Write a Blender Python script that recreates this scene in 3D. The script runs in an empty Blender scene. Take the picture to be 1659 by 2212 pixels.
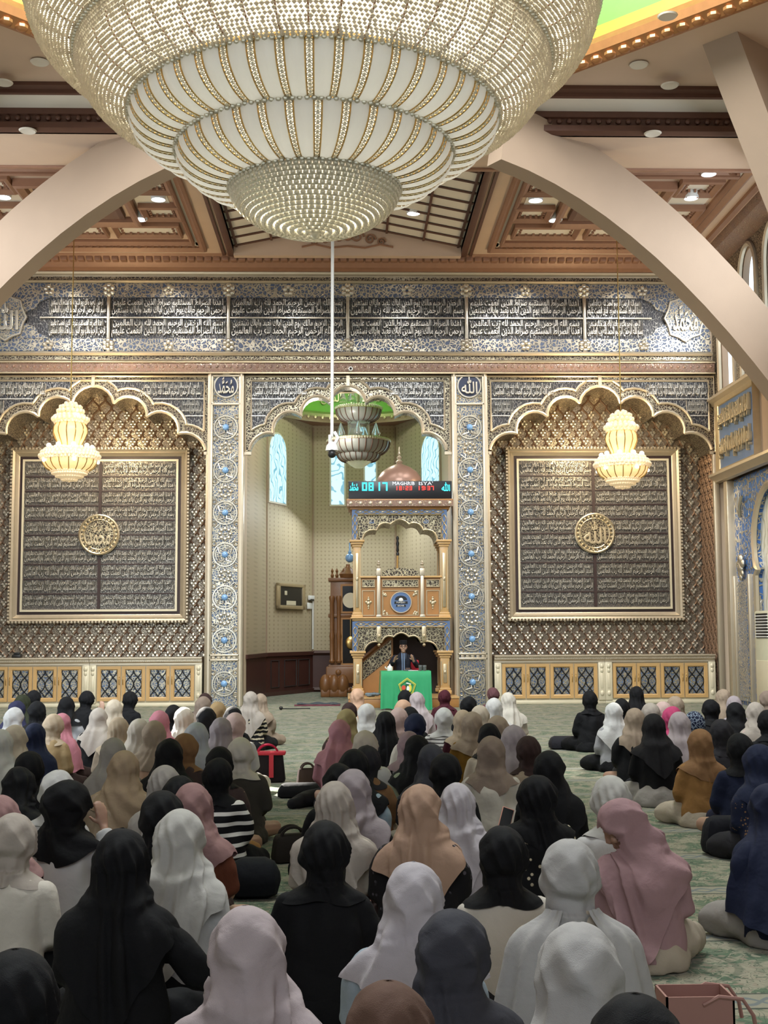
import bpy, bmesh, math, random, unicodedata
import numpy as np
from mathutils import Vector, Matrix
from mathutils.geometry import tessellate_polygon
random.seed(7)
PI = math.pi
scene = bpy.context.scene
COL = scene.collection

# ---------------------------------------------------------------- camera, light, exposure
F, CX, CY, HC = 2720.0, 829.5, 1106.0, 1.62
PITCH, YAW, ROLL = math.atan(264 / 2720), 0.0285, 0.0053
fw = Vector((math.sin(YAW) * math.cos(PITCH), math.cos(YAW) * math.cos(PITCH), math.sin(PITCH)))
r0 = Vector((math.cos(YAW), -math.sin(YAW), 0)); u0 = r0.cross(fw)
rt = r0 * math.cos(ROLL) - u0 * math.sin(ROLL); up = u0 * math.cos(ROLL) + r0 * math.sin(ROLL)
CAM = Vector((0, 0, HC))
cd = bpy.data.cameras.new('camera'); cam = bpy.data.objects.new('camera', cd); COL.objects.link(cam)
cd.sensor_fit = 'VERTICAL'; cd.sensor_height = 36; cd.lens = F * 36 / 2212; cd.clip_end = 200
cam.matrix_world = Matrix(((rt.x, up.x, -fw.x, 0), (rt.y, up.y, -fw.y, 0), (rt.z, up.z, -fw.z, HC), (0, 0, 0, 1)))
scene.camera = cam
def ray(px, py): return fw + rt * ((px - CX) / F) + up * ((CY - py) / F)
def at(px, py, Y): d = ray(px, py); return CAM + d * (Y / d.y)          # world point on the plane y = Y
def atz(px, py, Z): d = ray(px, py); return CAM + d * ((Z - HC) / d.z)  # world point at height Z
vs = scene.view_settings
scene.display_settings.display_device = 'sRGB'
vs.view_transform = 'Standard'; vs.look = 'None'; vs.gamma = 1; vs.use_curve_mapping = False
vs.exposure = 0.60
cy = scene.cycles
cy.max_bounces = 6; cy.diffuse_bounces = 3; cy.glossy_bounces = 3; cy.transmission_bounces = 4; cy.transparent_max_bounces = 6
cy.caustics_reflective = False; cy.caustics_refractive = False; cy.use_denoising = True
cy.sample_clamp_indirect = 4
wd = bpy.data.worlds.new('daylight'); scene.world = wd; wd.use_nodes = True
bg = wd.node_tree.nodes['Background']; bg.inputs[0].default_value = (0.80, 0.90, 1.0, 1); bg.inputs[1].default_value = 0.26
def light(name, kind, loc, target, energy, color=(1, 1, 1), **kw):
    l = bpy.data.lights.new(name, kind); l.energy = energy; l.color = color
    for k, v in kw.items(): setattr(l, k, v)
    o = bpy.data.objects.new(name, l); COL.objects.link(o); o.location = loc
    o.rotation_euler = (Vector(target) - Vector(loc)).to_track_quat('-Z', 'Y').to_euler()
    return o
light('dome_skylight', 'AREA', (0, 12.0, 12.9), (0, 15.0, 0), 2650, (0.94, 0.98, 1.0), shape='DISK', size=8)
light('window_daylight_right', 'AREA', (8.4, 21.6, 8.4), (1, 27.5, 3.0), 170, (0.88, 0.95, 1.0), shape='RECTANGLE', size=6, size_y=2.4)
light('window_daylight_left', 'AREA', (-8.4, 21.6, 8.4), (-1, 27.5, 3.0), 170, (0.90, 0.96, 1.0), shape='RECTANGLE', size=6, size_y=2.4)
light('rear_fill', 'AREA', (0, -5, 7.5), (0, 27, 6.5), 270, (0.92, 0.97, 1.0), shape='RECTANGLE', size=12, size_y=6)  # added fill from behind the camera, no rear doors are built
light('side_doors_daylight', 'AREA', (-8.3, 17, 2.6), (0, 25, 0.3), 380, (0.82, 0.93, 1.0), shape='RECTANGLE', size=14, size_y=3.4)
light('sunbeam_left_window', 'SPOT', (-8.2, 22.5, 8.8), atz(468, 1562, 0.66), 52000, (1, 0.95, 0.86), spot_size=0.075, spot_blend=0.2, shadow_soft_size=0.04)
light('sunbeam_aisle', 'SPOT', (8.2, 21.0, 8.8), atz(1275, 1668, 0.0), 3500, (1, 0.96, 0.88), spot_size=0.09, spot_blend=0.3, shadow_soft_size=0.04)
light('window_glare_right', 'SPOT', (8.3, 27.0, 8.9), (7.9, 29.1, 8.6), 130, (1, 0.98, 0.92), spot_size=1.2, spot_blend=0.9, shadow_soft_size=0.2)

# ---------------------------------------------------------------- materials
def lin(h):
    if isinstance(h, str):
        h = h.lstrip('#'); c = [int(h[i:i + 2], 16) / 255 for i in (0, 2, 4)]
    else: c = h
    return tuple(x / 12.92 if x < .04045 else ((x + .055) / 1.055) ** 2.4 for x in c) + (1,)
class NT:
    def __init__(s, name):
        s.m = bpy.data.materials.new(name); s.m.use_nodes = True; s.t = s.m.node_tree; s.n = s.t.nodes
        s.b = s.n['Principled BSDF']; s.out = s.n['Material Output']
    def new(s, typ, **kw):
        n = s.n.new('ShaderNode' + typ)
        for k, v in kw.items(): setattr(n, k, v)
        return n
    def put(s, sock, v):
        if hasattr(v, 'is_output'): s.t.links.new(v, sock)
        elif v is not None: sock.default_value = v
    def math(s, op, a, b=None, c=None):
        n = s.new('Math', operation=op); s.put(n.inputs[0], a)
        if b is not None: s.put(n.inputs[1], b)
        if c is not None: s.put(n.inputs[2], c)
        return n.outputs[0]
    def obj(s): return s.new('TexCoord').outputs['Object']
    def noise(s, vec, scale, detail=2, rough=.5, dist=0):
        n = s.new('TexNoise'); s.put(n.inputs['Vector'], vec); n.inputs['Scale'].default_value = scale
        n.inputs['Detail'].default_value = detail; n.inputs['Roughness'].default_value = rough; n.inputs['Distortion'].default_value = dist
        return n
    def vor(s, vec, scale, feature='F1', rnd=1.0):
        n = s.new('TexVoronoi', feature=feature); s.put(n.inputs['Vector'], vec); n.inputs['Scale'].default_value = scale; n.inputs['Randomness'].default_value = rnd
        return n
    def mix(s, f, a, b):
        n = s.new('Mix', data_type='RGBA'); s.put(n.inputs[0], f); s.put(n.inputs[6], a); s.put(n.inputs[7], b); return n.outputs[2]
    def fmix(s, f, a, b):
        n = s.new('Mix', data_type='FLOAT'); s.put(n.inputs[0], f); s.put(n.inputs[2], a); s.put(n.inputs[3], b); return n.outputs[0]
    def step(s, v, lo, hi, a=0., b=1.):
        n = s.new('MapRange', interpolation_type='SMOOTHSTEP'); s.put(n.inputs[0], v)
        for i, x in enumerate((lo, hi, a, b)): n.inputs[i + 1].default_value = x
        return n.outputs[0]
    def distort(s, vec, scale, amt):
        n = s.noise(vec, scale, 1); sub = s.new('VectorMath', operation='SUBTRACT'); s.put(sub.inputs[0], n.outputs['Color']); sub.inputs[1].default_value = (.5, .5, .5)
        sc = s.new('VectorMath', operation='SCALE'); s.put(sc.inputs[0], sub.outputs[0]); sc.inputs['Scale'].default_value = amt
        ad = s.new('VectorMath', operation='ADD'); s.put(ad.inputs[0], vec); s.put(ad.inputs[1], sc.outputs[0]); return ad.outputs[0]
    def bump(s, h, strength=.5, dist=.02):
        n = s.new('Bump'); n.inputs['Strength'].default_value = strength; n.inputs['Distance'].default_value = dist; s.put(n.inputs['Height'], h)
        s.put(s.b.inputs['Normal'], n.outputs[0])
    def set(s, col=None, rough=None, metal=None, **kw):
        s.put(s.b.inputs['Base Color'], col); s.put(s.b.inputs['Roughness'], rough); s.put(s.b.inputs['Metallic'], metal)
        for k, v in kw.items(): s.put(s.b.inputs[k.replace('_', ' ')], v)
        return s.m
MATS = {}
def plain(name, col, rough=.6, metal=0., var=.08, vscale=6., bump=0., bscale=40., **kw):
    t = NT(name); c = lin(col); o = t.obj()
    n = t.noise(o, vscale, 3)
    lo = tuple(x * (1 - var) for x in c[:3]) + (1,); hi = tuple(min(1, x * (1 + var)) for x in c[:3]) + (1,)
    colr = t.mix(n.outputs['Fac'], lo, hi)
    if bump: t.bump(t.noise(o, bscale, 2).outputs['Fac'], bump, .01)
    return t.set(colr, rough, metal, **kw)
def emit(name, col, strength, base='#101010'):
    t = NT(name); return t.set(lin(base), .4, 0., Emission_Color=lin(col), Emission_Strength=strength)
def arabesque(name, ground, metal, scale=14., width=.10, mrough=.30, dots=True, ground2=None, rnd=1., grough=.45, tall=1.):
    """carved vines: a raised metal network with leaves over a painted ground"""
    t = NT(name); o = t.obj(); d = t.distort(o, scale * .8, .9 / scale)
    if tall != 1:
        mp = t.new('Mapping'); t.put(mp.inputs[0], d); mp.inputs['Scale'].default_value = (1, 1, 1 / tall); d = mp.outputs[0]
    e = t.vor(d, scale, 'DISTANCE_TO_EDGE', rnd).outputs['Distance']
    m1 = t.step(e, width * .55, width * 1.1, 1, 0)
    f = t.vor(d, scale * 2.1, 'F1', rnd).outputs['Distance']
    m2 = t.step(f, .26, .36, 1, 0)
    h = t.math('MAXIMUM', m1, t.math('MULTIPLY', m2, .8)) if dots else m1
    mask = t.step(h, .3, .6)
    g = lin(ground)
    if ground2: g = t.mix(t.step(t.noise(o, 3.).outputs['Fac'], .4, .6), lin(ground), lin(ground2))
    mc = t.mix(t.noise(o, scale * .7).outputs['Fac'], tuple(x * .75 for x in lin(metal)[:3]) + (1,), lin(metal))
    t.bump(h, .85, .03)
    return t.set(t.mix(mask, g, mc), t.fmix(mask, grough, mrough), t.math('MULTIPLY', mask, .85))
def M(k): return MATS[k]
MATS['gold'] = plain('gilded_metal', '#c5b596', .34, .75, .12, 9)
MATS['champagne'] = plain('champagne_moulding', '#cbbea8', .36, .6, .08, 5)
MATS['cream'] = plain('cream_paint', '#d9cfb4', .42, .15, .05, 5)
MATS['silver'] = plain('silver_leaf', '#cfc8ba', .30, .85, .18, 14)
MATS['silverblue'] = plain('silver_script', '#e2dfda', .36, .7, .25, 9)
MATS['script_gold'] = plain('bronze_silver_script', '#bfbab0', .40, .65, .3, 9)
MATS['bronze'] = plain('bronze_lattice', '#8a705c', .42, .55, .18, 7)
MATS['brown'] = plain('brown_moulding', '#936c55', .45, .1, .15, 8)
MATS['darkbrown'] = plain('dark_brown_moulding', '#5a3a2c', .5, .05, .15, 8)
MATS['navy'] = plain('navy_ground', '#2b3550', .5, 0, .2, 5)
MATS['script_ground'] = arabesque('dense_silver_script_ground', '#22242e', '#bcbbba', 24, .06, dots=False, tall=3.2)
MATS['panel_ground'] = arabesque('dense_bronze_script_ground', '#55504d', '#b4ada2', 30, .07, dots=False, tall=2.6)
MATS['niche_ground'] = arabesque('gilt_niche_ground', '#736355', '#c2b6a2', 20, .09)
MATS['maroonline'] = plain('dark_maroon_strip', '#33211f', .5)
MATS['blue'] = plain('blue_paint', '#5a739c', .4, .1, .1, 5)
MATS['bluegem'] = plain('blue_gem', '#7fa9d8', .15, .1, .05, 5)
MATS['vine_blue'] = arabesque('silver_vines_on_blue', '#4a5874', '#cfc8b8', 11, .13)
MATS['vine_blue_fine'] = arabesque('fine_silver_vines_on_blue', '#6a7c9a', '#dcd2bc', 17, .14, ground2='#52617c')
MATS['vine_brown'] = arabesque('gilt_vines_on_brown', '#40332e', '#cfc4aa', 17, .12)
MATS['vine_gold'] = arabesque('open_gilt_carving', '#372b22', '#cfc3a4', 16, .13)
MATS['vine_big_blue'] = arabesque('large_silver_scrolls_on_blue', '#3f6cb0', '#cfcac0', 6, .10)
MATS['egg'] = arabesque('carved_egg_band', '#80655a', '#c9b5a0', 11, .02, ground2='#8a6c5c')
MATS['plaster'] = plain('tan_plaster', '#9c8672', .7, 0, .08, 1.6, .08, 60)
MATS['plaster_pale'] = plain('pale_tan_plaster', '#cdb9a0', .65, 0, .06, 1.5)
MATS['ceil'] = plain('peach_ceiling_paint', '#cdb29b', .6, 0, .10, 1.2, .05, 30)
MATS['ceil_white'] = plain('off_white_ceiling_panel', '#ddd4c6', .6, 0, .05, 2)
MATS['white'] = plain('white_plastic', '#e4e4e2', .4, 0, .03)
MATS['black'] = plain('black_plastic', '#141416', .4, 0, .05)
MATS['steel'] = plain('brushed_steel', '#a0a2a6', .3, .9, .05)
MATS['wood'] = plain('honey_wood', '#a87743', .38, 0, .14, 5, .05, 30)
MATS['wood_pale'] = plain('pale_oak', '#c49e68', .38, 0, .10, 5)
MATS['wood_dark'] = plain('mahogany_panel', '#4a2c26', .35, 0, .15, 4)
MATS['wood_clock'] = plain('carved_teak', '#7c532f', .35, 0, .2, 8, .2, 30)
MATS['dark'] = plain('deep_brown_wood', '#2a1c18', .6)  # even very dark brown for mouldings, panelling and brows
MATS['skin'] = plain('skin', '#a8836e', .5, 0, .05, 12, Subsurface_Weight=.08)
MATS['frost'] = plain('frosted_glass_panel', '#d9d8d3', .42, 0, .03, 3, .15, 45)
MATS['crystal'] = plain('crystal_bead', '#eee6d2', .12, .35, .25, 30)
MATS['crystal_net'] = plain('crystal_net_bead', '#e9e0cc', .14, .45, .3, 22)
MATS['net_back'] = plain('brass_net_frame', '#a89478', .4, .45, .25, 5)
def translucent(k, frac, c):
    m = MATS[k]; t = m.node_tree; b_ = t.nodes['Principled BSDF']; o_ = t.nodes['Material Output']
    tr = t.nodes.new('ShaderNodeBsdfTranslucent'); tr.inputs[0].default_value = lin(c); mx_ = t.nodes.new('ShaderNodeMixShader'); mx_.inputs[0].default_value = frac
    t.links.new(b_.outputs[0], mx_.inputs[1]); t.links.new(tr.outputs[0], mx_.inputs[2]); t.links.new(mx_.outputs[0], o_.inputs[0])
MATS['smoke'] = plain('smoky_glass_panel', '#8d8f88', .3, 0, .05, 3)
translucent('frost', .26, '#f6faff'); translucent('crystal', .35, '#fffaf0'); translucent('crystal_net', .4, '#fff6e8'); translucent('net_back', .4, '#efe2cc')
MATS['gold_bright'] = plain('polished_brass', '#d2ad6c', .22, .9, .1)
MATS['glass'] = NT('clear_glass').set((.9, .95, .95, 1), .05, 0., Transmission_Weight=.9, IOR=1.3)
MATS['lamp'] = emit('warm_lit_glass', '#ffd692', .55, '#e8c890')
MATS['lamp_hot'] = emit('lit_bulb', '#fff3d0', 6)
MATS['lamp_crystal'] = emit('lit_crystal', '#ffd8a0', .24, '#f2e2c4')
MATS['downlight'] = emit('downlight_lens', '#eef4ff', 9)
MATS['window'] = emit('bright_window_glass', '#dcefff', 1.0, '#c0d8e8')
def leafglass():
    t = NT('etched_window_glass'); o = t.obj(); d = t.distort(o, 3., .5)
    w = t.new('TexWave', wave_type='RINGS', rings_direction='SPHERICAL'); t.put(w.inputs['Vector'], d); w.inputs['Scale'].default_value = 2.2; w.inputs['Distortion'].default_value = 3; w.inputs['Detail'].default_value = 1
    m = t.step(w.outputs['Fac'], .78, .9)
    c = t.mix(m, lin('#bfeefa'), lin('#6fa3b4'))
    return t.set(lin('#203038'), .3, 0., Emission_Color=c, Emission_Strength=.95)
MATS['leafglass'] = leafglass()
def wallpaper():
    t = NT('beige_dotted_wallpaper'); o = t.obj(); v = t.vor(o, 9., 'F1', 0.)
    m = t.step(v.outputs['Distance'], .25, .32, 1, 0)
    return t.set(t.mix(m, lin('#b3a488'), lin('#998a70')), .6, 0.)
MATS['wallpaper'] = wallpaper()
def whitescroll():
    t = NT('white_etched_panel'); o = t.obj(); d = t.distort(o, 2.2, .6)
    w = t.new('TexWave', wave_type='RINGS', rings_direction='SPHERICAL'); t.put(w.inputs['Vector'], d); w.inputs['Scale'].default_value = 1.6; w.inputs['Distortion'].default_value = 3
    m = t.step(w.outputs['Fac'], .75, .85)
    t.bump(m, .4, .01)
    return t.set(t.mix(m, lin('#d9dad2'), lin('#b9b9a9')), .35, 0.)
MATS['whitescroll'] = whitescroll()
def carpet():
    t = NT('green_floral_prayer_carpet'); o = t.obj()
    sx = t.new('SeparateXYZ'); t.put(sx.inputs[0], o); x, y = sx.outputs[0], sx.outputs[1]
    yr = t.math('MODULO', t.math('ADD', y, 1.2 * 20 - 5.57), 1.2)
    d = t.distort(o, 5., .22)
    f = t.vor(t.distort(o, 9., .12), 19., 'F1'); fc = t.step(f.outputs['Distance'], .30, .42, 1, 0)
    big = t.noise(t.distort(o, 2.5, .3), 6., 3).outputs['Fac']
    green, beige, dark, pink, grey = lin('#546a50'), lin('#9a937e'), lin('#20402a'), lin('#94806f'), lin('#6a7274')
    c = t.mix(t.step(big, .44, .56), green, beige)
    def vine(sc, n, lo, hi): return t.step(t.math('ABSOLUTE', t.math('SINE', t.math('MULTIPLY', t.noise(d, sc, 1).outputs['Fac'], n))), lo, hi, 1, 0)
    c = t.mix(t.math('MULTIPLY', vine(7., 22., .18, .34), .9), c, beige)
    c = t.mix(t.math('MULTIPLY', vine(11., 26., .14, .30), .85), c, dark)
    c = t.mix(t.math('MULTIPLY', fc, t.step(big, .35, .6, .9, .4)), c, t.mix(t.step(f.outputs['Color'], .3, .6), dark, pink))
    # oval medallion outlines, two to a metre
    mx = t.math('SUBTRACT', t.math('MODULO', t.math('ADD', x, 60), 1.0), .5); my = t.math('SUBTRACT', yr, .72)
    rr = t.math('SQRT', t.math('ADD', t.math('POWER', t.math('MULTIPLY', mx, 2.2), 2), t.math('POWER', t.math('MULTIPLY', my, 2.6), 2)))
    ringm = t.step(t.math('ABSOLUTE', t.math('SUBTRACT', rr, .86)), .03, .06, .45, 0)
    c = t.mix(ringm, c, dark)
    # knotted border band and the dark line of each prayer row
    wv = t.math('SINE', t.math('MULTIPLY', x, 26.)); k1 = t.math('ABSOLUTE', t.math('SUBTRACT', yr, t.math('ADD', .115, t.math('MULTIPLY', wv, .05))))
    k2 = t.math('ABSOLUTE', t.math('SUBTRACT', yr, t.math('ADD', .115, t.math('MULTIPLY', wv, -.05))))
    knot = t.step(t.math('MINIMUM', k1, k2), .012, .022, 1, 0)
    band = t.mix(knot, lin('#948f7c'), grey)
    inb = t.step(yr, .228, .235, 1, 0)
    c = t.mix(inb, c, band)
    c = t.mix(t.math('MAXIMUM', t.step(yr, .016, .024, 1, 0), t.step(t.math('ABSOLUTE', t.math('SUBTRACT', yr, .235)), .008, .014, .8, 0)), c, lin('#27332b'))
    nz = t.noise(o, 220., 2).outputs['Fac']
    c = t.mix(t.math('MULTIPLY', nz, .35), c, lin('#565c4c'))
    t.bump(nz, .35, .01)
    return t.set(c, .85, 0., Sheen_Weight=.15, Sheen_Roughness=.5, Specular_IOR_Level=.2)
MATS['carpet'] = carpet()
def fabric(name, mode=None, c2='#101014', sc=30.):
    """woven cloth in the colour of the object; mode adds a woven or printed pattern"""
    t = NT(name); oi = t.new('ObjectInfo'); o = t.obj(); c = oi.outputs['Color']
    sx = t.new('SeparateXYZ'); t.put(sx.inputs[0], o)
    if mode == 'stripe': m = t.step(t.math('SINE', t.math('MULTIPLY', sx.outputs[2], sc * 6.283)), .35, .5); c = t.mix(m, c, lin(c2))
    elif mode == 'vstripe': m = t.step(t.math('SINE', t.math('MULTIPLY', sx.outputs[0], sc * 6.283)), .1, .3); c = t.mix(m, c, lin(c2))
    elif mode == 'zigzag':
        w = t.math('MULTIPLY', t.noise(o, 18., 1).outputs['Fac'], 5.); m = t.step(t.math('SINE', t.math('ADD', t.math('MULTIPLY', sx.outputs[2], sc * 6.283), w)), .2, .4); c = t.mix(m, c, lin(c2))
    elif mode == 'floral':
        v = t.vor(o, sc, 'F1'); m = t.math('MULTIPLY', t.step(v.outputs['Distance'], .24, .34, 1, 0), t.step(t.noise(o, sc * .22).outputs['Fac'], .46, .54)); c = t.mix(m, c, lin(c2))
    elif mode == 'plaid':
        a = t.step(t.math('SINE', t.math('MULTIPLY', sx.outputs[0], sc * 6.283)), -.1, .1, 0, .5); b = t.step(t.math('SINE', t.math('MULTIPLY', sx.outputs[2], sc * 6.283)), -.1, .1, 0, .5); c = t.mix(t.math('ADD', a, b), c, lin(c2))
    elif mode == 'dots': v = t.vor(o, sc, 'DISTANCE_TO_EDGE'); m = t.step(v.outputs['Distance'], .05, .09, 1, 0); c = t.mix(m, c, lin(c2))
    n = t.noise(o, 5., 2).outputs['Fac']
    dk = t.new('HueSaturation'); t.put(dk.inputs['Color'], c); t.put(dk.inputs['Value'], t.step(n, .2, .8, .92, 1.06))
    h = t.math('ADD', t.math('MULTIPLY', t.noise(o, 420., 1).outputs['Fac'], .15), t.noise(t.distort(o, 8., .08), 16., 2).outputs['Fac'])
    t.bump(h, .42, .02)
    return t.set(dk.outputs[0], .8, 0., Specular_IOR_Level=.22)
MATS['cloth'] = fabric('woven_cloth')
FAB = {'stripe': ('striped_knit', 'stripe', '#e6e2dc', 14.), 'finestripe': ('thin_striped_knit', 'stripe', '#4a4648', 26.), 'vstripe': ('pinstripe_cloth', 'vstripe', '#1c1c20', 22.),
       'zigzag': ('zigzag_knit', 'zigzag', '#b7ab93', 17.), 'floral': ('floral_print_cloth', 'floral', '#86684c', 42.), 'lace': ('black_lace_cloth', 'floral', '#5b565e', 30.),
       'embroid': ('flower_embroidered_cloth', 'floral', '#cbbfa4', 30.), 'plaid': ('checked_cloth', 'plaid', '#8fa3ae', 30.), 'dots': ('net_patterned_cloth', 'dots', '#8b97a8', 28.), 'palefloral': ('pale_floral_cloth', 'floral', '#7c7266', 26.)}
def cloth(k):
    if k not in MATS: MATS[k] = fabric(*FAB[k])
    return MATS[k]

# ---------------------------------------------------------------- mesh helpers
ORG = {}
class MB:
    def __init__(s, T=None): s.v = []; s.f = []; s.T = T
    def add(s, vs, fs):
        o = len(s.v)
        s.v.extend([s.T(v) for v in vs] if s.T else [tuple(v) for v in vs]); s.f.extend([tuple(i + o for i in f) for f in fs]); return s
    def box(s, x0, x1, y0, y1, z0, z1, c=0):
        if x0 > x1: x0, x1 = x1, x0
        if c <= 0:
            return s.add([(x, y, z) for z in (z0, z1) for y in (y0, y1) for x in (x0, x1)], [(0, 2, 3, 1), (4, 5, 7, 6), (0, 1, 5, 4), (2, 6, 7, 3), (0, 4, 6, 2), (1, 3, 7, 5)])
        bm = bmesh.new(); bmesh.ops.create_cube(bm, size=1)
        for v in bm.verts: v.co = Vector(((x0 + x1) / 2 + v.co.x * (x1 - x0), (y0 + y1) / 2 + v.co.y * (y1 - y0), (z0 + z1) / 2 + v.co.z * (z1 - z0)))
        bmesh.ops.bevel(bm, geom=bm.edges[:], offset=c, segments=2, affect='EDGES', profile=.5)
        bm.verts.index_update(); s.add([v.co[:] for v in bm.verts], [[v.index for v in f.verts] for f in bm.faces]); bm.free(); return s
    def tube(s, pts, r, n=8, closed=False, flat=1.):
        P = [Vector(p) for p in pts]; m = len(P); R = r if hasattr(r, '__len__') else [r] * m
        vs = []; nrm = None
        for i in range(m):
            a = P[i - 1] if (i > 0 or closed) else P[i]; b = P[(i + 1) % m] if (i < m - 1 or closed) else P[i]
            t = (b - a); t = t.normalized() if t.length > 1e-9 else Vector((0, 0, 1))
            if nrm is None: nrm = t.orthogonal().normalized() if abs(t.y) > .9 else (Vector((0, 1, 0)) - t * t.y).normalized()
            nrm = (nrm - t * nrm.dot(t)); nrm = nrm.normalized() if nrm.length > 1e-6 else t.orthogonal().normalized()
            bn = t.cross(nrm); ri = R[i]; ra, rb = ri if hasattr(ri, '__len__') else (ri * flat, ri)
            for k in range(n): q = 2 * PI * k / n; vs.append(P[i] + nrm * (math.cos(q) * ra) + bn * (math.sin(q) * rb))
        fs = []
        for i in range(m if closed else m - 1):
            j = (i + 1) % m
            for k in range(n): l = (k + 1) % n; fs.append((i * n + k, i * n + l, j * n + l, j * n + k))
        if not closed: fs.append(tuple(range(n - 1, -1, -1))); fs.append(tuple((m - 1) * n + k for k in range(n)))
        return s.add(vs, fs)
    def lathe(s, prof, cx=0, cy=0, n=32, a0=0, a1=2 * PI, cz=0):
        full = abs(a1 - a0 - 2 * PI) < 1e-6; na = n if full else n + 1; vs = []; fs = []
        for r, z in prof:
            for k in range(na): a = a0 + (a1 - a0) * k / n; vs.append((cx + r * math.cos(a), cy + r * math.sin(a), cz + z))
        for i in range(len(prof) - 1):
            for k in range(n): l = (k + 1) % na; fs.append((i * na + k, i * na + l, (i + 1) * na + l, (i + 1) * na + k))
        return s.add(vs, fs)
    def ball(s, c, r, n=10, m=6, sc=(1, 1, 1)):
        vs = [(c[0], c[1], c[2] + r * sc[2])]; fs = []
        for i in range(1, m):
            t = PI * i / m
            for k in range(n): a = 2 * PI * k / n; vs.append((c[0] + r * sc[0] * math.sin(t) * math.cos(a), c[1] + r * sc[1] * math.sin(t) * math.sin(a), c[2] + r * sc[2] * math.cos(t)))
        vs.append((c[0], c[1], c[2] - r * sc[2])); L = len(vs) - 1
        for k in range(n):
            l = (k + 1) % n; fs.append((0, 1 + k, 1 + l)); fs.append((L, 1 + (m - 2) * n + l, 1 + (m - 2) * n + k))
            for i in range(m - 2): fs.append((1 + i * n + k, 1 + (i + 1) * n + k, 1 + (i + 1) * n + l, 1 + i * n + l))
        return s.add(vs, fs)
    def octa(s, c, r, z=1.):
        x, y, w = c; return s.add([(x, y, w + r * z), (x + r, y, w), (x, y + r, w), (x - r, y, w), (x, y - r, w), (x, y, w - r * z)], [(0, 1, 2), (0, 2, 3), (0, 3, 4), (0, 4, 1), (5, 2, 1), (5, 3, 2), (5, 4, 3), (5, 1, 4)])
    def plate(s, out, y0, y1, holes=()):
        loops = [list(out)] + [list(h) for h in holes]
        tri = tessellate_polygon([[Vector((a, b, 0)) for a, b in l] for l in loops])
        flat = [p for l in loops for p in l]; n = len(flat)
        vs = [(a, y0, b) for a, b in flat] + [(a, y1, b) for a, b in flat]
        fs = [tuple(t) for t in tri] + [tuple(i + n for i in reversed(t)) for t in tri]; o = 0
        for l in loops:
            k = len(l)
            for i in range(k): j = (i + 1) % k; fs.append((o + i, o + j, o + j + n, o + i + n))
            o += k
        return s.add(vs, fs)
    def rectframe(s, x0, x1, z0, z1, prof):
        vs = []; m = len(prof)
        for i, y in prof: vs += [(x0 + i, y, z0 + i), (x1 - i, y, z0 + i), (x1 - i, y, z1 - i), (x0 + i, y, z1 - i)]
        return s.add(vs, [(a * 4 + k, a * 4 + (k + 1) % 4, (a + 1) * 4 + (k + 1) % 4, (a + 1) * 4 + k) for a in range(m - 1) for k in range(4)])
    def sweepx(s, prof, x0, x1):
        m = len(prof); vs = [(x0, y, z) for y, z in prof] + [(x1, y, z) for y, z in prof]
        return s.add(vs, [(i, (i + 1) % m, (i + 1) % m + m, i + m) for i in range(m)] + [tuple(range(m)), tuple(range(2 * m - 1, m - 1, -1))])
    def build(s, name, mat, parent=None, angle=40, recalc=True):
        me = bpy.data.meshes.new(name)
        o = bpy.data.objects.new(name, me); off = ORG.get(parent, Vector((0, 0, 0))) if parent else Vector((0, 0, 0))
        me.from_pydata([(v[0] - off.x, v[1] - off.y, v[2] - off.z) for v in s.v], [], s.f)
        if recalc:
            bm = bmesh.new(); bm.from_mesh(me); bmesh.ops.recalc_face_normals(bm, faces=bm.faces[:]); bm.to_mesh(me); bm.free()
        me.polygons.foreach_set('use_smooth', [True] * len(me.polygons)); me.set_sharp_from_angle(angle=math.radians(angle))
        me.materials.append(MATS[mat] if isinstance(mat, str) else mat)
        COL.objects.link(o)
        if parent: o.parent = parent; ORG[o] = off
        return o
def tag(o, label, cat, group=None):
    o['label'] = label; o['category'] = cat
    if group: o['group'] = group
    return o
def thing(name, label, cat, loc=(0, 0, 0), group=None):
    o = bpy.data.objects.new(name, None); o.empty_display_size = .1; COL.objects.link(o); o.location = loc; ORG[o] = Vector(loc)
    return tag(o, label, cat, group)
def struct(o): o['kind'] = 'structure'; return o
def copy_tree(o, loc=None, parent=None):
    c = o.copy(); COL.objects.link(c)
    if parent: c.parent = parent
    if loc is not None: c.location = loc
    for ch in o.children: copy_tree(ch, None, c)
    return c
def mirror(v): return (-v[0], v[1], v[2])

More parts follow.
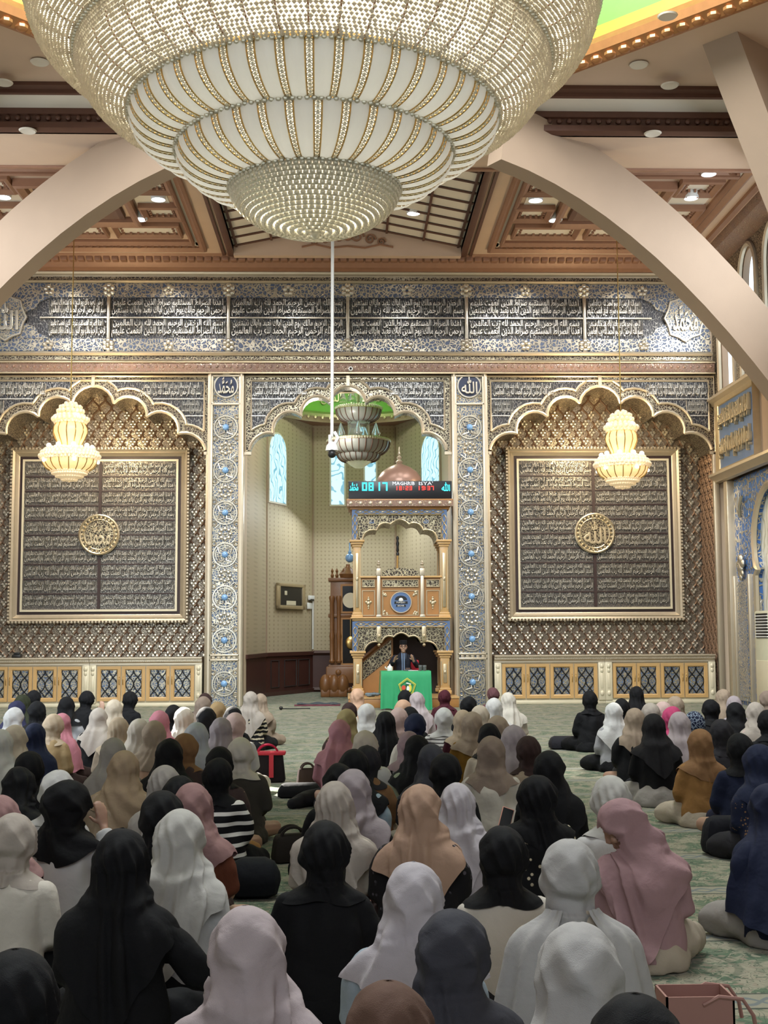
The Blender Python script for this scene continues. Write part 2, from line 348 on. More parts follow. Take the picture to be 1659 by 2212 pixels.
def arabic(words):
    """joined letter forms, laid out right to left"""
    out = []
    for w in words.split():
        g = []; i = 0; L = list(w); prev = False
        while i < len(L):
            n = unicodedata.name(L[i]); lig = n == 'ARABIC LETTER LAM' and i + 1 < len(L) and L[i + 1] == '\u0627'
            base = 'ARABIC LIGATURE LAM WITH ALEF' if lig else n
            def look(f):
                try: return unicodedata.lookup(base + ' ' + f + ' FORM')
                except KeyError: return None
            i += 2 if lig else 1
            nxt = i < len(L)
            can = look('INITIAL') is not None
            j = nxt and can
            ch = (look('MEDIAL') if prev and j else look('FINAL') if prev else look('INITIAL') if j else look('ISOLATED')) or look('ISOLATED') or L[i - 1]
            g.append(ch); prev = j
        out.append(''.join(reversed(g)))
    return ' '.join(reversed(out))
def text_geo(s, res=1, extrude=.0, bevel=0.):
    c = bpy.data.curves.new('script', 'FONT'); c.body = s; c.resolution_u = res; c.extrude = extrude; c.bevel_depth = bevel; c.bevel_resolution = 0
    o = bpy.data.objects.new('script', c); COL.objects.link(o)
    dg = bpy.context.evaluated_depsgraph_get(); me = bpy.data.meshes.new_from_object(o.evaluated_get(dg))
    V = np.empty(len(me.vertices) * 3); me.vertices.foreach_get('co', V); V = V.reshape(-1, 3); Fs = [tuple(p.vertices) for p in me.polygons]
    bpy.data.objects.remove(o); bpy.data.curves.remove(c); bpy.data.meshes.remove(me)
    return V, Fs
def put_text(mb, geo, x0, x1, z0, z1, y, depth=.03):
    """stretch a text outline over the rectangle x0..x1, z0..z1 facing -y"""
    V, Fs = geo; lo, hi = V.min(0), V.max(0); w = hi - lo; w[w < 1e-6] = 1
    U = (V - lo) / w
    mb.add([(x0 + a * (x1 - x0), y - c * depth, z0 + b * (z1 - z0)) for a, b, c in U], Fs)
# ---------------------------------------------------------------- setting: floor, ceiling, ribs, side walls
YW = 29.2
def WX(px, Y=YW): return at(px, 1370, Y).x
def WZ(py, Y=YW, px=752): return at(px, py, Y).z
b = MB(); b.box(-11, 11, -6, 40, -.2, 0); struct(b.build('floor', 'carpet'))
CZ = 10.4                       # coffered ceiling height
ceil = struct(bpy.data.objects.new('ceiling', None)); COL.objects.link(ceil); ORG[ceil] = Vector((0, 0, 0))
# flat ceiling round the octagonal dome opening
DC, AP = (0.0, 11.5), 7.85
octo = [(DC[0] + AP / math.cos(PI / 8) * math.cos(PI / 8 + k * PI / 4), DC[1] + AP / math.cos(PI / 8) * math.sin(PI / 8 + k * PI / 4)) for k in range(8)]
def hplate(mb, out, z0, z1, holes=()):
    t = MB(); t.plate(out, 0, 1, holes); mb.add([(v[0], v[2], z0 + (z1 - z0) * v[1]) for v in t.v], t.f)
b = MB(); hplate(b, [(-9.4, -4), (9.4, -4), (9.4, 20.1), (-9.4, 20.1)], 10.62, 10.9, [octo]); b.build('flat_ceiling', 'ceil', ceil)
b = MB()
b.box(-9.4, 9.4, 20.02, 20.75, 10.5, 10.9); b.build('stepped_ceiling', 'ceil_white', ceil)
b = MB(); b.sweepx([(20.02, 10.62), (19.9, 10.62), (19.9, 10.56), (19.98, 10.52), (19.98, 10.46), (20.06, 10.46)], -9.4, 9.4)
b.sweepx([(20.72, 10.5), (20.66, 10.5), (20.66, 10.4), (20.7, 10.38), (20.7, 10.26), (20.62, 10.24), (20.62, 10.14), (20.7, 10.1), (20.8, 10.1), (20.8, 10.5)], -9.4, 9.4)
for k in range(110): b.ball((-9.3 + k * .17, 20.68, 10.33), .05, 8, 5)
b.build('beam_moulding', 'darkbrown', ceil)
b = MB(); b.box(-9.4, 9.4, 20.75, 22.3, 10.1, 10.9); b.build('cross_beam', 'ceil', ceil)
b = MB(); b.box(-9.4, 9.4, 22.24, 22.36, 10.06, 10.5, .02); b.build('beam_edge', 'brown', ceil)
# coffered field with a shallow gabled bay in the middle
V0 = 2.62
b = MB()
for s in (-1, 1): b.box(s * V0, s * 9.4, 22.3, 28.5, CZ, CZ + .3)
b.box(-V0, V0, 22.3, 22.7, CZ, CZ + .3); b.build('coffer_field', 'ceil', ceil)
def quad_strip(mb, pts, d):      # thick sheet under a polyline in x-z, from y d0 to d1
    mb.add([(x, y, z) for y in d for x, z in pts] , [(i, i + 1, i + 1 + len(pts), i + len(pts)) for i in range(len(pts) - 1)])
GP = 11.05
b = MB(); quad_strip(b, [(-V0, CZ), (-V0, CZ + .12), (0, GP), (V0, CZ + .12), (V0, CZ)], (22.7, 28.4)); b.build('gable_bay', 'ceil_white', ceil)
b = MB()
def slope(x): return CZ + .12 + (GP - CZ - .12) * (1 - abs(x) / V0)
for s in (-1, 1):
    for x in (.06, .9, 1.75, 2.55): b.tube([(s * x, 22.7, slope(x) - .02), (s * x, 28.4, slope(x) - .02)], .035, 4)
    for k in range(10):
        y = 23 + k * .58; b.tube([(0, y, slope(0) - .02), (s * V0, y, slope(V0) - .02)], .028, 4)
    b.box(s * V0, s * (V0 + .14), 22.6, 28.5, CZ - .07, CZ + .05, .02); b.box(s * (V0 + .2), s * (V0 + .27), 22.6, 28.5, CZ - .05, CZ + .02)
b.build('gable_battens', 'darkbrown', ceil)
b = MB(); b.plate([(-V0, CZ - .1), (V0, CZ - .1), (V0, CZ + .12), (1.2, CZ + .42), (.55, GP - .12), (0, GP), (-.55, GP - .12), (-1.2, CZ + .42), (-V0, CZ + .12)], 28.3, 28.5); b.build('gable_end', 'ceil', ceil)
b = MB()
for s in (-1, 1):
    for r, cx, dz in ((.16, .22, .24), (.13, .52, .18), (.10, .78, .12)):
        b.tube([(s * (cx + r * (1 - t / 22) * math.cos(t * .52)), 28.27, CZ + dz + .1 + r * (1 - t / 22) * math.sin(t * .52)) for t in range(20)], .022, 5)
    b.tube([(0, 28.27, CZ + .12), (s * .4, 28.27, CZ + .08), (s * .75, 28.27, CZ + .16), (s * 1.05, 28.27, CZ + .1)], .025, 5)
b.ball((0, 28.26, CZ + .34), .1, 10, 6); b.build('gable_scrollwork', 'brown', ceil)
def frame_h(mb, x0, x1, y0, y1, w, zt, zb):
    """a rectangular moulding hanging from the ceiling between zt and zb"""
    t = MB(); t.rectframe(x0, x1, y0, y1, [(0, zt), (0, zb), (w * .35, zb - .03), (w * .6, zb), (w, zb + .04), (w, zt)]); mb.add([(v[0], v[2], v[1]) for v in t.v], t.f)
def dentils(mb, x0, x1, y0, y1, z, st=.15, s=.055):
    n = max(1, int((x1 - x0) / st))
    for k in range(n + 1):
        x = x0 + (x1 - x0) * k / n
        for y in (y0, y1): mb.box(x - s / 2, x + s / 2, y - s / 2, y + s / 2, z - s, z + .02)
    n = int((y1 - y0) / st)
    for k in range(1, n):
        y = y0 + (y1 - y0) * k / n
        for x in (x0, x1): mb.box(x - s / 2, x + s / 2, y - s / 2, y + s / 2, z - s, z + .02)
for s in (-1, 1):
    T = mirror if s < 0 else None
    m = MB(T); p = MB(T); dk = MB(T); pa = MB(T); wp = MB(T)
    for q_ in ((3.62, 4.3, 23.25, 26.2), (6.5, 7.33, 23.25, 26.2), (3.36, 3.42, 22.9, 27.9), (7.53, 7.6, 22.9, 27.9), (3.36, 7.6, 27.6, 27.85)): wp.box(*q_, CZ - .015, CZ)
    frame_h(m, 3.2, 7.75, 22.75, 28.1, .16, CZ, CZ - .08); dentils(m, 3.48, 7.47, 23.0, 27.85, CZ - .02)
    frame_h(m, 3.42, 7.53, 23.2, 27.55, .1, CZ, CZ - .1)
    for x0, x1, y0, y1 in ((4.35, 6.45, 23.7, 26.1),): frame_h(m, x0, x1, y0, y1, .16, CZ, CZ - .16); frame_h(dk, x0 + .3, x1 - .3, y0 + .3, y1 - .3, .28, CZ, CZ - .1)
    pa.box(4.95, 5.85, 24.3, 25.5, CZ - .03, CZ)
    for x, y in ((3.85, 25.45), (6.95, 25.4), (3.85, 23.85), (6.9, 23.85)): frame_h(m, x - .42, x + .42, y - .42, y + .42, .13, CZ, CZ - .12); dentils(m, x - .24, x + .24, y - .24, y + .24, CZ - .03, .1, .045)
    for y0, y1 in ((26.25, 27.05), (22.55, 23.05)):
        for x0, x1 in ((3.6, 5.05), (5.2, 7.3)):
            wp.box(x0 + .1, x1 - .1, y0 + .1, y1 - .1, CZ - .02, CZ)
            frame_h(m, x0, x1, y0, y1, .1, CZ, CZ - .1); dentils(m, x0 + .17, x1 - .17, y0 + .15, y1 - .15, CZ - .02, .14, .05)
    wp.build('coffer_panel', 'ceil_white', ceil); m.build('coffer_moulding', 'brown', ceil); dk.build('coffer_inner_frame', 'darkbrown', ceil); pa.build('coffer_painting', 'vine_gold', ceil)
    # strip beyond the coffer, by the side wall
    e = MB(T); e.box(8.0, 8.12, 22.6, 28.4, CZ - .08, CZ); dentils(e, 8.3, 8.301, 22.8, 28.3, CZ - .02, .15, .07); e.build('side_moulding', 'brown', ceil)
# dome: gilded rim and green drum
b = MB()
def octring(mb, prof):
    vs = [(DC[0] + (AP + d) / math.cos(PI / 8) * math.cos(PI / 8 + k * PI / 4), DC[1] + (AP + d) / math.cos(PI / 8) * math.sin(PI / 8 + k * PI / 4), z) for d, z in prof for k in range(8)]
    mb.add(vs, [(i * 8 + k, i * 8 + (k + 1) % 8, (i + 1) * 8 + (k + 1) % 8, (i + 1) * 8 + k) for i in range(len(prof) - 1) for k in range(8)])
octring(b, [(.22, 10.62), (.2, 10.52), (.1, 10.5), (.02, 10.56), (-.06, 10.6), (-.1, 10.72), (-.02, 10.86)])
for k in range(8):
    a, c = Vector(octo[k]), Vector(octo[(k + 1) % 8])
    for i in range(26): q = a.lerp(c, (i + .5) / 26); q = Vector(DC) + (q - Vector(DC)) * 1.008; b.ball((q.x, q.y, 10.54), .07, 8, 5, (1.5, 1.5, 1))
b.build('dome_rim', plain('copper_gilt', '#b07a4c', .4, .5, .15, 9), ceil)
MATS['green'] = plain('dome_green', '#6aa83c', .5, 0, .1)
MATS['yellow'] = plain('dome_yellow_band', '#b89a34', .5, 0, .1)
b = MB(); octring(b, [(0, 10.8), (0, 12.2), (-.6, 13.2), (-2.5, 14.6), (-5.2, 15.4)]); b.build('dome_drum', 'green', ceil)
b = MB(); octring(b, [(-.03, 10.84), (-.03, 11.02)]); b.build('dome_drum_band', 'yellow', ceil)
# curved ribs that carry the dome
def rib(name, P, w, d, T=None, side=Vector((0, 1, 0))):
    """bent beam of rectangular section: w across in its own plane, d deep"""
    vs = []; fs = []; m = len(P)
    for i, p in enumerate(P):
        a, c = Vector(P[max(i - 1, 0)]), Vector(P[min(i + 1, m - 1)]); t = (c - a).normalized(); n = t.cross(side).normalized(); sd = n.cross(t).normalized()
        for q, e in ((-1, -1), (1, -1), (1, 1), (-1, 1)): vs.append(tuple(Vector(p) + n * (q * w / 2) + sd * (e * d / 2)))
    for i in range(m - 1):
        for k in range(4): l = (k + 1) % 4; fs.append((i * 4 + k, i * 4 + l, i * 4 + 4 + l, i * 4 + 4 + k))
    fs += [(3, 2, 1, 0), tuple((m - 1) * 4 + k for k in range(4))]
    q = MB(T); q.add(vs, fs); return struct(q.build(name, 'plaster', None, 30))
def bez(a, c, e, n=14): return [tuple(Vector(a) * (1 - t) ** 2 + Vector(c) * 2 * t * (1 - t) + Vector(e) * t * t) for t in [i / (n - 1) for i in range(n)]]
A0, A1, A2 = at(1075, 290, 20.4), at(1440, 425, 22.3), at(1800, 960, 24.2)
for T, k in ((None, 1), (mirror, 2)): rib('beam_%d' % k, bez(A0, A1, A2), 1.02, .40, T, Vector((.35, -1, 0)).normalized())
B0, B1, B2 = at(1560, 20, 18.3), at(1622, 200, 18.8), at(1800, 640, 19.6)
for T, k in ((None, 3), (mirror, 4)): rib('beam_%d' % k, bez(B0, B1, B2), .74, .6, T, Vector((.9, -1, 0)).normalized())
# side walls with tall pointed windows, a blue script band and arched portals
def pointed(x0, x1, z0, z1, n=8):
    c = (x0 + x1) / 2; hw = (x1 - x0) / 2; zs = z1 - hw * 1.55
    L = [(x0, z0), (x0, zs)] + [(c - hw * math.cos(t) ** 1.0 * (1 - .0 * t), zs + (z1 - zs) * math.sin(t) ** .85) for t in [PI / 2 * i / n for i in range(1, n)]] + [(c, z1)]
    R = [(2 * c - x, z) for x, z in reversed(L[:-1])]
    return L + R
SX = 8.72
WIN = [(27.62, 28.62), (25.95, 26.95), (24.3, 25.3), (22.6, 23.6), (20.9, 21.9)]
for s, nm in ((1, 'right'), (-1, 'left')):
    T = (lambda v: (SX + v[1], v[0], v[2])) if s > 0 else (lambda v: (-SX - v[1], v[0], v[2]))
    b = MB(T); wins = [pointed(a, c, 7.25, 9.92) for a, c in WIN]
    b.plate([(29.6, 7.0), (29.6, 10.6), (12.0, 10.6), (12.0, 7.0)], 0, .35, wins)
    b.plate([(29.6, 5.2), (29.6, 7.0), (-4, 7.0), (-4, 5.2)], 0, .35)
    doors = [pointed(y, y + 2.9, .02, 4.4) for y in (13.2, 9.2, 5.2)]
    b.plate([(29.6, 0), (29.6, 5.2), (24.4, 5.2), (24.4, 0)], .3, .55); b.plate([(24.4, 0), (24.4, 5.2), (-4, 5.2), (-4, 0)], 0, .35, doors)
    w = struct(b.build('wall_' + nm, 'plaster', None, 30)); ORG[w] = Vector((0, 0, 0))
    b = MB(T); b.plate([(29.6, 7.05), (29.6, 10.35), (20.5, 10.35), (20.5, 7.05)], -.03, 0, [pointed(a - .14, c + .14, 7.12, 10.12) for a, c in WIN]); b.build('carved_window_surround', 'vine_brown', w)
    b = MB(T)
    for a, c in WIN: b.tube([(q[0], -.05, q[1]) for q in pointed(a - .07, c + .07, 7.2, 10.02)], .06, 6, True)
    b.build('window_border', 'champagne', w)
    for k, (a, c) in enumerate(WIN):
        g = MB(T); g.plate(pointed(a, c, 7.25, 9.92), .14, .17); o = struct(g.build('window_%d' % (k + 1 + (0 if s > 0 else 5)), 'window')); ORG[o] = Vector((0, 0, 0))
        g = MB(T); g.box((a + c) / 2 - .025, (a + c) / 2 + .025, .08, .13, 7.25, 9.9); g.box(a, c, .08, .13, 8.9, 8.95); g.build('window_bar', 'champagne', o)
    # crown under the ceiling
    b = MB(T); b.add([(29.2, 0, 10.4), (29.2, -.5, 10.4), (29.2, -.42, 10.24), (29.2, -.12, 10.12), (29.2, 0, 10.1), (20, 0, 10.4), (20, -.5, 10.4), (20, -.42, 10.24), (20, -.12, 10.12), (20, 0, 10.1)], [(0, 1, 6, 5), (1, 2, 7, 6), (2, 3, 8, 7), (3, 4, 9, 8)])
    struct(b.build('trim_%d' % (1 if s > 0 else 2), 'egg'))
    # cornices above and below the script band
    b = MB(T)
    for z in (7.0, 5.2): t = MB(T); t.sweepx([(0, z - .1), (-.1, z - .08), (-.16, z), (-.24, z + .04), (-.24, z + .1), (-.05, z + .16), (0, z + .16)], 20, 29.2); b.v, b.f = b.v + t.v, b.f + [tuple(i + len(b.v) for i in f) for f in t.f]
    struct(b.build('trim_%d' % (3 if s > 0 else 4), 'champagne'))
# ---------------------------------------------------------------- the decorated front wall
def xz(px, py, Y=YW): p = at(px, py, Y); return p.x, p.z
PX0, PX1 = 2.45, 3.24           # piers
NX0, NX1 = 3.26, 8.62           # side niches
ZA, ZC, ZF0, ZF1, ZT = 7.69, 7.93, 8.24, 9.86, 10.15
YN = 30.35                      # back of the niches
wall = struct(bpy.data.objects.new('wall_back', None)); COL.objects.link(wall); ORG[wall] = Vector((0, 0, 0))
b = MB(); b.box(-9.4, 9.4, YW + .1, YN + .2, ZA, 10.7)
for s in (-1, 1):
    b.box(s * PX0, s * PX1, YW, YN + .2, 0, ZA); b.box(s * NX1, s * 9.4, YW, YN + .2, 0, ZA)
b.build('wall_core', 'plaster_pale', wall)
# crown of the ceiling above the wall
b = MB(); b.sweepx([(29.3, 10.42), (28.45, 10.42), (28.5, 10.36), (28.72, 10.24), (28.78, 10.16), (28.95, 10.13), (29.0, 10.1), (29.3, 10.1)], -8.7, 8.7)
n = 88
for k in range(n):
    x = -8.6 + 17.2 * (k + .5) / n; b.box(x - .075, x + .075, 28.52, 28.72, 10.25, 10.37, .02)
struct(b.build('trim_5', 'brown'))
b = MB(); b.sweepx([(29.3, 10.13), (28.98, 10.13), (28.96, 10.1), (28.98, 10.06), (29.1, 10.05), (29.1, 10.02), (29.3, 10.02)], -8.7, 8.7)
for z0, z1 in ((9.87, 9.93), (8.13, 8.22), (7.97, 8.03)): b.sweepx([(29.3, z0), (29.05, z0), (29.0, (z0 + z1) / 2), (29.05, z1), (29.3, z1)], -8.62, 8.62)
struct(b.build('trim_6', 'champagne'))
b = MB(); b.box(-8.6, 8.6, 29.1, 29.3, 9.93, 10.02); b.box(-8.6, 8.6, 29.1, 29.3, 8.03, 8.13); b.build('leaf_scroll_band', 'vine_brown', wall)
b = MB(); b.box(-8.65, 8.65, 29.0, 29.3, 7.72, 7.95, .015)
for k in range(110): b.ball((-8.55 + k * .157, 29.0, 7.86), .04, 8, 5, (1, .5, 1)); 
struct(b.build('trim_7', 'egg'))
b = MB(); b.box(-8.66, 8.66, 28.97, 29.05, 7.945, 7.975); b.box(-8.66, 8.66, 28.98, 29.05, 7.69, 7.72); struct(b.build('trim_8', 'gold'))
# script lines
LINES = ['\u0628\u0633\u0645 \u0627\u0644\u0644\u0647 \u0627\u0644\u0631\u062d\u0645\u0646 \u0627\u0644\u0631\u062d\u064a\u0645 \u0627\u0644\u062d\u0645\u062f \u0644\u0644\u0647 \u0631\u0628 \u0627\u0644\u0639\u0627\u0644\u0645\u064a\u0646',
         '\u0627\u0644\u0631\u062d\u0645\u0646 \u0627\u0644\u0631\u062d\u064a\u0645 \u0645\u0627\u0644\u0643 \u064a\u0648\u0645 \u0627\u0644\u062f\u064a\u0646 \u0627\u064a\u0627\u0643 \u0646\u0639\u0628\u062f \u0648\u0627\u064a\u0627\u0643 \u0646\u0633\u062a\u0639\u064a\u0646',
         '\u0627\u0647\u062f\u0646\u0627 \u0627\u0644\u0635\u0631\u0627\u0637 \u0627\u0644\u0645\u0633\u062a\u0642\u064a\u0645 \u0635\u0631\u0627\u0637 \u0627\u0644\u0630\u064a\u0646 \u0627\u0646\u0639\u0645\u062a \u0639\u0644\u064a\u0647\u0645']
GEO = [text_geo(arabic(l), 1, .25, .018) for l in LINES]
def script_row(mb, x0, x1, z0, z1, y, k=0, rnd=None, depth=.05):
    """one band of stacked tall calligraphy: two staggered lines of letters and long upright strokes"""
    h = z1 - z0
    put_text(mb, GEO[k % 3], x0 + .02, x1 - .02, z0 + .02 * h, z0 + .60 * h, y, depth)
    put_text(mb, GEO[(k + 1) % 3], x0 + .05, x1 - .08, z0 + .46 * h, z0 + .99 * h, y + .004, depth)
    n = int((x1 - x0) / (.10 * max(h, .3)))
    for i in range(n):
        x = x0 + (x1 - x0) * (i + rnd.uniform(.25, .75)) / n; a = z0 + h * rnd.uniform(.1, .35); c = z0 + h * rnd.uniform(.8, .97); w = .055 * h
        mb.add([(x - w / 2, y, a), (x + w / 2, y, a), (x, y - depth * 1.3, a), (x - w / 2 - .01, y, c), (x + w / 2 - .01, y, c), (x - .01, y - depth * 1.3, c)], [(0, 2, 5, 3), (2, 1, 4, 5), (3, 5, 4)])
rnd = random.Random(3)
# frieze
fr = thing('calligraphy_frieze', 'long silver and blue calligraphy frieze running across the front wall under the ceiling', 'wall frieze', (0, YW, ZF0))
b = MB(); b.box(-8.6, 8.6, 29.1, 29.2, 9.53, ZF1); b.box(-8.6, 8.6, 29.1, 29.2, ZF0, 8.54); b.build('floral_border', 'vine_blue', fr)
b = MB(); b.box(-8.6, 8.6, 29.14, 29.2, 8.54, 9.53); b.build('script_ground', 'script_ground', fr)
zr = [(9.06, 9.50), (8.56, 9.01)]
DIV = [-5.6, -2.8, 0, 2.8, 5.6]
sc = MB()
for r, (z0, z1) in enumerate(zr):
    for i in range(6):
        x0 = -7.0 if i == 0 else DIV[i - 1] + .05; x1 = 7.0 if i == 5 else DIV[i] - .05
        script_row(sc, x0, x1, z0, z1, 29.13, i + r, rnd)
sc.build('script', 'silverblue', fr, 30)
b = MB()
for x in DIV: b.box(x - .04, x + .04, 29.05, 29.14, 8.5, 9.56, .012)
b.box(-7.2, 7.2, 29.06, 29.14, 9.02, 9.05); 
for x in DIV:
    for z in (9.7, 8.38):
        for q in range(6): a = q * PI / 3 + PI / 6; b.ball((x + .09 * math.cos(a), 29.07, z + .11 * math.sin(a)), .065, 6, 4, (1, .6, 1))
        b.ball((x, 29.04, z), .06, 8, 5)
for x in (-7.0, -4.2, -1.4, 1.4, 4.2, 7.0):
    for z in (9.7, 8.38):
        for q in range(5): a = q * PI / 2.5 + PI / 2; b.ball((x + .08 * math.cos(a), 29.08, z + .08 * math.sin(a)), .055, 6, 4, (1, .6, 1))
b.build('divider', 'silver', fr)
ALLAH, MUH = text_geo('\uFDF2', 2, .2, .015), text_geo('\uFDF4', 2, .2, .015)
for s in (-1, 1):
    c = MB(); x0 = s * 6.95
    c.plate([(x0, 8.54), (s * 7.22, 8.66), (s * 7.3, 8.8), (s * 7.55, 8.9), (s * 7.62, 9.03), (s * 7.55, 9.16), (s * 7.3, 9.26), (s * 7.22, 9.4), (x0, 9.53), (s * 8.58, 9.53), (s * 8.58, 8.54)] if s > 0 else
            [(s * 8.58, 8.54), (s * 8.58, 9.53), (x0, 9.53), (s * 7.22, 9.4), (s * 7.3, 9.26), (s * 7.55, 9.16), (s * 7.62, 9.03), (s * 7.55, 8.9), (s * 7.3, 8.8), (s * 7.22, 8.66), (x0, 8.54)], 29.08, 29.15)
    c.build('floral_corner', 'vine_blue', fr)
    d = [(s * 7.98 + .48 * math.cos(a) * (1 - .12 * abs(math.sin(4 * a))), 9.03 + .55 * math.sin(a) * (1 - .12 * abs(math.sin(4 * a)))) for a in [k * PI / 24 for k in range(48)]]
    c = MB(); c.plate(d, 29.04, 29.1); cart = c.build('cartouche', 'vine_blue_fine', fr)
    c = MB(); c.tube([(q[0], 29.03, q[1]) for q in d], .03, 5, True); put_text(c, MUH if s > 0 else ALLAH, s * 7.98 - .3, s * 7.98 + .3, 8.72, 9.36, 29.03, .06); c.build('cartouche_script', 'silver', cart)
# multifoil arches
def foil(hw, zs, za, n=9):
    """right half of the seven-lobed outline, apex at x 0, spring at x = hw"""
    cus = [(0, 1.0), (.185, .72), (.48, .50), (.76, .22), (1.0, -.05)]
    top = [(0, 1.0), (.34, .885), (.66, .67), (.93, .29)]
    pts = []
    C = [(-.185, .72)] + cus[1:]
    for i in range(4):
        a, c = Vector(C[i]), Vector(C[i + 1]); a = Vector((a.x * hw, a.y * (za - zs))); c = Vector((c.x * hw, c.y * (za - zs)))
        mid = (a + c) / 2; ch = c - a; nrm = Vector((-ch.y, ch.x)).normalized(); nrm = nrm if nrm.y > 0 else -nrm
        h = ch.length * (.42 if i == 0 else .36 if i < 3 else .22); R = (ch.length ** 2 / 4 + h * h) / (2 * h); o = mid + nrm * (h - R)
        a0 = math.atan2(a.y - o.y, a.x - o.x); a1 = math.atan2(c.y - o.y, c.x - o.x)
        if a0 < a1: a0 += 2 * PI
        for k in range(n + 1):
            q = a0 + (a1 - a0) * k / n; p = (o.x + R * math.cos(q), zs + o.y + R * math.sin(q))
            if p[0] >= -1e-6: pts.append(p)
    return pts
def full(half, cx): return [(cx - x, z) for x, z in reversed(half)] + [(cx + x, z) for x, z in half if x > 1e-6]
def offset(pl, d):
    out = []; n = len(pl)
    for i in range(n):
        a, c = Vector(pl[max(i - 1, 0)]), Vector(pl[min(i + 1, n - 1)]); t = (c - a).normalized(); out.append((pl[i][0] - t.y * d, pl[i][1] + t.x * d))
    return out
def fit(pl, cx, zs, za):    # scale heights so that the apex sits at za
    m = max(z for x, z in pl); return [(x, zs + (z - zs) * (za - zs) / (m - zs)) for x, z in pl]
for nm, label, cx, hw in (('arch', 'silver multifoil arch with calligraphy spandrels over the central mihrab opening', 0.0, 2.30),
                          ('arch', 'silver multifoil arch framing the right gilded lattice niche beside the tall windows', 5.94, 2.62),
                          ('arch', 'silver multifoil arch framing the left gilded lattice niche', -5.94, 2.62)):
    x0, x1 = cx - hw - .12, cx + hw + .12; zs, za = 5.98, 7.42
    ar = thing('multifoil_arch', label, 'arch', (cx, YW, 5.8))
    inner = fit(full(foil(hw, zs, za), cx), cx, zs, za)
    hf = fit(foil(hw, zs, za), 0, zs, za); n_ = 10; L_ = []      # lobes of the right half, the first one cut at the apex
    k0 = len(hf) - 3 * n_; L_.append([(-x, z) for x, z in reversed(hf[:k0])] + hf[:k0])
    for i in range(3): w_ = hf[k0 + i * n_:k0 + (i + 1) * n_]; L_.append(w_); L_.append([(-x, z) for x, z in reversed(w_)])
    off_ = [sorted(offset(l, .20)) for l in L_]; bd = []
    for i in range(181):
        x = -hw + .04 + (2 * hw - .08) * i / 180; zz = [float(np.interp(x, [q[0] for q in l], [q[1] for q in l])) for l in off_ if l[0][0] - .01 <= x <= l[-1][0] + .01]
        zi = float(np.interp(x, [q[0] for q in sorted((q[0] - cx, q[1]) for q in inner)], [q[1] for q in sorted((q[0] - cx, q[1]) for q in inner)]))
        bd.append((cx + x, min(max(zz + [zi + .03]), 7.56)))
    b = MB(); b.plate([(x1, ZA), (x0, ZA), (x0, 5.86), (inner[0][0], 5.86)] + inner + [(inner[-1][0], 5.86), (x1, 5.86)], YW - .02, YN if cx else YW + .5); b.build('spandrel', 'vine_brown', ar)
    b = MB(); b.plate([(x1 - .16, 7.55), (x0 + .16, 7.55)] + [(x, min(z, 7.53)) for x, z in bd], YW - .05, YW - .02); b.build('spandrel_ground', 'script_ground', ar)
    # script rows cut by the arch line
    b = MB()
    for r, (z0, z1) in enumerate(((7.14, 7.50), (6.74, 7.09), (6.34, 6.69))):
        for s in (-1, 1):
            xs = [abs(x - cx) for x, z in bd if z > z0 + .05 and (x - cx) * s > 0]
            lo = max(xs) if xs else 0; hi = hw - .08
            lo = max([abs(x - cx) for x, z in bd if z0 <= z <= z1 and (x - cx) * s > 0] + [.3]) * .93 if r == 0 else lo
            if r == 0: lo = .95 * hw / 2.3
            if hi - lo > .12: script_row(b, *(sorted((cx + s * lo, cx + s * hi))), z0, z1, YW - .05, r, rnd, .04)
        e_ = max([abs(x - cx) for x, z in bd if z > z0 - .06] + [.2]) + .04
        if e_ < hw - .1: b.box(x0 + .16, cx - e_, YW - .075, YW - .05, z0 - .035, z0 - .015); b.box(cx + e_, x1 - .16, YW - .075, YW - .05, z0 - .035, z0 - .015)
    b.build('script', 'silverblue', ar, 30)
    b = MB(); b.tube([(x, YW - .05, z) for x, z in inner], .04, 6); b.tube([(x, YW - .05, z) for x, z in bd], .03, 6)
    b.tube([(x0 + .16, YW - .05, bd[0][1]), (x0 + .16, YW - .05, 7.55), (cx, YW - .05, 7.55), (x1 - .16, YW - .05, 7.55), (x1 - .16, YW - .05, bd[-1][1])], .03, 6)
    b.tube([(x0 + .02, YW - .04, 5.86), (x0 + .02, YW - .04, ZA - .03), (x1 - .02, YW - .04, ZA - .03), (x1 - .02, YW - .04, 5.86)], .03, 6)
    b.box(cx - .04, cx + .04, YW - .1, YW, 7.42, ZA - .02)
    for e in (x0, x1): b.box(e - .02 if e == x0 else e - .16, e + .16 if e == x0 else e + .02, YW - .06, YW, 5.80, 5.87)
    b.build('arch_moulding', 'champagne', ar)
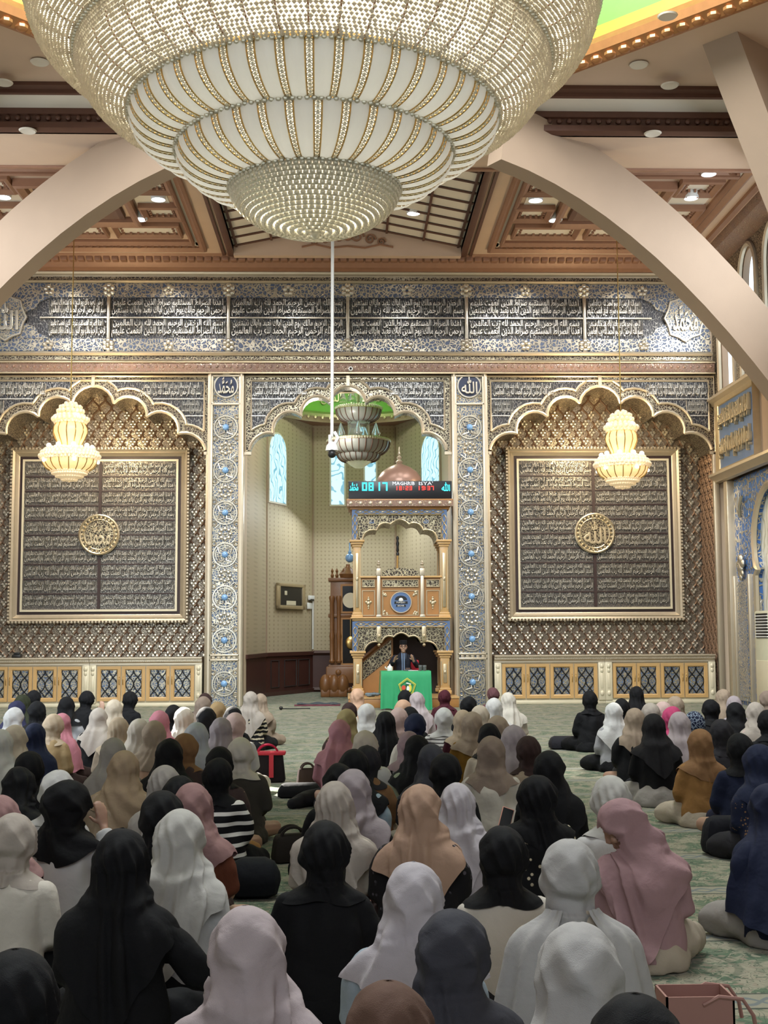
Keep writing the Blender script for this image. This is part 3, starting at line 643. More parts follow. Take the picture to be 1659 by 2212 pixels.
# piers with rosettes
for s, wh in ((-1, 'left'), (1, 'right')):
    pr = struct(bpy.data.objects.new('pillar_%d' % (1 if s < 0 else 2), None)); COL.objects.link(pr); ORG[pr] = Vector((0, 0, 0))
    T = mirror if s < 0 else None; cx = (PX0 + PX1) / 2
    b = MB(T); b.box(PX0 + .1, PX1 - .1, YW - .1, YW, 0, ZA); b.build('carved_face', 'vine_blue_fine', pr)
    b = MB(T)
    for x0, x1 in ((PX0 - .03, PX0 + .10), (PX1 - .10, PX1 + .03)): b.box(x0, x1, YW - .16, YW + .1, 0, ZA, .025); b.box((x0 + x1) / 2 - .02, (x0 + x1) / 2 + .02, YW - .19, YW, 0, ZA)
    for z in (ZA - .04, 6.98, 1.16, 1.05): b.box(PX0, PX1, YW - .16, YW, z - .025, z + .025, .01)
    for k in range(5): b.box(cx - .27 + k * .12, cx - .19 + k * .12, YW - .14, YW, 1.07, 1.14, .01)
    b.build('pier_moulding', 'champagne', pr)
    ros = [WZ(y) for y in (925, 1017, 1108, 1198, 1290, 1382, 1475)]
    b = MB(T); g = MB(T); dk = MB(T)
    for z in ros:
        for r, w in ((.27, .022), (.215, .012)): b.tube([(cx + r * math.cos(a), YW - .11, z + r * math.sin(a)) for a in [q * PI / 16 for q in range(32)]], w, 5, True)
        for q in range(4):
            a = q * PI / 2 + PI / 4
            for d in (-.55, .55): b.tube([(cx + .05 * math.cos(a), YW - .12, z + .05 * math.sin(a)), (cx + .13 * math.cos(a + d), YW - .14, z + .13 * math.sin(a + d)), (cx + .24 * math.cos(a), YW - .12, z + .24 * math.sin(a))], .016, 5)
        for a in (PI / 4, 3 * PI / 4, 5 * PI / 4, 7 * PI / 4): b.tube([(cx + .36 * math.cos(a) + .05 * math.cos(t), YW - .11, z + .36 * math.sin(a) + .05 * math.sin(t)) for t in [k * PI / 5 for k in range(10)]], .015, 4, True)
        dk.lathe([(.0, -.09), (.12, -.085), (.2, 0)], 0, 0, 20); n0 = len(dk.v) - 60
        for i in range(n0, len(dk.v)):
            pass
        g.ball((cx, YW - .13, z), .078, 14, 8, (1, .7, 1))
        if z > 1.3:
            zz = z - .49 if z > ros[5] + .1 else None
            if zz:
                for q in range(8): a = q * PI / 4; b.ball((cx + .12 * math.cos(a), YW - .11, zz + .12 * math.sin(a)), .045, 6, 4, (1, .6, 1))
                b.ball((cx, YW - .12, zz), .035, 8, 5)
                for q in range(4):
                    a = q * PI / 2 + PI / 4; b.tube([(cx + .17 * math.cos(a), YW - .11, zz + .17 * math.sin(a)), (cx + .27 * math.cos(a + .4), YW - .12, zz + .27 * math.sin(a + .4)), (cx + .3 * math.cos(a), YW - .11, zz + .22 * math.sin(a))], .018, 5)
    b.build('rosette_tracery', 'silver', pr); g.build('blue_boss', 'bluegem', pr)
    # top square with a round name plaque
    z = WZ(836); b = MB(T); b.tube([(cx + .27 * math.cos(a), YW - .12, z + .27 * math.sin(a)) for a in [q * PI / 16 for q in range(32)]], .025, 5, True)
    for a in (PI / 4, 3 * PI / 4, 5 * PI / 4, 7 * PI / 4): b.tube([(cx + .38 * math.cos(a) + .05 * math.cos(t), YW - .11, z + .38 * math.sin(a) + .05 * math.sin(t)) for t in [k * PI / 5 for k in range(10)]], .018, 4, True)
    b.build('plaque_ring', 'silver', pr)
    b = MB(T); b.plate([(cx + .26 * math.cos(q * PI / 16), z + .26 * math.sin(q * PI / 16)) for q in range(32)], YW - .13, YW - .1); b.build('plaque', 'navy', pr)
    b = MB(); put_text(b, MUH if s < 0 else ALLAH, s * cx - .19, s * cx + .19, z - .19, z + .2, YW - .13, .05); b.build('plaque_script', 'silver', pr)
# gilded lattice niches
for s, wh in ((-1, 'left'), (1, 'right')):
    T = mirror if s < 0 else None
    nw = struct(bpy.data.objects.new('wall_niche_' + wh, None)); COL.objects.link(nw); ORG[nw] = Vector((0, 0, 0))
    b = MB(T); b.box(NX0 - .1, NX1 + .1, YN, YN + .2, 0, ZA); b.box(NX0 - .02, NX0, YW, YN, 0, ZA); b.box(NX1, NX1 + .02, YW, YN, 0, ZA); b.build('niche_ground', 'niche_ground', nw)
    b = MB(T); m = MB(T); W_, H_ = .30, .43
    def lattice(P, u0, u1, z0, z1):
        nu = int((u1 - u0) / (W_ / 2)) + 1
        for k in range(nu):
            pts = []
            for i in range(int((z1 - z0) / H_ * 8) + 1):
                z = z0 + i * H_ / 8; pts.append(P(u0 + k * W_ / 2 + W_ / 4 * (-1) ** k * math.cos(2 * PI * (z - z0) / H_), z))
            b.tube(pts, .022, 4)
            for j in range(int((z1 - z0) / H_)):
                z = z0 + j * H_ + (H_ / 2 if k % 2 else 0) + .0; u = u0 + k * W_ / 2 + W_ / 4
                c = P(u - W_ / 4, z + (0))
                u = u0 + k * W_ / 2 - (W_ / 4 if False else 0)
                z = z0 + j * H_ + (0 if k % 2 else H_ / 2)
                for du, dz, r in ((0, .10, .042), (-.052, .03, .042), (.052, .03, .042), (0, -.03, .045), (0, -.11, .03)): m.ball(P(u + W_ / 4 * 0 + du * .9, z + dz), r, 6, 4, (1, .7, 1.25))
    lattice(lambda u, z: (u, YN - .015, z), NX0, NX1, 1.1, 7.5)
    b.build('lattice', 'bronze', nw); m.build('palmettes', 'silver', nw)
    b = MB(T); m = MB(T)
    lattice(lambda u, z: (NX1 - .015, u, z), YW + .1, YN, .1, 6.4); lattice(lambda u, z: (NX0 + .015, u, z), YW + .1, YN, .1, 6.4)
    b.build('side_lattice', 'bronze', nw); m.build('side_palmettes', 'bronze', nw)
    b = MB(T); b.box(NX1 - .04, NX1 + .1, YW - .06, YW + .06, 0, 5.86, .02); b.box(NX0 - .02, NX0 + .05, YW - .06, YW + .06, 0, 5.86, .02); b.build('niche_jamb', 'champagne', nw)
    # big framed script panel
    Y = YN - .12
    x0, x1, z0, z1 = (at(1097, 1370, Y).x, at(1478, 1370, Y).x, at(752, 1343, Y).z, at(752, 968, Y).z)
    fp = thing('framed_calligraphy', 'large square framed calligraphy panel with a gold medallion, in the %s lattice niche' % wh, 'framed panel', ((x0 + x1) / 2 * s, Y, z0))
    b = MB(T); b.rectframe(x0, x1, z0, z1, [(0, YN), (0, Y - .06), (.05, Y - .12), (.1, Y - .08), (.12, Y - .1), (.17, Y - .04), (.2, Y - .02), (.2, YN)])
    nb = 52
    for k in range(nb):
        u = x0 + (x1 - x0) * (k + .5) / nb; v = z0 + (z1 - z0) * (k + .5) / nb
        for q in ((u, z0 + .02), (u, z1 - .02)): b.ball((q[0], Y - .1, q[1]), .036, 6, 4)
        for q in ((x0 + .02, v), (x1 - .02, v)): b.ball((q[0], Y - .1, q[1]), .036, 6, 4)
    b.build('frame', 'champagne', fp)
    b = MB(T); b.box(x0 + .19, x1 - .19, Y + .0, YN, z0 + .19, z1 - .19); b.build('dark_border', 'maroonline', fp)
    b = MB(T); b.rectframe(x0 + .27, x1 - .27, z0 + .27, z1 - .27, [(0, Y), (0, Y - .04), (.05, Y - .04), (.05, Y)]); b.build('inner_border', 'cream', fp)
    b = MB(T); b.box(x0 + .32, x1 - .32, Y - .012, Y, z0 + .32, z1 - .32); b.build('script_ground', 'panel_ground', fp)
    a0, a1, c0, c1 = x0 + .34, x1 - .34, z0 + .34, z1 - .34; xm = (a0 + a1) / 2; hh = (c1 - c0) / 10
    b = MB(T)
    for r in range(10):
        for q, (u0, u1) in enumerate(((a0, xm - .04), (xm + .04, a1))):
            if s < 0: bb = MB(); script_row(bb, -u1, -u0, c0 + r * hh + .03, c0 + (r + 1) * hh - .02, Y - .012, r + q, rnd, .035); b.add([(-v[0], v[1], v[2]) for v in bb.v], bb.f)
            else: script_row(b, u0, u1, c0 + r * hh + .03, c0 + (r + 1) * hh - .02, Y - .012, r + q, rnd, .035)
    b.build('script', 'script_gold', fp, 30)
    b = MB(T); b.box(xm - .035, xm + .035, Y - .04, Y - .01, c0, c1)
    for r in range(1, 10): b.box(a0, a1, Y - .036, Y - .01, c0 + r * hh - .014, c0 + r * hh + .014)
    b.build('row_strips', 'maroonline', fp)
    zm = WZ(1154, Y); b = MB(T); R = .46
    b.plate([(xm + R * math.cos(q * PI / 20), zm + R * math.sin(q * PI / 20)) for q in range(40)], Y - .09, Y - .03); md = b.build('medallion', 'vine_gold', fp)
    b = MB(T)
    for r, w in ((R, .035), (R - .1, .02)): b.tube([(xm + r * math.cos(a), Y - .09, zm + r * math.sin(a)) for a in [q * PI / 20 for q in range(40)]], w, 6, True)
    for k in range(26): a = k * 2 * PI / 26; b.ball((xm + (R - .05) * math.cos(a), Y - .1, zm + (R - .05) * math.sin(a)), .035, 6, 4)
    b.build('medallion_rim', 'gold', md)
    b = MB(); put_text(b, MUH if s < 0 else ALLAH, s * xm - .27, s * xm + .27, zm - .26, zm + .27, Y - .09, .05); b.build('medallion_script', 'gold', md)
# cabinets under the panels
def cabinet(label, x0, x1, T):
    o = thing('low_cabinet', label, 'cabinet', (((x0 + x1) / 2) * (-1 if T else 1), YW + .1, 0), 'carved low cabinets along the front wall')
    Y = YW + .02; H = 1.12
    b = MB(T); b.box(x0, x1, Y + .02, Y + .5, .06, H - .13); b.box(x0, x1, Y - .02, Y + .5, 0, .08, .01); b.build('body', 'cream', o)
    b = MB(T); b.sweepx([(Y + .5, H), (Y - .1, H), (Y - .1, H - .03), (Y - .06, H - .05), (Y - .06, H - .1), (Y - .02, H - .13), (Y - .02, H - .17), (Y + .5, H - .17)], x0 + .003, x1 - .003)
    for k in range(60): x = x0 + (x1 - x0) * (k + .5) / 60; b.ball((x, Y - .06, H - .075), .016, 6, 4)
    b.build('cornice', 'champagne', o)
    for e in (x0 + .08, x1 - .08):
        b = MB(T); b.box(e - .08, e + .08, Y - .05, Y + .1, .08, H - .17, .012); b.ball((e, Y - .05, H - .26), .05, 8, 5, (1, .5, 1.2)); b.ball((e, Y - .05, H - .36), .04, 8, 5, (1, .5, 1.4)); b.ball((e, Y - .05, .24), .05, 8, 5, (1, .5, 1.3)); b.box(e - .035, e + .035, Y - .06, Y, .35, H - .42, .01); b.build('pilaster', 'cream', o)
    w = (x1 - x0 - .34) / 4
    for k in range(4):
        a = x0 + .17 + k * w + .012; c = a + w - .024; z0, z1 = .13, H - .2; f = .085
        d = MB(T); d.rectframe(a, c, z0, z1, [(0, Y + .03), (0, Y - .03), (f - .02, Y - .03), (f, Y - .012), (f, Y + .03)]); dr = d.build('door', 'wood_pale', o)
        g = MB(T); g.box(a + f, c - f, Y + .005, Y + .03, z0 + f, z1 - f); g.build('inlay', 'vine_blue_fine', dr)
        g = MB(T); xa, xc, za, zc = a + f, c - f, z0 + f, z1 - f; xm = (xa + xc) / 2; hw = (xc - xa) / 2
        def og(zb, zt, q): return [(xm + q * hw * (1 - (.5 - .5 * math.cos(PI * t))), Y, zb + (zt - zb) * t) for t in [i / 6 for i in range(7)]]
        zm = (za + zc) / 2
        for q in (-1, 1):
            for ph_ in (0, 1): g.tube([(xm + q * hw * (.5 + .5 * math.cos(2 * PI * t * .95 + PI * ph_)), Y, zc - .01 - (zc - za - .02) * t) for t in [i / 16 for i in range(17)]], .016, 5)
        g.build('grille', 'black', dr)
        hx = c - .03 if k % 2 == 0 else a + .03
        g = MB(T); g.tube([(hx, Y - .03, .5), (hx, Y - .06, .53), (hx, Y - .06, .65), (hx, Y - .03, .68)], .008, 6); g.build('handle', 'gold_bright', dr)
    return o
xa, xb, xc = 3.36, 5.93, 8.5
cabinet('carved low cabinet under the right panel, next to the blue rosette pier', xa, xb, None)
cabinet('carved low cabinet under the right panel, at the far corner by the tall windows', xb, xc, None)
cabinet('carved low cabinet under the left panel, next to the blue rosette pier', xa, xb, mirror)
cabinet('carved low cabinet under the left panel, with a small black box on top', xb, xc, mirror)
p = at(37, 1418, 29.45); b = MB(); b.box(p.x - .1, p.x + .1, 29.35, 29.55, 1.12, 1.20, .02); b.box(p.x - .07, p.x + .07, 29.38, 29.52, 1.2, 1.25, .015)
tag(b.build('speaker_box', 'black'), 'small black box standing on the left cabinet top', 'box')
# right and left portals (lower side walls)
for s, wh in ((1, 'right'), (-1, 'left')):
    T = (lambda v: (SX + v[1], v[0], v[2])) if s > 0 else (lambda v: (-SX - v[1], v[0], v[2]))
    po = struct(bpy.data.objects.new('door_%d' % (1 if s > 0 else 2), None)); COL.objects.link(po); ORG[po] = Vector((0, 0, 0))
    h = [(26.6 - 1.05, .0), (26.6 - 1.05, 2.9), (26.6 - .92, 3.05)] + [(26.6 - 1.12 * math.cos(t), 3.75 + 1.15 * math.sin(t)) for t in [-.55 + k * (PI + 1.1) / 16 for k in range(17)]][:0]
    arch = [(25.95 + 1.15, 0), (25.95 + 1.15, 2.85), (25.95 + .98, 2.98)] + [(25.95 + 1.2 * math.cos(t), 3.55 + 1.2 * math.sin(t)) for t in [-.45 + k * (PI + .9) / 18 for k in range(19)]] + [(25.95 - .98, 2.98), (25.95 - 1.15, 2.85), (25.95 - 1.15, 0)]
    b = MB(T); b.plate([(28.55, 0), (28.55, 5.1), (24.4, 5.1), (24.4, 0)], .15, .3, [arch]); b.build('spandrel', 'vine_big_blue', po)
    b = MB(T); b.tube([(x, .12, z) for x, z in arch], .07, 6); b.box(27.42, 27.52, .05, .2, 0, 2.9, .02); b.box(28.46, 28.56, .05, .2, 0, 2.9, .02); b.box(28.55, 28.8, -.02, .3, 0, 5.1, .02); b.build('portal_border', 'champagne', po)
    b = MB(T); b.box(27.56, 28.42, .1, .14, .1, 2.75); b.box(27.7, 28.28, .08, .12, .2, 2.6); b.build('pilaster_panel', 'vine_blue_fine', po)
    b = MB(T); zc = 3.05
    for du, dz, r in ((0, 0, .13), (-.13, .1, .1), (.13, .1, .1), (0, .2, .12), (-.1, -.12, .07), (.1, -.12, .07), (0, -.2, .08)): b.ball((28.0 + du, .08, zc + dz), r, 10, 6, (1, .6, 1))
    for q in (-1, 0, 1):
        for e in (.6, 1.0): b.tube([(28.0, .1, 4.2), (28.0 + q * .12 * e, .06, 4.45), (28.0 + q * .26 * e, .08, 4.75 - abs(q) * .1)], .03, 5)
    b.build('leaf_capital', 'silver', po)
    b = MB(T); b.plate(arch, .26, .29); b.build('etched_panel', 'whitescroll', po)
    bd = thing('script_board', 'blue board with two lines of gold script, high on the %s side wall' % wh, 'wall panel', (s * SX, 27.6, 5.4))
    b = MB(T); b.box(26.2, 28.75, -.08, 0, 5.38, 6.88); b.build('board', 'blue', bd)
    b = MB(T); b.rectframe(26.1, 28.85, 5.3, 6.96, [(0, 0), (0, -.16), (.08, -.12), (.1, -.08), (.1, 0)]); b.build('frame', 'gold', bd)
    tb = MB()
    for k, z in enumerate((5.52, 6.2)):
        put_text(tb, GEO[k], 0, 2.2, 0, .52, 0, .09); put_text(tb, GEO[k + 1], .05, 2.15, .12, .56, 0, .07)
        b = MB(); b.add([((SX - .08 + v[1]) * 1, 28.6 - v[0], z + v[2]) if s > 0 else (-(SX - .08 + v[1]), 26.3 + v[0], z + v[2]) for v in tb.v], tb.f); b.build('script', 'gold', bd, 30); tb = MB()
# ---------------------------------------------------------------- mihrab apse behind the central arch
def seg_at(px, A, B):
    d = ray(px, 1370); n = Vector((-(B[1] - A[1]), B[0] - A[0])); t = n.dot(Vector(A)) / n.dot(Vector((d.x, d.y))); return (d.x * t, d.y * t)
def pxy(px, Y): p = at(px, 1370, Y); return (p.x, p.y)
AP_ = [(-2.46, 30.3), pxy(575, 33.6), pxy(676, 36.2), pxy(856, 36.2), pxy(957, 33.6), (2.46, 30.3)]
aw = struct(bpy.data.objects.new('wall_apse', None)); COL.objects.link(aw); ORG[aw] = Vector((0, 0, 0))
def wallpoly(mb, P, z0, z1, th=0):
    for (a, c) in zip(P[:-1], P[1:]): mb.add([(a[0], a[1] - th, z0), (c[0], c[1] - th, z0), (c[0], c[1] - th, z1), (a[0], a[1] - th, z1)], [(0, 1, 2, 3)])
b = MB(); wallpoly(b, AP_, 1.12, 8.4); b.build('wallpaper', 'wallpaper', aw, 20, False)
b = MB(); wallpoly(b, AP_, 0, 1.14, .03)
for a, c in zip(AP_[:-1], AP_[1:]): b.tube([(a[0], a[1] - .04, 1.1), (c[0], c[1] - .04, 1.1)], .07, 4); b.tube([(a[0], a[1] - .04, .06), (c[0], c[1] - .04, .06)], .07, 4)
b.build('wainscot', 'wood_dark', aw, 20, False)
b = MB()
for px0, px1 in ((586, 603), (615, 640), (645, 668)):
    A, B_ = seg_at(px0, AP_[1], AP_[2]), seg_at(px1, AP_[1], AP_[2]); q = [(A[0], A[1] - .05, .22), (B_[0], B_[1] - .05, .22), (B_[0], B_[1] - .05, .93), (A[0], A[1] - .05, .93)]; b.tube(q, .022, 4, True)
b.build('wainscot_moulding', 'dark', aw)
b = MB()
for p_ in AP_[1:5]: b.tube([(p_[0], p_[1] - .03, 1.15), (p_[0], p_[1] - .03, 7.6)], .035, 6)
b.build('corner_bead', 'plaster', aw)
DX, DY = at(766, 1370, 33.2).x, 33.2
b = MB(); b.lathe([(3.6, 7.66), (2.3, 7.66)], DX, DY, 40); b.build('apse_ceiling', 'brown', aw)
b = MB(); b.lathe([(2.32, 7.62), (2.24, 7.6), (2.2, 7.68), (2.12, 7.74), (2.12, 7.82), (2.28, 7.92)], DX, DY, 48)
for k in range(60): a = k * PI / 30; b.ball((DX + 2.15 * math.cos(a), DY + 2.15 * math.sin(a), 7.72), .06, 6, 4)
b.build('apse_cornice', 'gold', aw)
b = MB(); b.lathe([(2.26, 7.9), (2.26, 8.9), (1.6, 9.7), (0.01, 10.1)], DX, DY, 48); b.build('apse_drum', 'green', aw)
V, Fs = text_geo(arabic('\u0642\u062f \u0627\u0641\u0644\u062d \u0627\u0644\u0645\u0624\u0645\u0646\u0648\u0646 \u0627\u0644\u0630\u064a\u0646 \u0647\u0645 \u0641\u064a'), 1, .1)
lo, hi = V.min(0), V.max(0); U = (V - lo) / (hi - lo)
b = MB(); b.add([(DX + (2.22 - .03 * w) * math.sin(-.85 + 1.7 * u), DY + (2.22 - .03 * w) * math.cos(-.85 + 1.7 * u), 8.02 + .5 * v) for u, v, w in U], Fs); b.build('band_script', 'gold', aw, 30)
def pane(mb, A, B_, px0, px1, py0, py1, off, grow=0):
    a, c = Vector(seg_at(px0, A, B_)), Vector(seg_at(px1, A, B_)); t = (c - a).normalized(); a = a - t * grow; c = c + t * grow; n = Vector((t.y, -t.x)); n = n if n.y < 0 else -n
    z1 = at((px0 + px1) / 2, py0, (a.y + c.y) / 2).z + grow; z0 = at((px0 + px1) / 2, py1, (a.y + c.y) / 2).z - grow; r = (c - a).length / 2
    out = [(0, z0), (0, z1 - r)] + [(r - r * math.cos(q), z1 - r + r * math.sin(q)) for q in [PI * i / 10 for i in range(1, 10)]] + [(2 * r, z1 - r), (2 * r, z0)]
    m = MB(); m.plate(out, off, off + .04); mb.add([(a.x + t.x * u + n.x * (v - .02), a.y + t.y * u + n.y * (v - .02), z) for u, v, z in m.v], m.f)
for k, (A, B_, x0, x1, y0, y1) in enumerate(((AP_[1], AP_[2], 579, 614, 938, 1085), (AP_[2], AP_[3], 716, 744, 945, 1090), (AP_[2], AP_[3], 790, 813, 945, 1090), (AP_[3], AP_[4], 917, 954, 938, 1085))):
    w = MB(); pane(w, A, B_, x0, x1, y0, y1, .03); o = struct(w.build('window_%d' % (11 + k), 'leafglass')); ORG[o] = Vector((0, 0, 0))
    w = MB(); pane(w, A, B_, x0, x1, y0, y1, .02, .05); w.build('window_frame', 'ceil_white', o)
light('apse_window_glow', 'AREA', (DX, 34.6, 5.2), (DX, 33.2, 1.5), 70, (.86, .95, 1), shape='RECTANGLE', size=2.5, size_y=1.4)
light('apse_cove_light', 'POINT', (DX, DY - .6, 8.75), (DX, DY, 0), 110, (1, .97, .88), shadow_soft_size=.3)
light('apse_fill', 'POINT', (DX - .6, 31.2, 6.6), (DX, DY, 0), 70, (1, .96, .88), shadow_soft_size=.3)  # added fill lamp to brighten the apse walls, no fixture hangs here
# ---------------------------------------------------------------- minbar (pulpit)
MY = 28.6
def mx(px): return at(px, 1300, MY).x
def mz(py): return at(865, py, MY).z
mb_ = thing('pulpit', 'carved wooden pulpit with blue and gold arches and a balcony, behind the green table', 'pulpit', (mx(865), MY, 0))
b = MB(); b.box(mx(752), mx(985), 28.1, 30.2, 0, .2, .01); b.build('platform', 'wood', mb_); b = MB(); b.box(mx(751), mx(986), 28.08, 30.2, .2, .23); b.build('platform_edge', 'wood_pale', mb_)
def column(px0, px1, py0, py1, y, name='column'):
    x0, x1, z0, z1 = mx(px0), mx(px1), mz(py1), mz(py0)
    b = MB(); b.box(x0, x1, y, y + .2, z0, z1, .012); b.box(x0 - .04, x1 + .04, y - .04, y + .24, z0, z0 + .09, .015); b.box(x0 - .02, x1 + .02, y - .02, y + .22, z0 + .09, z0 + .14, .01)
    for i, d in enumerate((.02, .05, .08)): b.box(x0 - d, x1 + d, y - d, y + .2 + d, z1 - .16 + i * .055, z1 - .11 + i * .055, .008)
    c = b.build(name, 'wood_pale', mb_)
    b = MB(); w = (x1 - x0)
    b.box(x0 + w * .3, x1 - w * .3, y - .02, y, z0 + .25, z1 - .3, .008); b.box(x0 + .012, x0 + .03, y - .015, y, z0 + .2, z1 - .24); b.box(x1 - .03, x1 - .012, y - .015, y, z0 + .2, z1 - .24)
    b.ball(((x0 + x1) / 2, y - .01, (z0 + z1) / 2), .04, 8, 5, (1, .5, 1.4)); b.build('gilt_inlay', 'gold', c)
for px0, px1 in ((763, 780), (951, 969)):
    column(px0, px1, 1166, 1336, MY); column(px0 + 3, px1 - 3, 1166, 1336, MY + 1.2)
for px0, px1 in ((763, 782), (950, 970)):
    column(px0, px1, 1406, 1500, MY); column(px0, px1, 1406, 1500, MY + 1.2)
def foil5(x0, x1, zs, za, lobes):
    out = []
    cx = (x0 + x1) / 2; n = len(lobes) - 1
    for (a, za_), (c, zc_) in zip(lobes[:-1], lobes[1:]):
        A = Vector((cx + a * (x1 - x0) / 2, zs + za_ * (za - zs))); C = Vector((cx + c * (x1 - x0) / 2, zs + zc_ * (za - zs))); m = (A + C) / 2; ch = C - A; nn = Vector((-ch.y, ch.x)).normalized()
        for i in range(8): t = i / 8; out.append(tuple(A.lerp(C, t) + nn * (ch.length * .26 * 4 * t * (1 - t))))
    out.append((cx + lobes[-1][0] * (x1 - x0) / 2, zs + lobes[-1][1] * (za - zs))); return out
L5 = [(-1, 0), (-.62, .55), (-.24, .86), (.24, .86), (.62, .55), (1, 0)]
L3 = [(-1, 0), (-.52, .52), (-.2, .80), (.2, .80), (.52, .52), (1, 0)]
for nm, py0, py1, pz, lob, (bx0, bx1), px_in in (('upper_arch', 1100, 1168, 1124, L5, (761, 967), (783, 946)), ('lower_arch', 1342, 1410, 1364, L3, (761, 971), (785, 947))):
    x0, x1, z0, z1 = mx(bx0), mx(bx1), mz(py1), mz(py0)
    fl = foil5(mx(px_in[0]), mx(px_in[1]), z0, mz(pz) - .03, lob)
    b = MB(); b.plate([(x1, z1), (x0, z1), (x0, z0)] + fl + [(x1, z0)], MY - .02, MY + .12); ar = b.build(nm, 'vine_gold', mb_)
    b = MB(); bw = .13
    b.plate([(x0, z0), (x0, z1), (x1, z1), (x1, z0), (x1 - bw, z0), (x1 - bw, z1 - bw), (x0 + bw, z1 - bw), (x0 + bw, z0)], MY - .05, MY - .02); bd = b.build('blue_border', 'blue', ar)
    b = MB(); n = 8
    for i in range(n * 12 + 1):
        pass
    for q in (-1, 1):
        b.tube([(x0 + bw / 2 + (x1 - x0 - bw) * i / 96, MY - .055, z1 - bw / 2 + q * .045 * math.sin(i / 96 * PI * 8)) for i in range(97)], .011, 4)
        for xx in (x0 + bw / 2, x1 - bw / 2): b.tube([(xx + q * .045 * math.sin(i / 30 * PI * 3), MY - .055, z1 - bw - (z1 - bw - z0) * i / 30) for i in range(31)], .011, 4)
    for i in range(8): b.ball((x0 + bw / 2 + (x1 - x0 - bw) * (i + .5) / 8, MY - .05, z1 - bw / 2), .03, 8, 5, (1.5, .4, .6))
    b.tube([(x0 + bw, MY - .055, z0), (x0 + bw, MY - .055, z1 - bw), (x1 - bw, MY - .055, z1 - bw), (x1 - bw, MY - .055, z0)], .016, 4)
    b.tube([(x, MY - .04, z) for x, z in fl], .022, 6)
    b.build('gilt_tracery', 'gold', bd)
    for yb in (MY + 1.2,):
        b = MB(); b.plate([(x1, z1), (x0, z1), (x0, z0)] + fl + [(x1, z0)], yb, yb + .12); b.build('rear_arch', 'wood_clock', mb_)
    if nm == 'upper_arch':
        b = MB(); pts = fl
        for i in range(len(pts) - 1): b.add([(pts[i][0], MY, pts[i][1]), (pts[i + 1][0], MY, pts[i + 1][1]), (pts[i + 1][0], MY + 1.2, pts[i + 1][1]), (pts[i][0], MY + 1.2, pts[i][1])], [(0, 1, 2, 3)])
        b.build('arch_soffit', 'vine_brown', mb_, 40, False)
        b = MB()
        for px in (803, 921): b.tube([(mx(px) + .075 * math.cos(a), MY - .03, mz(1126) + .075 * math.sin(a)) for a in [k * PI / 8 for k in range(16)]], .012, 5, True)
        b.build('plaque_ring', 'gold', ar)
        for px, g in ((803, MUH), (921, ALLAH)): b = MB(); put_text(b, g, mx(px) - .06, mx(px) + .06, mz(1126) - .055, mz(1126) + .055, MY - .022, .02); b.build('plaque_script', 'blue', ar)
    else:
        for px in (818, 915): b = MB(); b.box(mx(px) - .05, mx(px) + .05, MY - .08, MY, mz(1385), mz(1353), .01); b.ball((mx(px), MY - .05, mz(1374)), .05, 8, 6, (1, 1, 1.3)); b.ball((mx(px), MY - .05, mz(1393)), .04, 8, 6); b.build('pendant', 'gold', ar)
def hmould(py0, py1, px0, px1, d0, name, mat):
    b = MB(); z0, z1 = mz(py1), mz(py0); h = z1 - z0
    b.box(mx(px0), mx(px1), MY - d0, MY + 1.45, z1 - .3 * h, z1, .01); b.box(mx(px0) + .04, mx(px1) - .04, MY - d0 + .04, MY + 1.4, z0 + .3 * h, z1 - .3 * h, .01); b.box(mx(px0) + .08, mx(px1) - .08, MY - d0 + .08, MY + 1.36, z0, z0 + .35 * h, .01)
    return b.build(name, mat, mb_)
cor = hmould(1079, 1101, 749, 980, .16, 'cornice', 'wood'); hmould(1333, 1343, 757, 974, .1, 'balcony_ledge', 'wood_pale')
b = MB(); b.box(mx(750), mx(979), MY - .18, MY - .12, mz(1095), mz(1082))
b.build('rosette_frieze', 'egg', cor)
for k in range(11): b = MB(); b.ball((mx(758) + (mx(972) - mx(758)) * k / 10, MY - .18, mz(1088)), .042, 10, 6, (1, .4, 1)); b.build('rosette', 'champagne', cor)
# balcony
bal = MB(); bal.box(mx(779), mx(953), MY + .02, MY + .1, mz(1334), mz(1247)); balo = bal.build('balcony', 'wood', mb_)
b = MB(); b.box(mx(777), mx(955), MY - .04, MY + .14, mz(1248), mz(1244), .008); b.build('handrail', 'wood_pale', balo)
for px in (818, 912): b = MB(); b.box(mx(px) - .04, mx(px) + .04, MY - .08, MY + .06, mz(1334), mz(1244), .01); b.box(mx(px) - .06, mx(px) + .06, MY - .1, MY + .06, mz(1334), mz(1328), .01); b.box(mx(px) - .055, mx(px) + .055, MY - .09, MY + .06, mz(1244), mz(1228), .01); b.lathe([(.05, 0), (.055, .03), (.02, .06), (.045, .1), (.02, .13), (.03, .15), (.02, .17), (0, .175)], mx(px), MY - .02, 12, cz=mz(1228)); b.build('newel', 'champagne', balo)
b = MB(); zt = mz(1244)
b.plate([(mx(826), zt), (mx(905), zt), (mx(905), zt + .1)] + [(mx(905) + (mx(826) - mx(905)) * i / 12, zt + .1 + .09 * math.sin(PI * i / 12) + .015 * math.cos(i * PI)) for i in range(13)], MY - .04, MY); b.build('crest', 'vine_gold', balo)
b = MB(); pb = MB()
for x0, x1 in ((782, 810), (826, 904), (921, 950)):
    b.rectframe(mx(x0), mx(x1), mz(1268), mz(1252), [(0, MY + .02), (0, MY - .02), (.012, MY - .02), (.02, MY)]); pb.box(mx(x0) + .01, mx(x1) - .01, MY, MY + .02, mz(1267), mz(1253))
    b.rectframe(mx(x0), mx(x1), mz(1330), mz(1275), [(0, MY + .02), (0, MY), (.015, MY), (.025, MY + .02)])
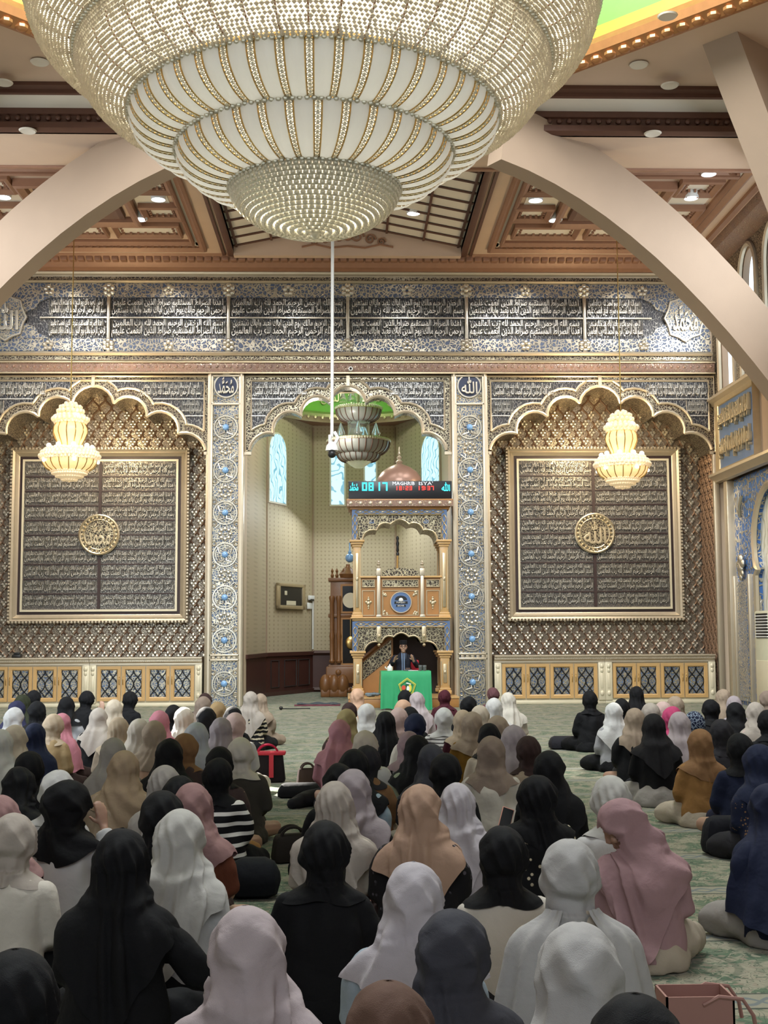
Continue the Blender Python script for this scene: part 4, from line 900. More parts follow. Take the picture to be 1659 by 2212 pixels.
for px in (796, 935):
    for du, dz, r in ((0, 0, .05), (0, .08, .035), (-.05, .03, .03), (.05, .03, .03), (0, -.07, .03), (0, .13, .022), (0, -.12, .02)): b.ball((mx(px) + du, MY + .01, mz(1303) + dz), r, 8, 5, (1, .4, 1))
for x, z in ((832, 1282), (898, 1282), (832, 1323), (898, 1323)):
    for k in range(5): b.ball((mx(x) + random.uniform(-.05, .05), MY + .01, mz(z) + random.uniform(-.05, .05)), .03, 6, 4, (1, .4, 1))
b.build('gilt_ornament', 'gold', balo); pb.build('carved_inset', 'vine_gold', balo)
cx_, cz_ = mx(866), mz(1301); R = .235
b = MB(); b.plate([(cx_ + R * math.cos(k * PI / 20), cz_ + R * math.sin(k * PI / 20)) for k in range(40)], MY - .03, MY); b.plate([(cx_ + .15 * math.cos(k * PI / 20), cz_ + .15 * math.sin(k * PI / 20)) for k in range(40)], MY - .035, MY - .03)
md = b.build('badge', 'blue', balo)
b = MB(); b.tube([(cx_ + R * math.cos(k * PI / 20), MY - .035, cz_ + R * math.sin(k * PI / 20)) for k in range(40)], .012, 5, True); b.build('badge_rim', 'champagne', md)
b = MB(); b.plate([(cx_ + .14 * math.cos(k * PI / 12), cz_ + .05 + .1 * math.sin(k * PI / 12)) for k in range(13)], MY - .045, MY - .03); b.box(cx_ - .15, cx_ + .15, MY - .045, MY - .03, cz_ - .035, cz_ + .02); b.box(cx_ - .11, cx_ + .11, MY - .045, MY - .03, cz_ - .10, cz_ - .055); b.build('badge_silhouette', 'black', md)
b = MB(); b.ball((cx_, MY - .045, cz_ + .055), .05, 12, 6, (1, .3, .9)); b.box(cx_ - .05, cx_ + .05, MY - .05, MY - .04, cz_ + .03, cz_ + .05)
put_text(b, text_geo('MASJID', 1), cx_ - .1, cx_ + .1, cz_ - .028, cz_ + .012, MY - .048); put_text(b, text_geo('BESAR', 1), cx_ - .075, cx_ + .075, cz_ - .095, cz_ - .06, MY - .048); b.build('badge_lettering', 'white', md)
# inside of the pulpit: stair flank, dark panelling, cupola
b = MB(); b.plate([(mx(784), mz(1500)), (mx(784), mz(1424)), (mx(850), mz(1370)), (mx(850), mz(1500))], MY + .5, MY + .56); st = b.build('stair_flank', 'wood', mb_)
b = MB(); b.plate([(mx(784), mz(1470)), (mx(784), mz(1432)), (mx(846), mz(1383)), (mx(846), mz(1421))], MY + .48, MY + .5); b.build('stair_carving', 'vine_gold', st)
b = MB(); b.tube([(mx(782), MY + .5, mz(1425)), (mx(850), MY + .5, mz(1368))], .05, 6); b.build('stair_rail', 'wood_clock', st)
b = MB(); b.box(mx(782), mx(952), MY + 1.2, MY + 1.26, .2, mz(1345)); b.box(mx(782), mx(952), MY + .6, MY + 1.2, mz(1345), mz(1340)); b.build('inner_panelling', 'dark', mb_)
b = MB(); b.lathe([(.48, -.45), (.48, 0), (.52, 0), (.55, .1), (.52, .25), (.42, .4), (.25, .52), (.06, .6), (0, .61)], mx(868), 29.5, 28, cz=at(865, 1001, 29.5).z - .61); cu = b.build('cupola', plain('cupola_copper', '#9a7a6c', .35, .3), mb_)
b = MB(); b.lathe([(.05, 0), (.09, .05), (.03, .1), (.06, .15), (.02, .2), (.035, .24), (.015, .28), (.012, .4), (0, .42)], mx(868), 29.5, 12, cz=at(865, 1001, 29.5).z - .01); b.build('finial', 'champagne', cu)
# staff
b = MB(); b.tube([at(858, 1243, MY + .25), at(859, 1200, MY + .25)], .022, 8); st = thing('staff', 'brass and black turned staff standing upright on the pulpit balcony', 'staff', at(858, 1243, MY + .25)); b.build('shaft', 'gold_bright', st)
b = MB(); p0 = at(859, 1200, MY + .25); b.lathe([(.03, 0), (.035, .05), (.02, .08), (.035, .12), (.024, .2), (.04, .27), (.02, .34), (.035, .40), (.02, .44), (0, .45)], p0.x, p0.y, 10, cz=p0.z); b.build('grip', 'black', st)
# prayer time display on top of the pulpit
DYc = MY - .1
dsp = thing('prayer_time_display', 'black electronic prayer time display with cyan, white and red figures on top of the pulpit', 'display', at(865, 1079, DYc))
def dx(px): return at(px, 1050, DYc).x
def dz(py): return at(865, py, DYc).z
b = MB(); b.box(dx(753), dx(976), DYc, DYc + .12, dz(1079), dz(1039), .008); b.build('housing', plain('display_black', '#14161c', .35), dsp)
MATS['cyan'] = emit('cyan_led', '#38f0ff', 1.6); MATS['red_led'] = emit('red_led', '#ff3a30', 1.5); MATS['white_led'] = emit('white_led', '#f4f8ff', 1.6)
SEG = {'0': 'abcdef', '1': 'bc', '2': 'abged', '3': 'abgcd', '7': 'abc', '8': 'abcdefg', '9': 'abgcdf', '6': 'afgedc'}
def digit(mb, ch, x0, x1, z0, z1, w, y):
    zm = (z0 + z1) / 2
    S = {'a': (x0, x1, z1 - w, z1), 'd': (x0, x1, z0, z0 + w), 'g': (x0, x1, zm - w / 2, zm + w / 2), 'f': (x0, x0 + w, zm, z1), 'e': (x0, x0 + w, z0, zm), 'b': (x1 - w, x1, zm, z1), 'c': (x1 - w, x1, z0, zm)}
    for s_ in SEG[ch]: q = S[s_]; mb.box(q[0], q[1], y - .012, y, q[2], q[3])
b = MB()
for ch, a, c in (('0', 782, 793), ('8', 796, 807), ('1', 806, 821), ('7', 826, 837)): digit(b, ch, dx(a), dx(c), dz(1060), dz(1042), .033, DYc)
put_text(b, MUH, dx(755), dx(774), dz(1060), dz(1042), DYc, .012); put_text(b, ALLAH, dx(954), dx(972), dz(1061), dz(1042), DYc, .012); b.build('cyan_figures', 'cyan', dsp)
b = MB(); put_text(b, text_geo('MAGHRIB', 1), dx(848), dx(896), dz(1048), dz(1040.5), DYc, .012); put_text(b, text_geo("ISYA'", 1), dx(905), dx(935), dz(1048), dz(1040.5), DYc, .012); b.build('white_words', 'white_led', dsp)
b = MB()
for s_, xs in (('1823', (855, 862, 876, 884)), ('1937', (903, 911, 923, 931))):
    for ch, a in zip(s_, xs): digit(b, ch, dx(a) - (.03 if ch == '1' else 0), dx(a + 6) - (.03 if ch == '1' else 0), dz(1059), dz(1050), .017, DYc)
for px in (872, 919):
    for py in (1052.5, 1056.5): b.box(dx(px) - .01, dx(px) + .01, DYc - .012, DYc, dz(py) - .01, dz(py) + .01)
b.build('red_figures', 'red_led', dsp)
# ---------------------------------------------------------------- table, speaker's things
TY = 27.25
def tx(px): return at(px, 1450, TY).x
tz = at(877, 1450, TY).z
tab = thing('table', 'table in front of the pulpit, under a green cloth with a pentagon emblem', 'table', (tx(877), TY + .3, 0))
b = MB(); b.box(tx(826), tx(928), TY + .04, TY + .62, tz - .05, tz - .015, .005); b.build('tabletop', 'wood', tab)
for e in (830, 924):
    for y in (TY + .08, TY + .56): b = MB(); b.box(tx(e) - .025, tx(e) + .025, y - .025, y + .025, 0, tz - .05); b.build('leg', 'steel', tab)
n, m = 49, 16; x0, x1 = tx(823), tx(931); vs = []; fs = []
per = []
for i in range(n):
    t = i / (n - 1)
    per.append((x0 + (x1 - x0) * t, 0))
prof = [(TY + .66, tz)] + [(TY + .05, tz + .002), (TY + .015, tz - .004), (TY, tz - .03)] + [(TY - .02 - .02 * k / 12, tz - .03 - (tz - .05) * k / 12) for k in range(1, 13)]
for i, (y, z) in enumerate(prof):
    for j in range(n):
        x = x0 + (x1 - x0) * j / (n - 1); dr = max(0, (tz - z) / tz); fo = .018 * dr * math.sin(j * .62 + 1) + .012 * dr * math.sin(j * 1.3)
        xx = x + (.02 * dr * (2 * j / (n - 1) - 1)); zz = z + (.02 * math.sin(j * .25) * dr if i == len(prof) - 1 else 0)
        vs.append((xx, y - fo - .02 * dr, zz))
fs = [(i * n + j, i * n + j + 1, (i + 1) * n + j + 1, (i + 1) * n + j) for i in range(len(prof) - 1) for j in range(n - 1)]
b = MB(); b.add(vs, fs)
for sx_ in (0, 1):      # side drops
    X = x0 if sx_ == 0 else x1; q = -1 if sx_ == 0 else 1; vv = []
    for i in range(9):
        for j in range(12): y = TY + .66 * j / 11; d = i / 8; vv.append((X + q * (.01 + .02 * d + .01 * d * math.sin(j)), y if j else TY - .04 * d, tz - (tz - .35) * d))
    b.add(vv, [(i * 12 + j, i * 12 + j + 1, (i + 1) * 12 + j + 1, (i + 1) * 12 + j) for i in range(8) for j in range(11)])
MATS['greencloth'] = plain('green_cloth', '#2f9a66', .75, 0, .1, 5)
cl = b.build('tablecloth', 'greencloth'); tag(cl, 'green cloth with a yellow pentagon emblem draped over the speaker\'s table', 'tablecloth'); ORG[cl] = Vector((0, 0, 0))
MATS['emb_yellow'] = plain('yellow_print', '#e0d04a', .6); MATS['emb_red'] = plain('red_print', '#cf4a34', .6); MATS['emb_dark'] = plain('dark_green_print', '#27503c', .6)
ex, ez, Rm = tx(879), at(879, 1484, TY).z, .19; yo = TY - .085
pent = [(ex + Rm * math.sin(k * 2 * PI / 5), ez + Rm * math.cos(k * 2 * PI / 5)) for k in range(5)]
b = MB(); b.tube([(x, yo, z) for x, z in pent], .011, 5, True); b.tube([(ex + (x - ex) * .85, yo, ez + (z - ez) * .85) for x, z in pent], .006, 5, True); b.plate([(ex + .06 + .035 * math.cos(k), ez - .02 + .08 * math.sin(k)) for k in [q * PI / 8 for q in range(16)]], yo - .005, yo + .01); b.build('emblem_outline', 'emb_yellow', cl)
b = MB(); b.plate([(ex - .075 + .045 * math.cos(k), ez - .01 + .05 * math.sin(k)) for k in [q * PI / 8 for q in range(16)]], yo - .006, yo + .01); b.build('emblem_red_motif', 'emb_red', cl)
b = MB(); b.plate([(ex - .015, ez - .07), (ex + .045, ez - .07), (ex + .05, ez + .0), (ex + .015, ez + .03), (ex - .01, ez + .01)], yo - .007, yo + .01); b.plate([(ex - .03, ez + .08), (ex + .08, ez + .055), (ex + .085, ez + .075), (ex - .01, ez + .1)], yo - .007, yo + .01); b.build('emblem_white_motif', 'white', cl)
b = MB(); b.plate([(ex - .05, ez + .03), (ex + .09, ez + .02), (ex + .05, ez + .05), (ex - .03, ez + .065)], yo - .004, yo + .01); b.build('emblem_dark_motif', 'emb_dark', cl)
z = tz + .005
p = at(842, 1446, TY + .2); b = MB(); b.lathe([(.0, 0), (.055, 0), (.065, .05), (.055, .09), (.02, .115), (.012, .13), (.015, .145), (0, .15)], p.x, p.y, 16, cz=z); pot = thing('teapot', 'small white lidded pot at the edge of the green table', 'pot', (p.x, p.y, z)); b.build('body', 'white', pot)
b = MB(); b.tube([(p.x - .05, p.y, z + .04), (p.x - .1, p.y, z + .07), (p.x - .095, p.y, z + .1)], .012, 6); b.build('spout', 'white', pot)
for k, px in enumerate((908, 917)):
    p = at(px, 1446, TY + .15); b = MB(); b.lathe([(0, .006), (.032, .006), (.04, .12), (.043, .12), (.035, 0), (0, 0)], p.x, p.y, 16, cz=z); gl = thing('drinking_glass', ('clear drinking glass on the green table, nearer the white papers', 'clear drinking glass on the green table, at the table corner')[k], 'glass', (p.x, p.y, z)); ORG[gl] = Vector((p.x, p.y, z)); b.build('tumbler', 'glass', gl)
    b = MB(); b.lathe([(0, .008), (.031, .008), (.036, .085), (0, .085)], p.x, p.y, 12, cz=z); b.build('dark_drink', plain('tea_%d' % k, '#4a4650', .2), gl)
p = at(881, 1447, TY + .22); b = MB(); b.box(p.x - .09, p.x + .09, p.y - .06, p.y + .08, z, z + .025, .004); o1 = b.build('book', plain('grey_book', '#5d5f62', .5)); tag(o1, 'grey covered book lying under the brown wallet on the green table', 'book')
b = MB(); b.box(p.x - .05, p.x + .05, p.y - .04, p.y + .06, z + .025, z + .06, .008); tag(b.build('wallet', plain('brown_leather', '#4b3529', .5)), 'brown leather wallet on the grey book on the table', 'wallet')
p = at(893, 1447, TY + .12); b = MB(); b.box(p.x - .11, p.x + .1, p.y - .05, p.y + .1, z, z + .01, .002); tag(b.build('papers', 'white'), 'flat sheaf of white papers on the green table', 'paper')
# chair behind the speaker
p = at(880, 1450, 28.25); ch = thing('chair', 'red backed chair behind the speaker', 'chair', (p.x, 28.3, .23)); MATS['redcloth'] = plain('red_upholstery', '#b01830', .6)
b = MB(); b.box(p.x - .22, p.x + .27, 28.46, 28.52, .6, 1.04, .03); b.build('backrest', 'redcloth', ch); b = MB(); b.box(p.x - .24, p.x + .24, 28.02, 28.48, .62, .68, .02); b.build('seat', 'redcloth', ch)
for sx_ in (-.21, .21):
    for y in (28.06, 28.46): b = MB(); b.tube([(p.x + sx_, y, .23), (p.x + sx_, y, .62)], .016, 6); b.build('leg', 'steel', ch)
p = at(806, 1497, 28.3); b = MB()
for k in range(14): b.ball((p.x + random.uniform(-.13, .13), p.y + random.uniform(-.05, .05), .27 + random.uniform(0, .03)), random.uniform(.04, .06), 8, 5, (1.3, 1, .7))
tag(b.build('folded_cloth', cloth('plaid')), 'crumpled grey patterned cloth on the pulpit step', 'cloth').color = lin('#3a3a40')
# ---------------------------------------------------------------- things in the apse
q0, q1 = seg_at(594, AP_[1], AP_[2]), seg_at(654, AP_[1], AP_[2]); yc = (q0[1] + q1[1]) / 2
def on_wall(mb, u0, u1, z0, z1, d0, d1, c=0):   # box on the left apse wall, u in px
    a, e = Vector(seg_at(u0, AP_[1], AP_[2])), Vector(seg_at(u1, AP_[1], AP_[2])); t = (e - a); L = t.length; t = t / L; n = Vector((t.y, -t.x)); n = n if n.y < 0 else -n
    m = MB(); m.box(0, L, d0, d1, z0, z1, c); mb.add([(a.x + t.x * u + n.x * v, a.y + t.y * u + n.y * v, w) for u, v, w in m.v], m.f)
def az(py, px=624): s_ = seg_at(px, AP_[1], AP_[2]); return at(px, py, s_[1]).z
pic = thing('framed_picture', 'small gold framed dark display picture on the apse wall', 'picture', (q0[0], yc, az(1316)))
b = MB()
for u0, u1, z0, z1 in ((594, 600, 1316, 1261), (648, 654, 1316, 1261), (594, 654, 1268, 1261), (594, 654, 1316, 1308)): on_wall(b, u0, u1, az(z0), az(z1), .02, .09, .012)
b.build('frame', 'gold', pic); b = MB(); on_wall(b, 599, 649, az(1310), az(1266), .02, .05); b.build('dark_backing', 'black', pic)
b = MB(); on_wall(b, 615, 635, az(1307), az(1298), .05, .06); on_wall(b, 611, 616, az(1286), az(1277), .05, .06, .01); b.build('caption_card', 'cream', pic)
b = MB(); on_wall(b, 663, 673, az(1294), az(1284), .03, .1, .01); sw = b.build('wall_sensor', 'white'); tag(sw, 'white wall sensor with a dark window, above the white switch box', 'sensor'); ORG[sw] = Vector((0, 0, 0)); b = MB(); on_wall(b, 664, 671, az(1296), az(1292), .05, .11); b.build('dark_window', 'black', sw)
b = MB(); on_wall(b, 661, 670, az(1314), az(1300), .03, .06, .006); sw2 = b.build('switch_box', 'white'); tag(sw2, 'white switch box on the apse wall beside the picture', 'switch')
b = MB(); on_wall(b, 672, 674.5, az(1404), az(1296), .03, .05); tag(b.build('cable_duct', 'white'), 'thin white cable duct running down the apse wall', 'duct')
# tall clock
GC = at(745, 1370, 33.2); gx = GC.x; gy = 33.2
def gz(py): return at(745, py, gy).z
def gxx(px): return at(px, 1370, gy).x
gc = thing('longcase_clock', 'tall carved teak clock cabinet standing half hidden behind the pulpit', 'clock', (gx, gy, 0)); w0, w1 = gxx(714), gxx(776)
b = MB(); b.box(w0, w1, gy, gy + .6, gz(1440), gz(1252), .01)
for z in (1252, 1330, 1440): b.box(w0 - .06, w1 + .06, gy - .06, gy + .6, gz(z) - .05, gz(z) + .05, .02)
b.build('case', 'wood_clock', gc)
b = MB(); b.box(w0 - .12, w1 + .12, gy - .1, gy + .6, .35, gz(1440), .03)
for px in (703, 722, 740): b.ball((gxx(px), gy - .1, .32), .18, 10, 8, (.9, .8, 1.5)); b.box(gxx(px) - .12, gxx(px) + .12, gy - .2, gy + .1, 0, .2, .03)
for k in range(14): b.ball((random.uniform(w0 - .1, w1), gy - .1, random.uniform(.15, .7)), .08, 8, 5, (1, .5, 1))
b.build('plinth', 'wood_clock', gc)
for px in (717, 732): b = MB(); b.lathe([(.06, 0), (.08, .05), (.05, .1), (.055, .6), (.07, .7), (.05, .8), (.055, 1.6), (.08, 1.7), (.06, 1.75)], gxx(px), gy - .08, 12, cz=gz(1432)); b.build('turned_column', 'wood_clock', gc)
b = MB(); b.box(gxx(737), gxx(774), gy - .02, gy, gz(1436), gz(1334)); b.box(gxx(737), gxx(774), gy - .02, gy, gz(1325), gz(1262)); b.build('glass_door', plain('dark_glass', '#1d1c1a', .1), gc)
b = MB(); b.rectframe(gxx(736), gxx(775), gz(1437), gz(1334), [(0, gy), (0, gy - .05), (.05, gy - .05), (.05, gy)]); b.rectframe(gxx(736), gxx(775), gz(1325), gz(1262), [(0, gy), (0, gy - .05), (.05, gy - .05), (.05, gy)]); b.build('door_frame', 'wood', gc)
b = MB(); b.lathe([(0, 0), (.2, 0), (.2, .02), (0, .02)], 0, 0, 28); b2 = MB(); b2.add([(gxx(757) + v[0], gy - .04 + v[2], gz(1297) + v[1]) for v in b.v], b.f); b2.build('dial', 'cream', gc)
b = MB(); b.ball((gxx(757), gy - .05, gz(1388)), .13, 14, 8, (1, .3, 1.3)); b.tube([(gxx(757), gy - .04, gz(1388)), (gxx(757), gy - .04, gz(1336))], .012, 5); b.build('pendulum', 'gold_bright', gc)
b = MB()
for px in (718, 728, 742): b.lathe([(.03, 0), (.05, .06), (.02, .12), (.04, .18), (0, .26)], gxx(px), gy, 10, cz=gz(1248))
b.lathe([(.2, 0), (.24, .1), (.14, .22), (.06, .3), (.05, .36)], gxx(752), gy + .1, 16, cz=gz(1248)); b.build('crest', 'wood_clock', gc)
b = MB(); b.ball((gxx(756), gy + .1, gz(1205)), .12, 14, 10); b.lathe([(.03, 0), (.05, .05), (.02, .1), (.02, .3), (0, .32)], gxx(756), gy + .1, 10, cz=gz(1205) + .1); b.build('glass_globe', 'bluegem', gc)
# microphone on a stand
p = atz(548, 1505, 0); ms = thing('microphone_stand', 'chrome microphone stand with two black microphones, left of the apse picture', 'microphone stand', (p.x, p.y, 0))
def pz(py): return at(548, py, p.y).z
b = MB(); b.tube([(p.x, p.y, 0), (p.x, p.y, pz(1392))], .012, 8); b.build('pole', 'steel', ms); b = MB(); b.lathe([(0, .03), (.14, .02), (.15, 0), (0, 0)], p.x, p.y, 20); b.build('base', 'black', ms)
b = MB(); b.tube([(p.x, p.y, pz(1392)), (p.x - .02, p.y, pz(1368))], .01, 6); b.build('gooseneck', 'black', ms)
for q in ((-.1, -.12), (.09, -.0)): b = MB(); b.tube([(p.x - .02, p.y, pz(1368)), (p.x + q[0], p.y, pz(1368) + q[1])], .02, 8); b.ball((p.x + q[0], p.y, pz(1368) + q[1]), .035, 10, 6); b.ball((p.x - .02, p.y, pz(1365)), .035, 8, 5); b.build('microphone', 'black', ms)
# rug and rod on the floor of the mihrab
p = atz(688, 1523, 0); b = MB(); vs = []; nx, ny = 25, 9
for j in range(ny):
    for i in range(nx): vs.append((p.x - .5 + 1.0 * i / (nx - 1), p.y - .45 + .9 * j / (ny - 1), .03 + .012 * math.sin(i * .7) + .01 * math.sin(j * 1.3 + i * .3)))
b.add(vs, [(j * nx + i, j * nx + i + 1, (j + 1) * nx + i + 1, (j + 1) * nx + i) for j in range(ny - 1) for i in range(nx - 1)]); b.add([(x, y, .004) for x, y, z in vs], [(j * nx + i, (j + 1) * nx + i, (j + 1) * nx + i + 1, j * nx + i + 1) for j in range(ny - 1) for i in range(nx - 1)])
ru = b.build('prayer_rug', cloth('palefloral')); ru.color = lin('#3c4650'); tag(ru, 'small dark blue and grey patterned prayer rug lying before the pulpit', 'rug'); ORG[ru] = Vector((0, 0, 0))
b = MB(); b.box(p.x - .54, p.x + .5, p.y - .47, p.y - .43, .004, .03); b.box(p.x - .54, p.x + .52, p.y - .4, p.y - .38, .03, .04); b.build('red_edge', plain('red_fringe', '#6e3a44', .8), ru)
p = atz(607, 1531, .03); b = MB(); b.tube([(p.x, p.y, .03), (p.x + .62, p.y + .25, .02)], .012, 6); b.ball((p.x, p.y, .045), .042, 10, 6); tag(b.build('microphone', 'black'), 'black wired microphone lying on the carpet beside the prayer rug', 'microphone')
# ---------------------------------------------------------------- security camera on its pole, ceiling camera
p0, p1 = at(719, 480, 24.5), at(717, 945, 24.5)
pk = thing('security_camera', 'white dome security camera hanging on a long white pole before the mihrab', 'camera', (p1.x, p1.y, p1.z))
top = Vector((p0.x, p0.y, slope(p0.x) - .03)); b = MB(); b.tube([top, p1], .032, 8); b.build('pole', 'white', pk)
b = MB(); b.box(p1.x - .07, p1.x - .0, p1.y - .05, p1.y + .03, p1.z - .15, p1.z + .05, .01); b.tube([p1 + Vector((.05, -.05, .1)), p1 + Vector((.12, -.08, -.02)), p1 + Vector((.02, -.05, -.2))], .035, 8); b.tube([p1 + Vector((.0, -.08, .05)), p1 + Vector((-.05, -.1, -.08)), p1 + Vector((.0, -.06, -.2))], .012, 6); b.build('bracket', 'white', pk)
b = MB(); b.lathe([(.0, .03), (.05, .02), (.11, -.05), (.125, -.12), (.125, -.15), (0, -.15)], p1.x, p1.y - .05, 20, cz=at(717, 958, 24.5).z); b.build('housing', 'white', pk)
b = MB(); c = at(717, 981, 24.4); b.ball((c.x, c.y - .05, c.z), .085, 16, 10); b.build('lens_dome', 'black', pk)
p = at(757.5, 796, 28.9); b = MB(); b.lathe([(0, 0), (.05, 0), (.06, .06), (.06, .1), (0, .1)], 0, 0, 16); b2 = MB(); b2.add([(p.x + v[0], p.y + v[2], p.z + v[1]) for v in b.v], b.f); cm = b2.build('small_camera', 'white'); tag(cm, 'tiny round white camera on the moulding above the central arch', 'camera'); ORG[cm] = Vector((0, 0, 0)); b = MB(); b.ball((p.x, p.y, p.z), .028, 10, 6); b.build('lens', 'black', cm)
# ---------------------------------------------------------------- air conditioner
b = MB(); T = lambda v: (SX + v[1], v[0], v[2]); ac = thing('air_conditioner', 'tall cream floor standing air conditioner in the white portal by the side wall', 'air conditioner', (SX - .25, 25.4, 0)); ORG[ac] = Vector((SX - .25, 25.4, 0))
b = MB(T); b.box(24.9, 25.82, -.36, -.01, 0, 2.05, .03); b.build('body', plain('ac_cream', '#cfcdb4', .4), ac)
b = MB(T); b.box(25.0, 25.72, -.37, -.33, 1.5, 2.0, .01); b.build('grille_recess', 'black', ac)
b = MB(T)
for k in range(8): b.box(25.0, 25.72, -.385, -.35, 1.52 + k * .06, 1.54 + k * .06)
b.build('louvre', 'white', ac)
b = MB(T); b.box(24.95, 25.77, -.375, -.35, .1, 1.05, .01); b.build('intake_panel', 'cream', ac)
# ---------------------------------------------------------------- downlights
DL = [((1269, 323), 0, 'downlight lit at the edge of the right coffer, touching the big curved beam'), ((1505, 320), 0, 'lit downlight between the two right-hand curved beams, at the beam edge'), ((1531, 375), 1, 'lit downlight in the small square coffer nearest the right side wall, upper one'),
      ((1493, 427), 1, 'lit downlight in the small square coffer nearest the right side wall, lower one'), ((1157, 432), 1, 'lit downlight in the small square coffer right of the gabled bay'), ((1200, 475), 0, 'lit downlight in the coffer strip just above the right lattice niche'),
      ((893, 460), 2, 'lit downlight on the battened gable slope under the big chandelier'), ((218, 320), 0, 'lit downlight just above the left curved beam'), ((342, 430), 1, 'lit downlight in the small square coffer left of the gabled bay'),
      ((303, 473), 0, 'lit downlight in the coffer strip just above the left lattice niche'), ((8, 425), 1, 'lit downlight at the left picture edge, above the left curved beam')]
for (px, py), k, lab in DL:
    p = atz(px, py, CZ - (.13 if k < 2 else -.35)); zc = p.z if k < 2 else slope(p.x) - .03
    p = atz(px, py, zc) if k == 2 else p
    d = thing('downlight', lab, 'ceiling light', (p.x, p.y, zc), 'round ceiling downlights that are lit')
    b = MB(); b.lathe([(.115, .03), (.14, .0), (.15, .03), (.15, .15)], p.x, p.y, 20, cz=zc - .02); b.build('rim', 'white', d)
    b = MB(); b.lathe([(0, -.02), (.07, -.018), (.115, .01)], p.x, p.y, 20, cz=zc - .01); b.build('lens', 'downlight', d)
for (px, py), Z, lab in (((86, 134), 10.6, 'unlit round downlight on the flat ceiling left of the big chandelier'), ((60, 282), 10.1, 'unlit round downlight under the cross beam, left of the big chandelier'), ((8, 178), 10.5, 'unlit round downlight on the white step, left edge of the ceiling'),
                         ((1380, 140), 10.6, 'unlit round downlight on the flat ceiling, right of the chandelier near the dome rim'), ((1442, 34), 10.6, 'unlit round downlight beside the gilded dome rim'), ((1447, 184), 10.5, 'unlit round downlight on the white step, near the steep beam'), ((1410, 288), 10.1, 'unlit round downlight under the cross beam, right of the big chandelier')):
    p = atz(px, py, Z); d = thing('downlight', lab, 'ceiling light', (p.x, p.y, Z), 'round ceiling downlights that are off'); b = MB(); b.lathe([(.0, -.012), (.1, -.012), (.13, -.02), (.15, .0)], p.x, p.y, 20, cz=Z); b.build('lens', 'ceil_white', d)
for s in (-1, 1):
    for x, y, e in ((3.85, 25.4, 260), (6.9, 25.4, 260), (4.4, 26.6, 160), (6.3, 26.6, 160), (1.36, 26.2, 160)): light('downlight_and_wash_beam', 'SPOT', (s * x, y, 10.2), (s * x, 29.3, 4.5), e, (1, .98, .94), spot_size=1.7, spot_blend=.9, shadow_soft_size=.12)
    for x in (4.2, 6.6): light('downlight_and_wash_beam', 'SPOT', (s * x, 28.0, 10.2), (s * x, 29.25, 7.5), 60, (1, .95, .85), spot_size=1.5, spot_blend=.8, shadow_soft_size=.1)  # added wall-wash spots without fixtures, to warm the cornice
# ---------------------------------------------------------------- the great crystal chandelier
GYc = 11.5; Gc = at(680, 250, GYc); gcx, gcy = Gc.x, Gc.y
def ringpt(a_px, py): p = at(680, py, GYc); zc_ = (p - CAM).dot(fw); return a_px / F * zc_, p.z
RA, RB, RC, RD, RE = [ringpt(*q) for q in ((606, 34), (504, 152), (393, 262), (295, 334), (181, 408))]
pole = ringpt(0, 501)
def tier(r0, r1, n=12, bulge=1.0):
    return [(r1[0] + (r0[0] - r1[0]) * math.cos(t) ** bulge, r0[1] - (r0[1] - r1[1]) * math.sin(t) ** bulge) for t in [PI / 2 * i / n for i in range(n + 1)]]
gch = thing('chandelier', 'huge unlit crystal chandelier with frosted panels and beaded bowl hanging from the dome', 'chandelier', (gcx, gcy, pole[1]))
def beads(mb, prof, sp, r, flat=1., jit=.25, a0=0, a1=2 * PI):
    row = 0
    for (ra, za), (rb, zb) in zip(prof[:-1], prof[1:]):
        L = math.hypot(rb - ra, zb - za); k = max(1, int(round(L / sp)))
        for i in range(k):
            t = i / k; R = ra + (rb - ra) * t; Z = za + (zb - za) * t; n = max(6, int(2 * PI * R / sp)); row += 1
            for j in range(n): a = 2 * PI * (j + .5 * (row % 2)) / n; mb.octa((gcx + R * math.cos(a), gcy + R * math.sin(a), Z), r * random.uniform(1 - jit, 1 + jit), flat)
rim = ringpt(585, -150)
net1 = [(rim[0], rim[1])] + tier(RA, RB, 10); net2 = tier(RB, RC, 10)
for nm, pr in (('outer_bead_net', net1), ('inner_bead_net', net2)):
    b = MB(); beads(b, pr, .043, .0205, 1.15); bn = b.build(nm, 'crystal_net', gch, 10, False)
    b = MB(); b.lathe([(r - .06, z + .03) for r, z in pr], gcx, gcy, 72); b.build('net_backing', 'net_back', bn, 60)
    b = MB()
    for k in range(48): a = k * 2 * PI / 48; b.tube([(gcx + (r - .028) * math.cos(a), gcy + (r - .028) * math.sin(a), z + .012) for r, z in pr], .009, 4)
    b.build('net_rod', 'brown', bn)
for (r, z), nm in ((RA, 'outer_rim'), (RB, 'middle_rim'), (RC, 'panel_rim'), (RD, 'lower_rim'), (RE, 'bowl_rim')):
    b = MB(); b.lathe([(r - .05, z + .06), (r + .005, z + .05), (r + .012, z + .015), (r - .05, z + .0)], gcx, gcy, 96); rm = b.build(nm, 'gold_bright', gch)
    b = MB(); n = int(2 * PI * r / .06)
    for k in range(n): a = k * 2 * PI / n; b.ball((gcx + (r + .015) * math.cos(a), gcy + (r + .015) * math.sin(a), z - .01), .027, 6, 4)
    b.build('rim_beads', 'crystal', rm)
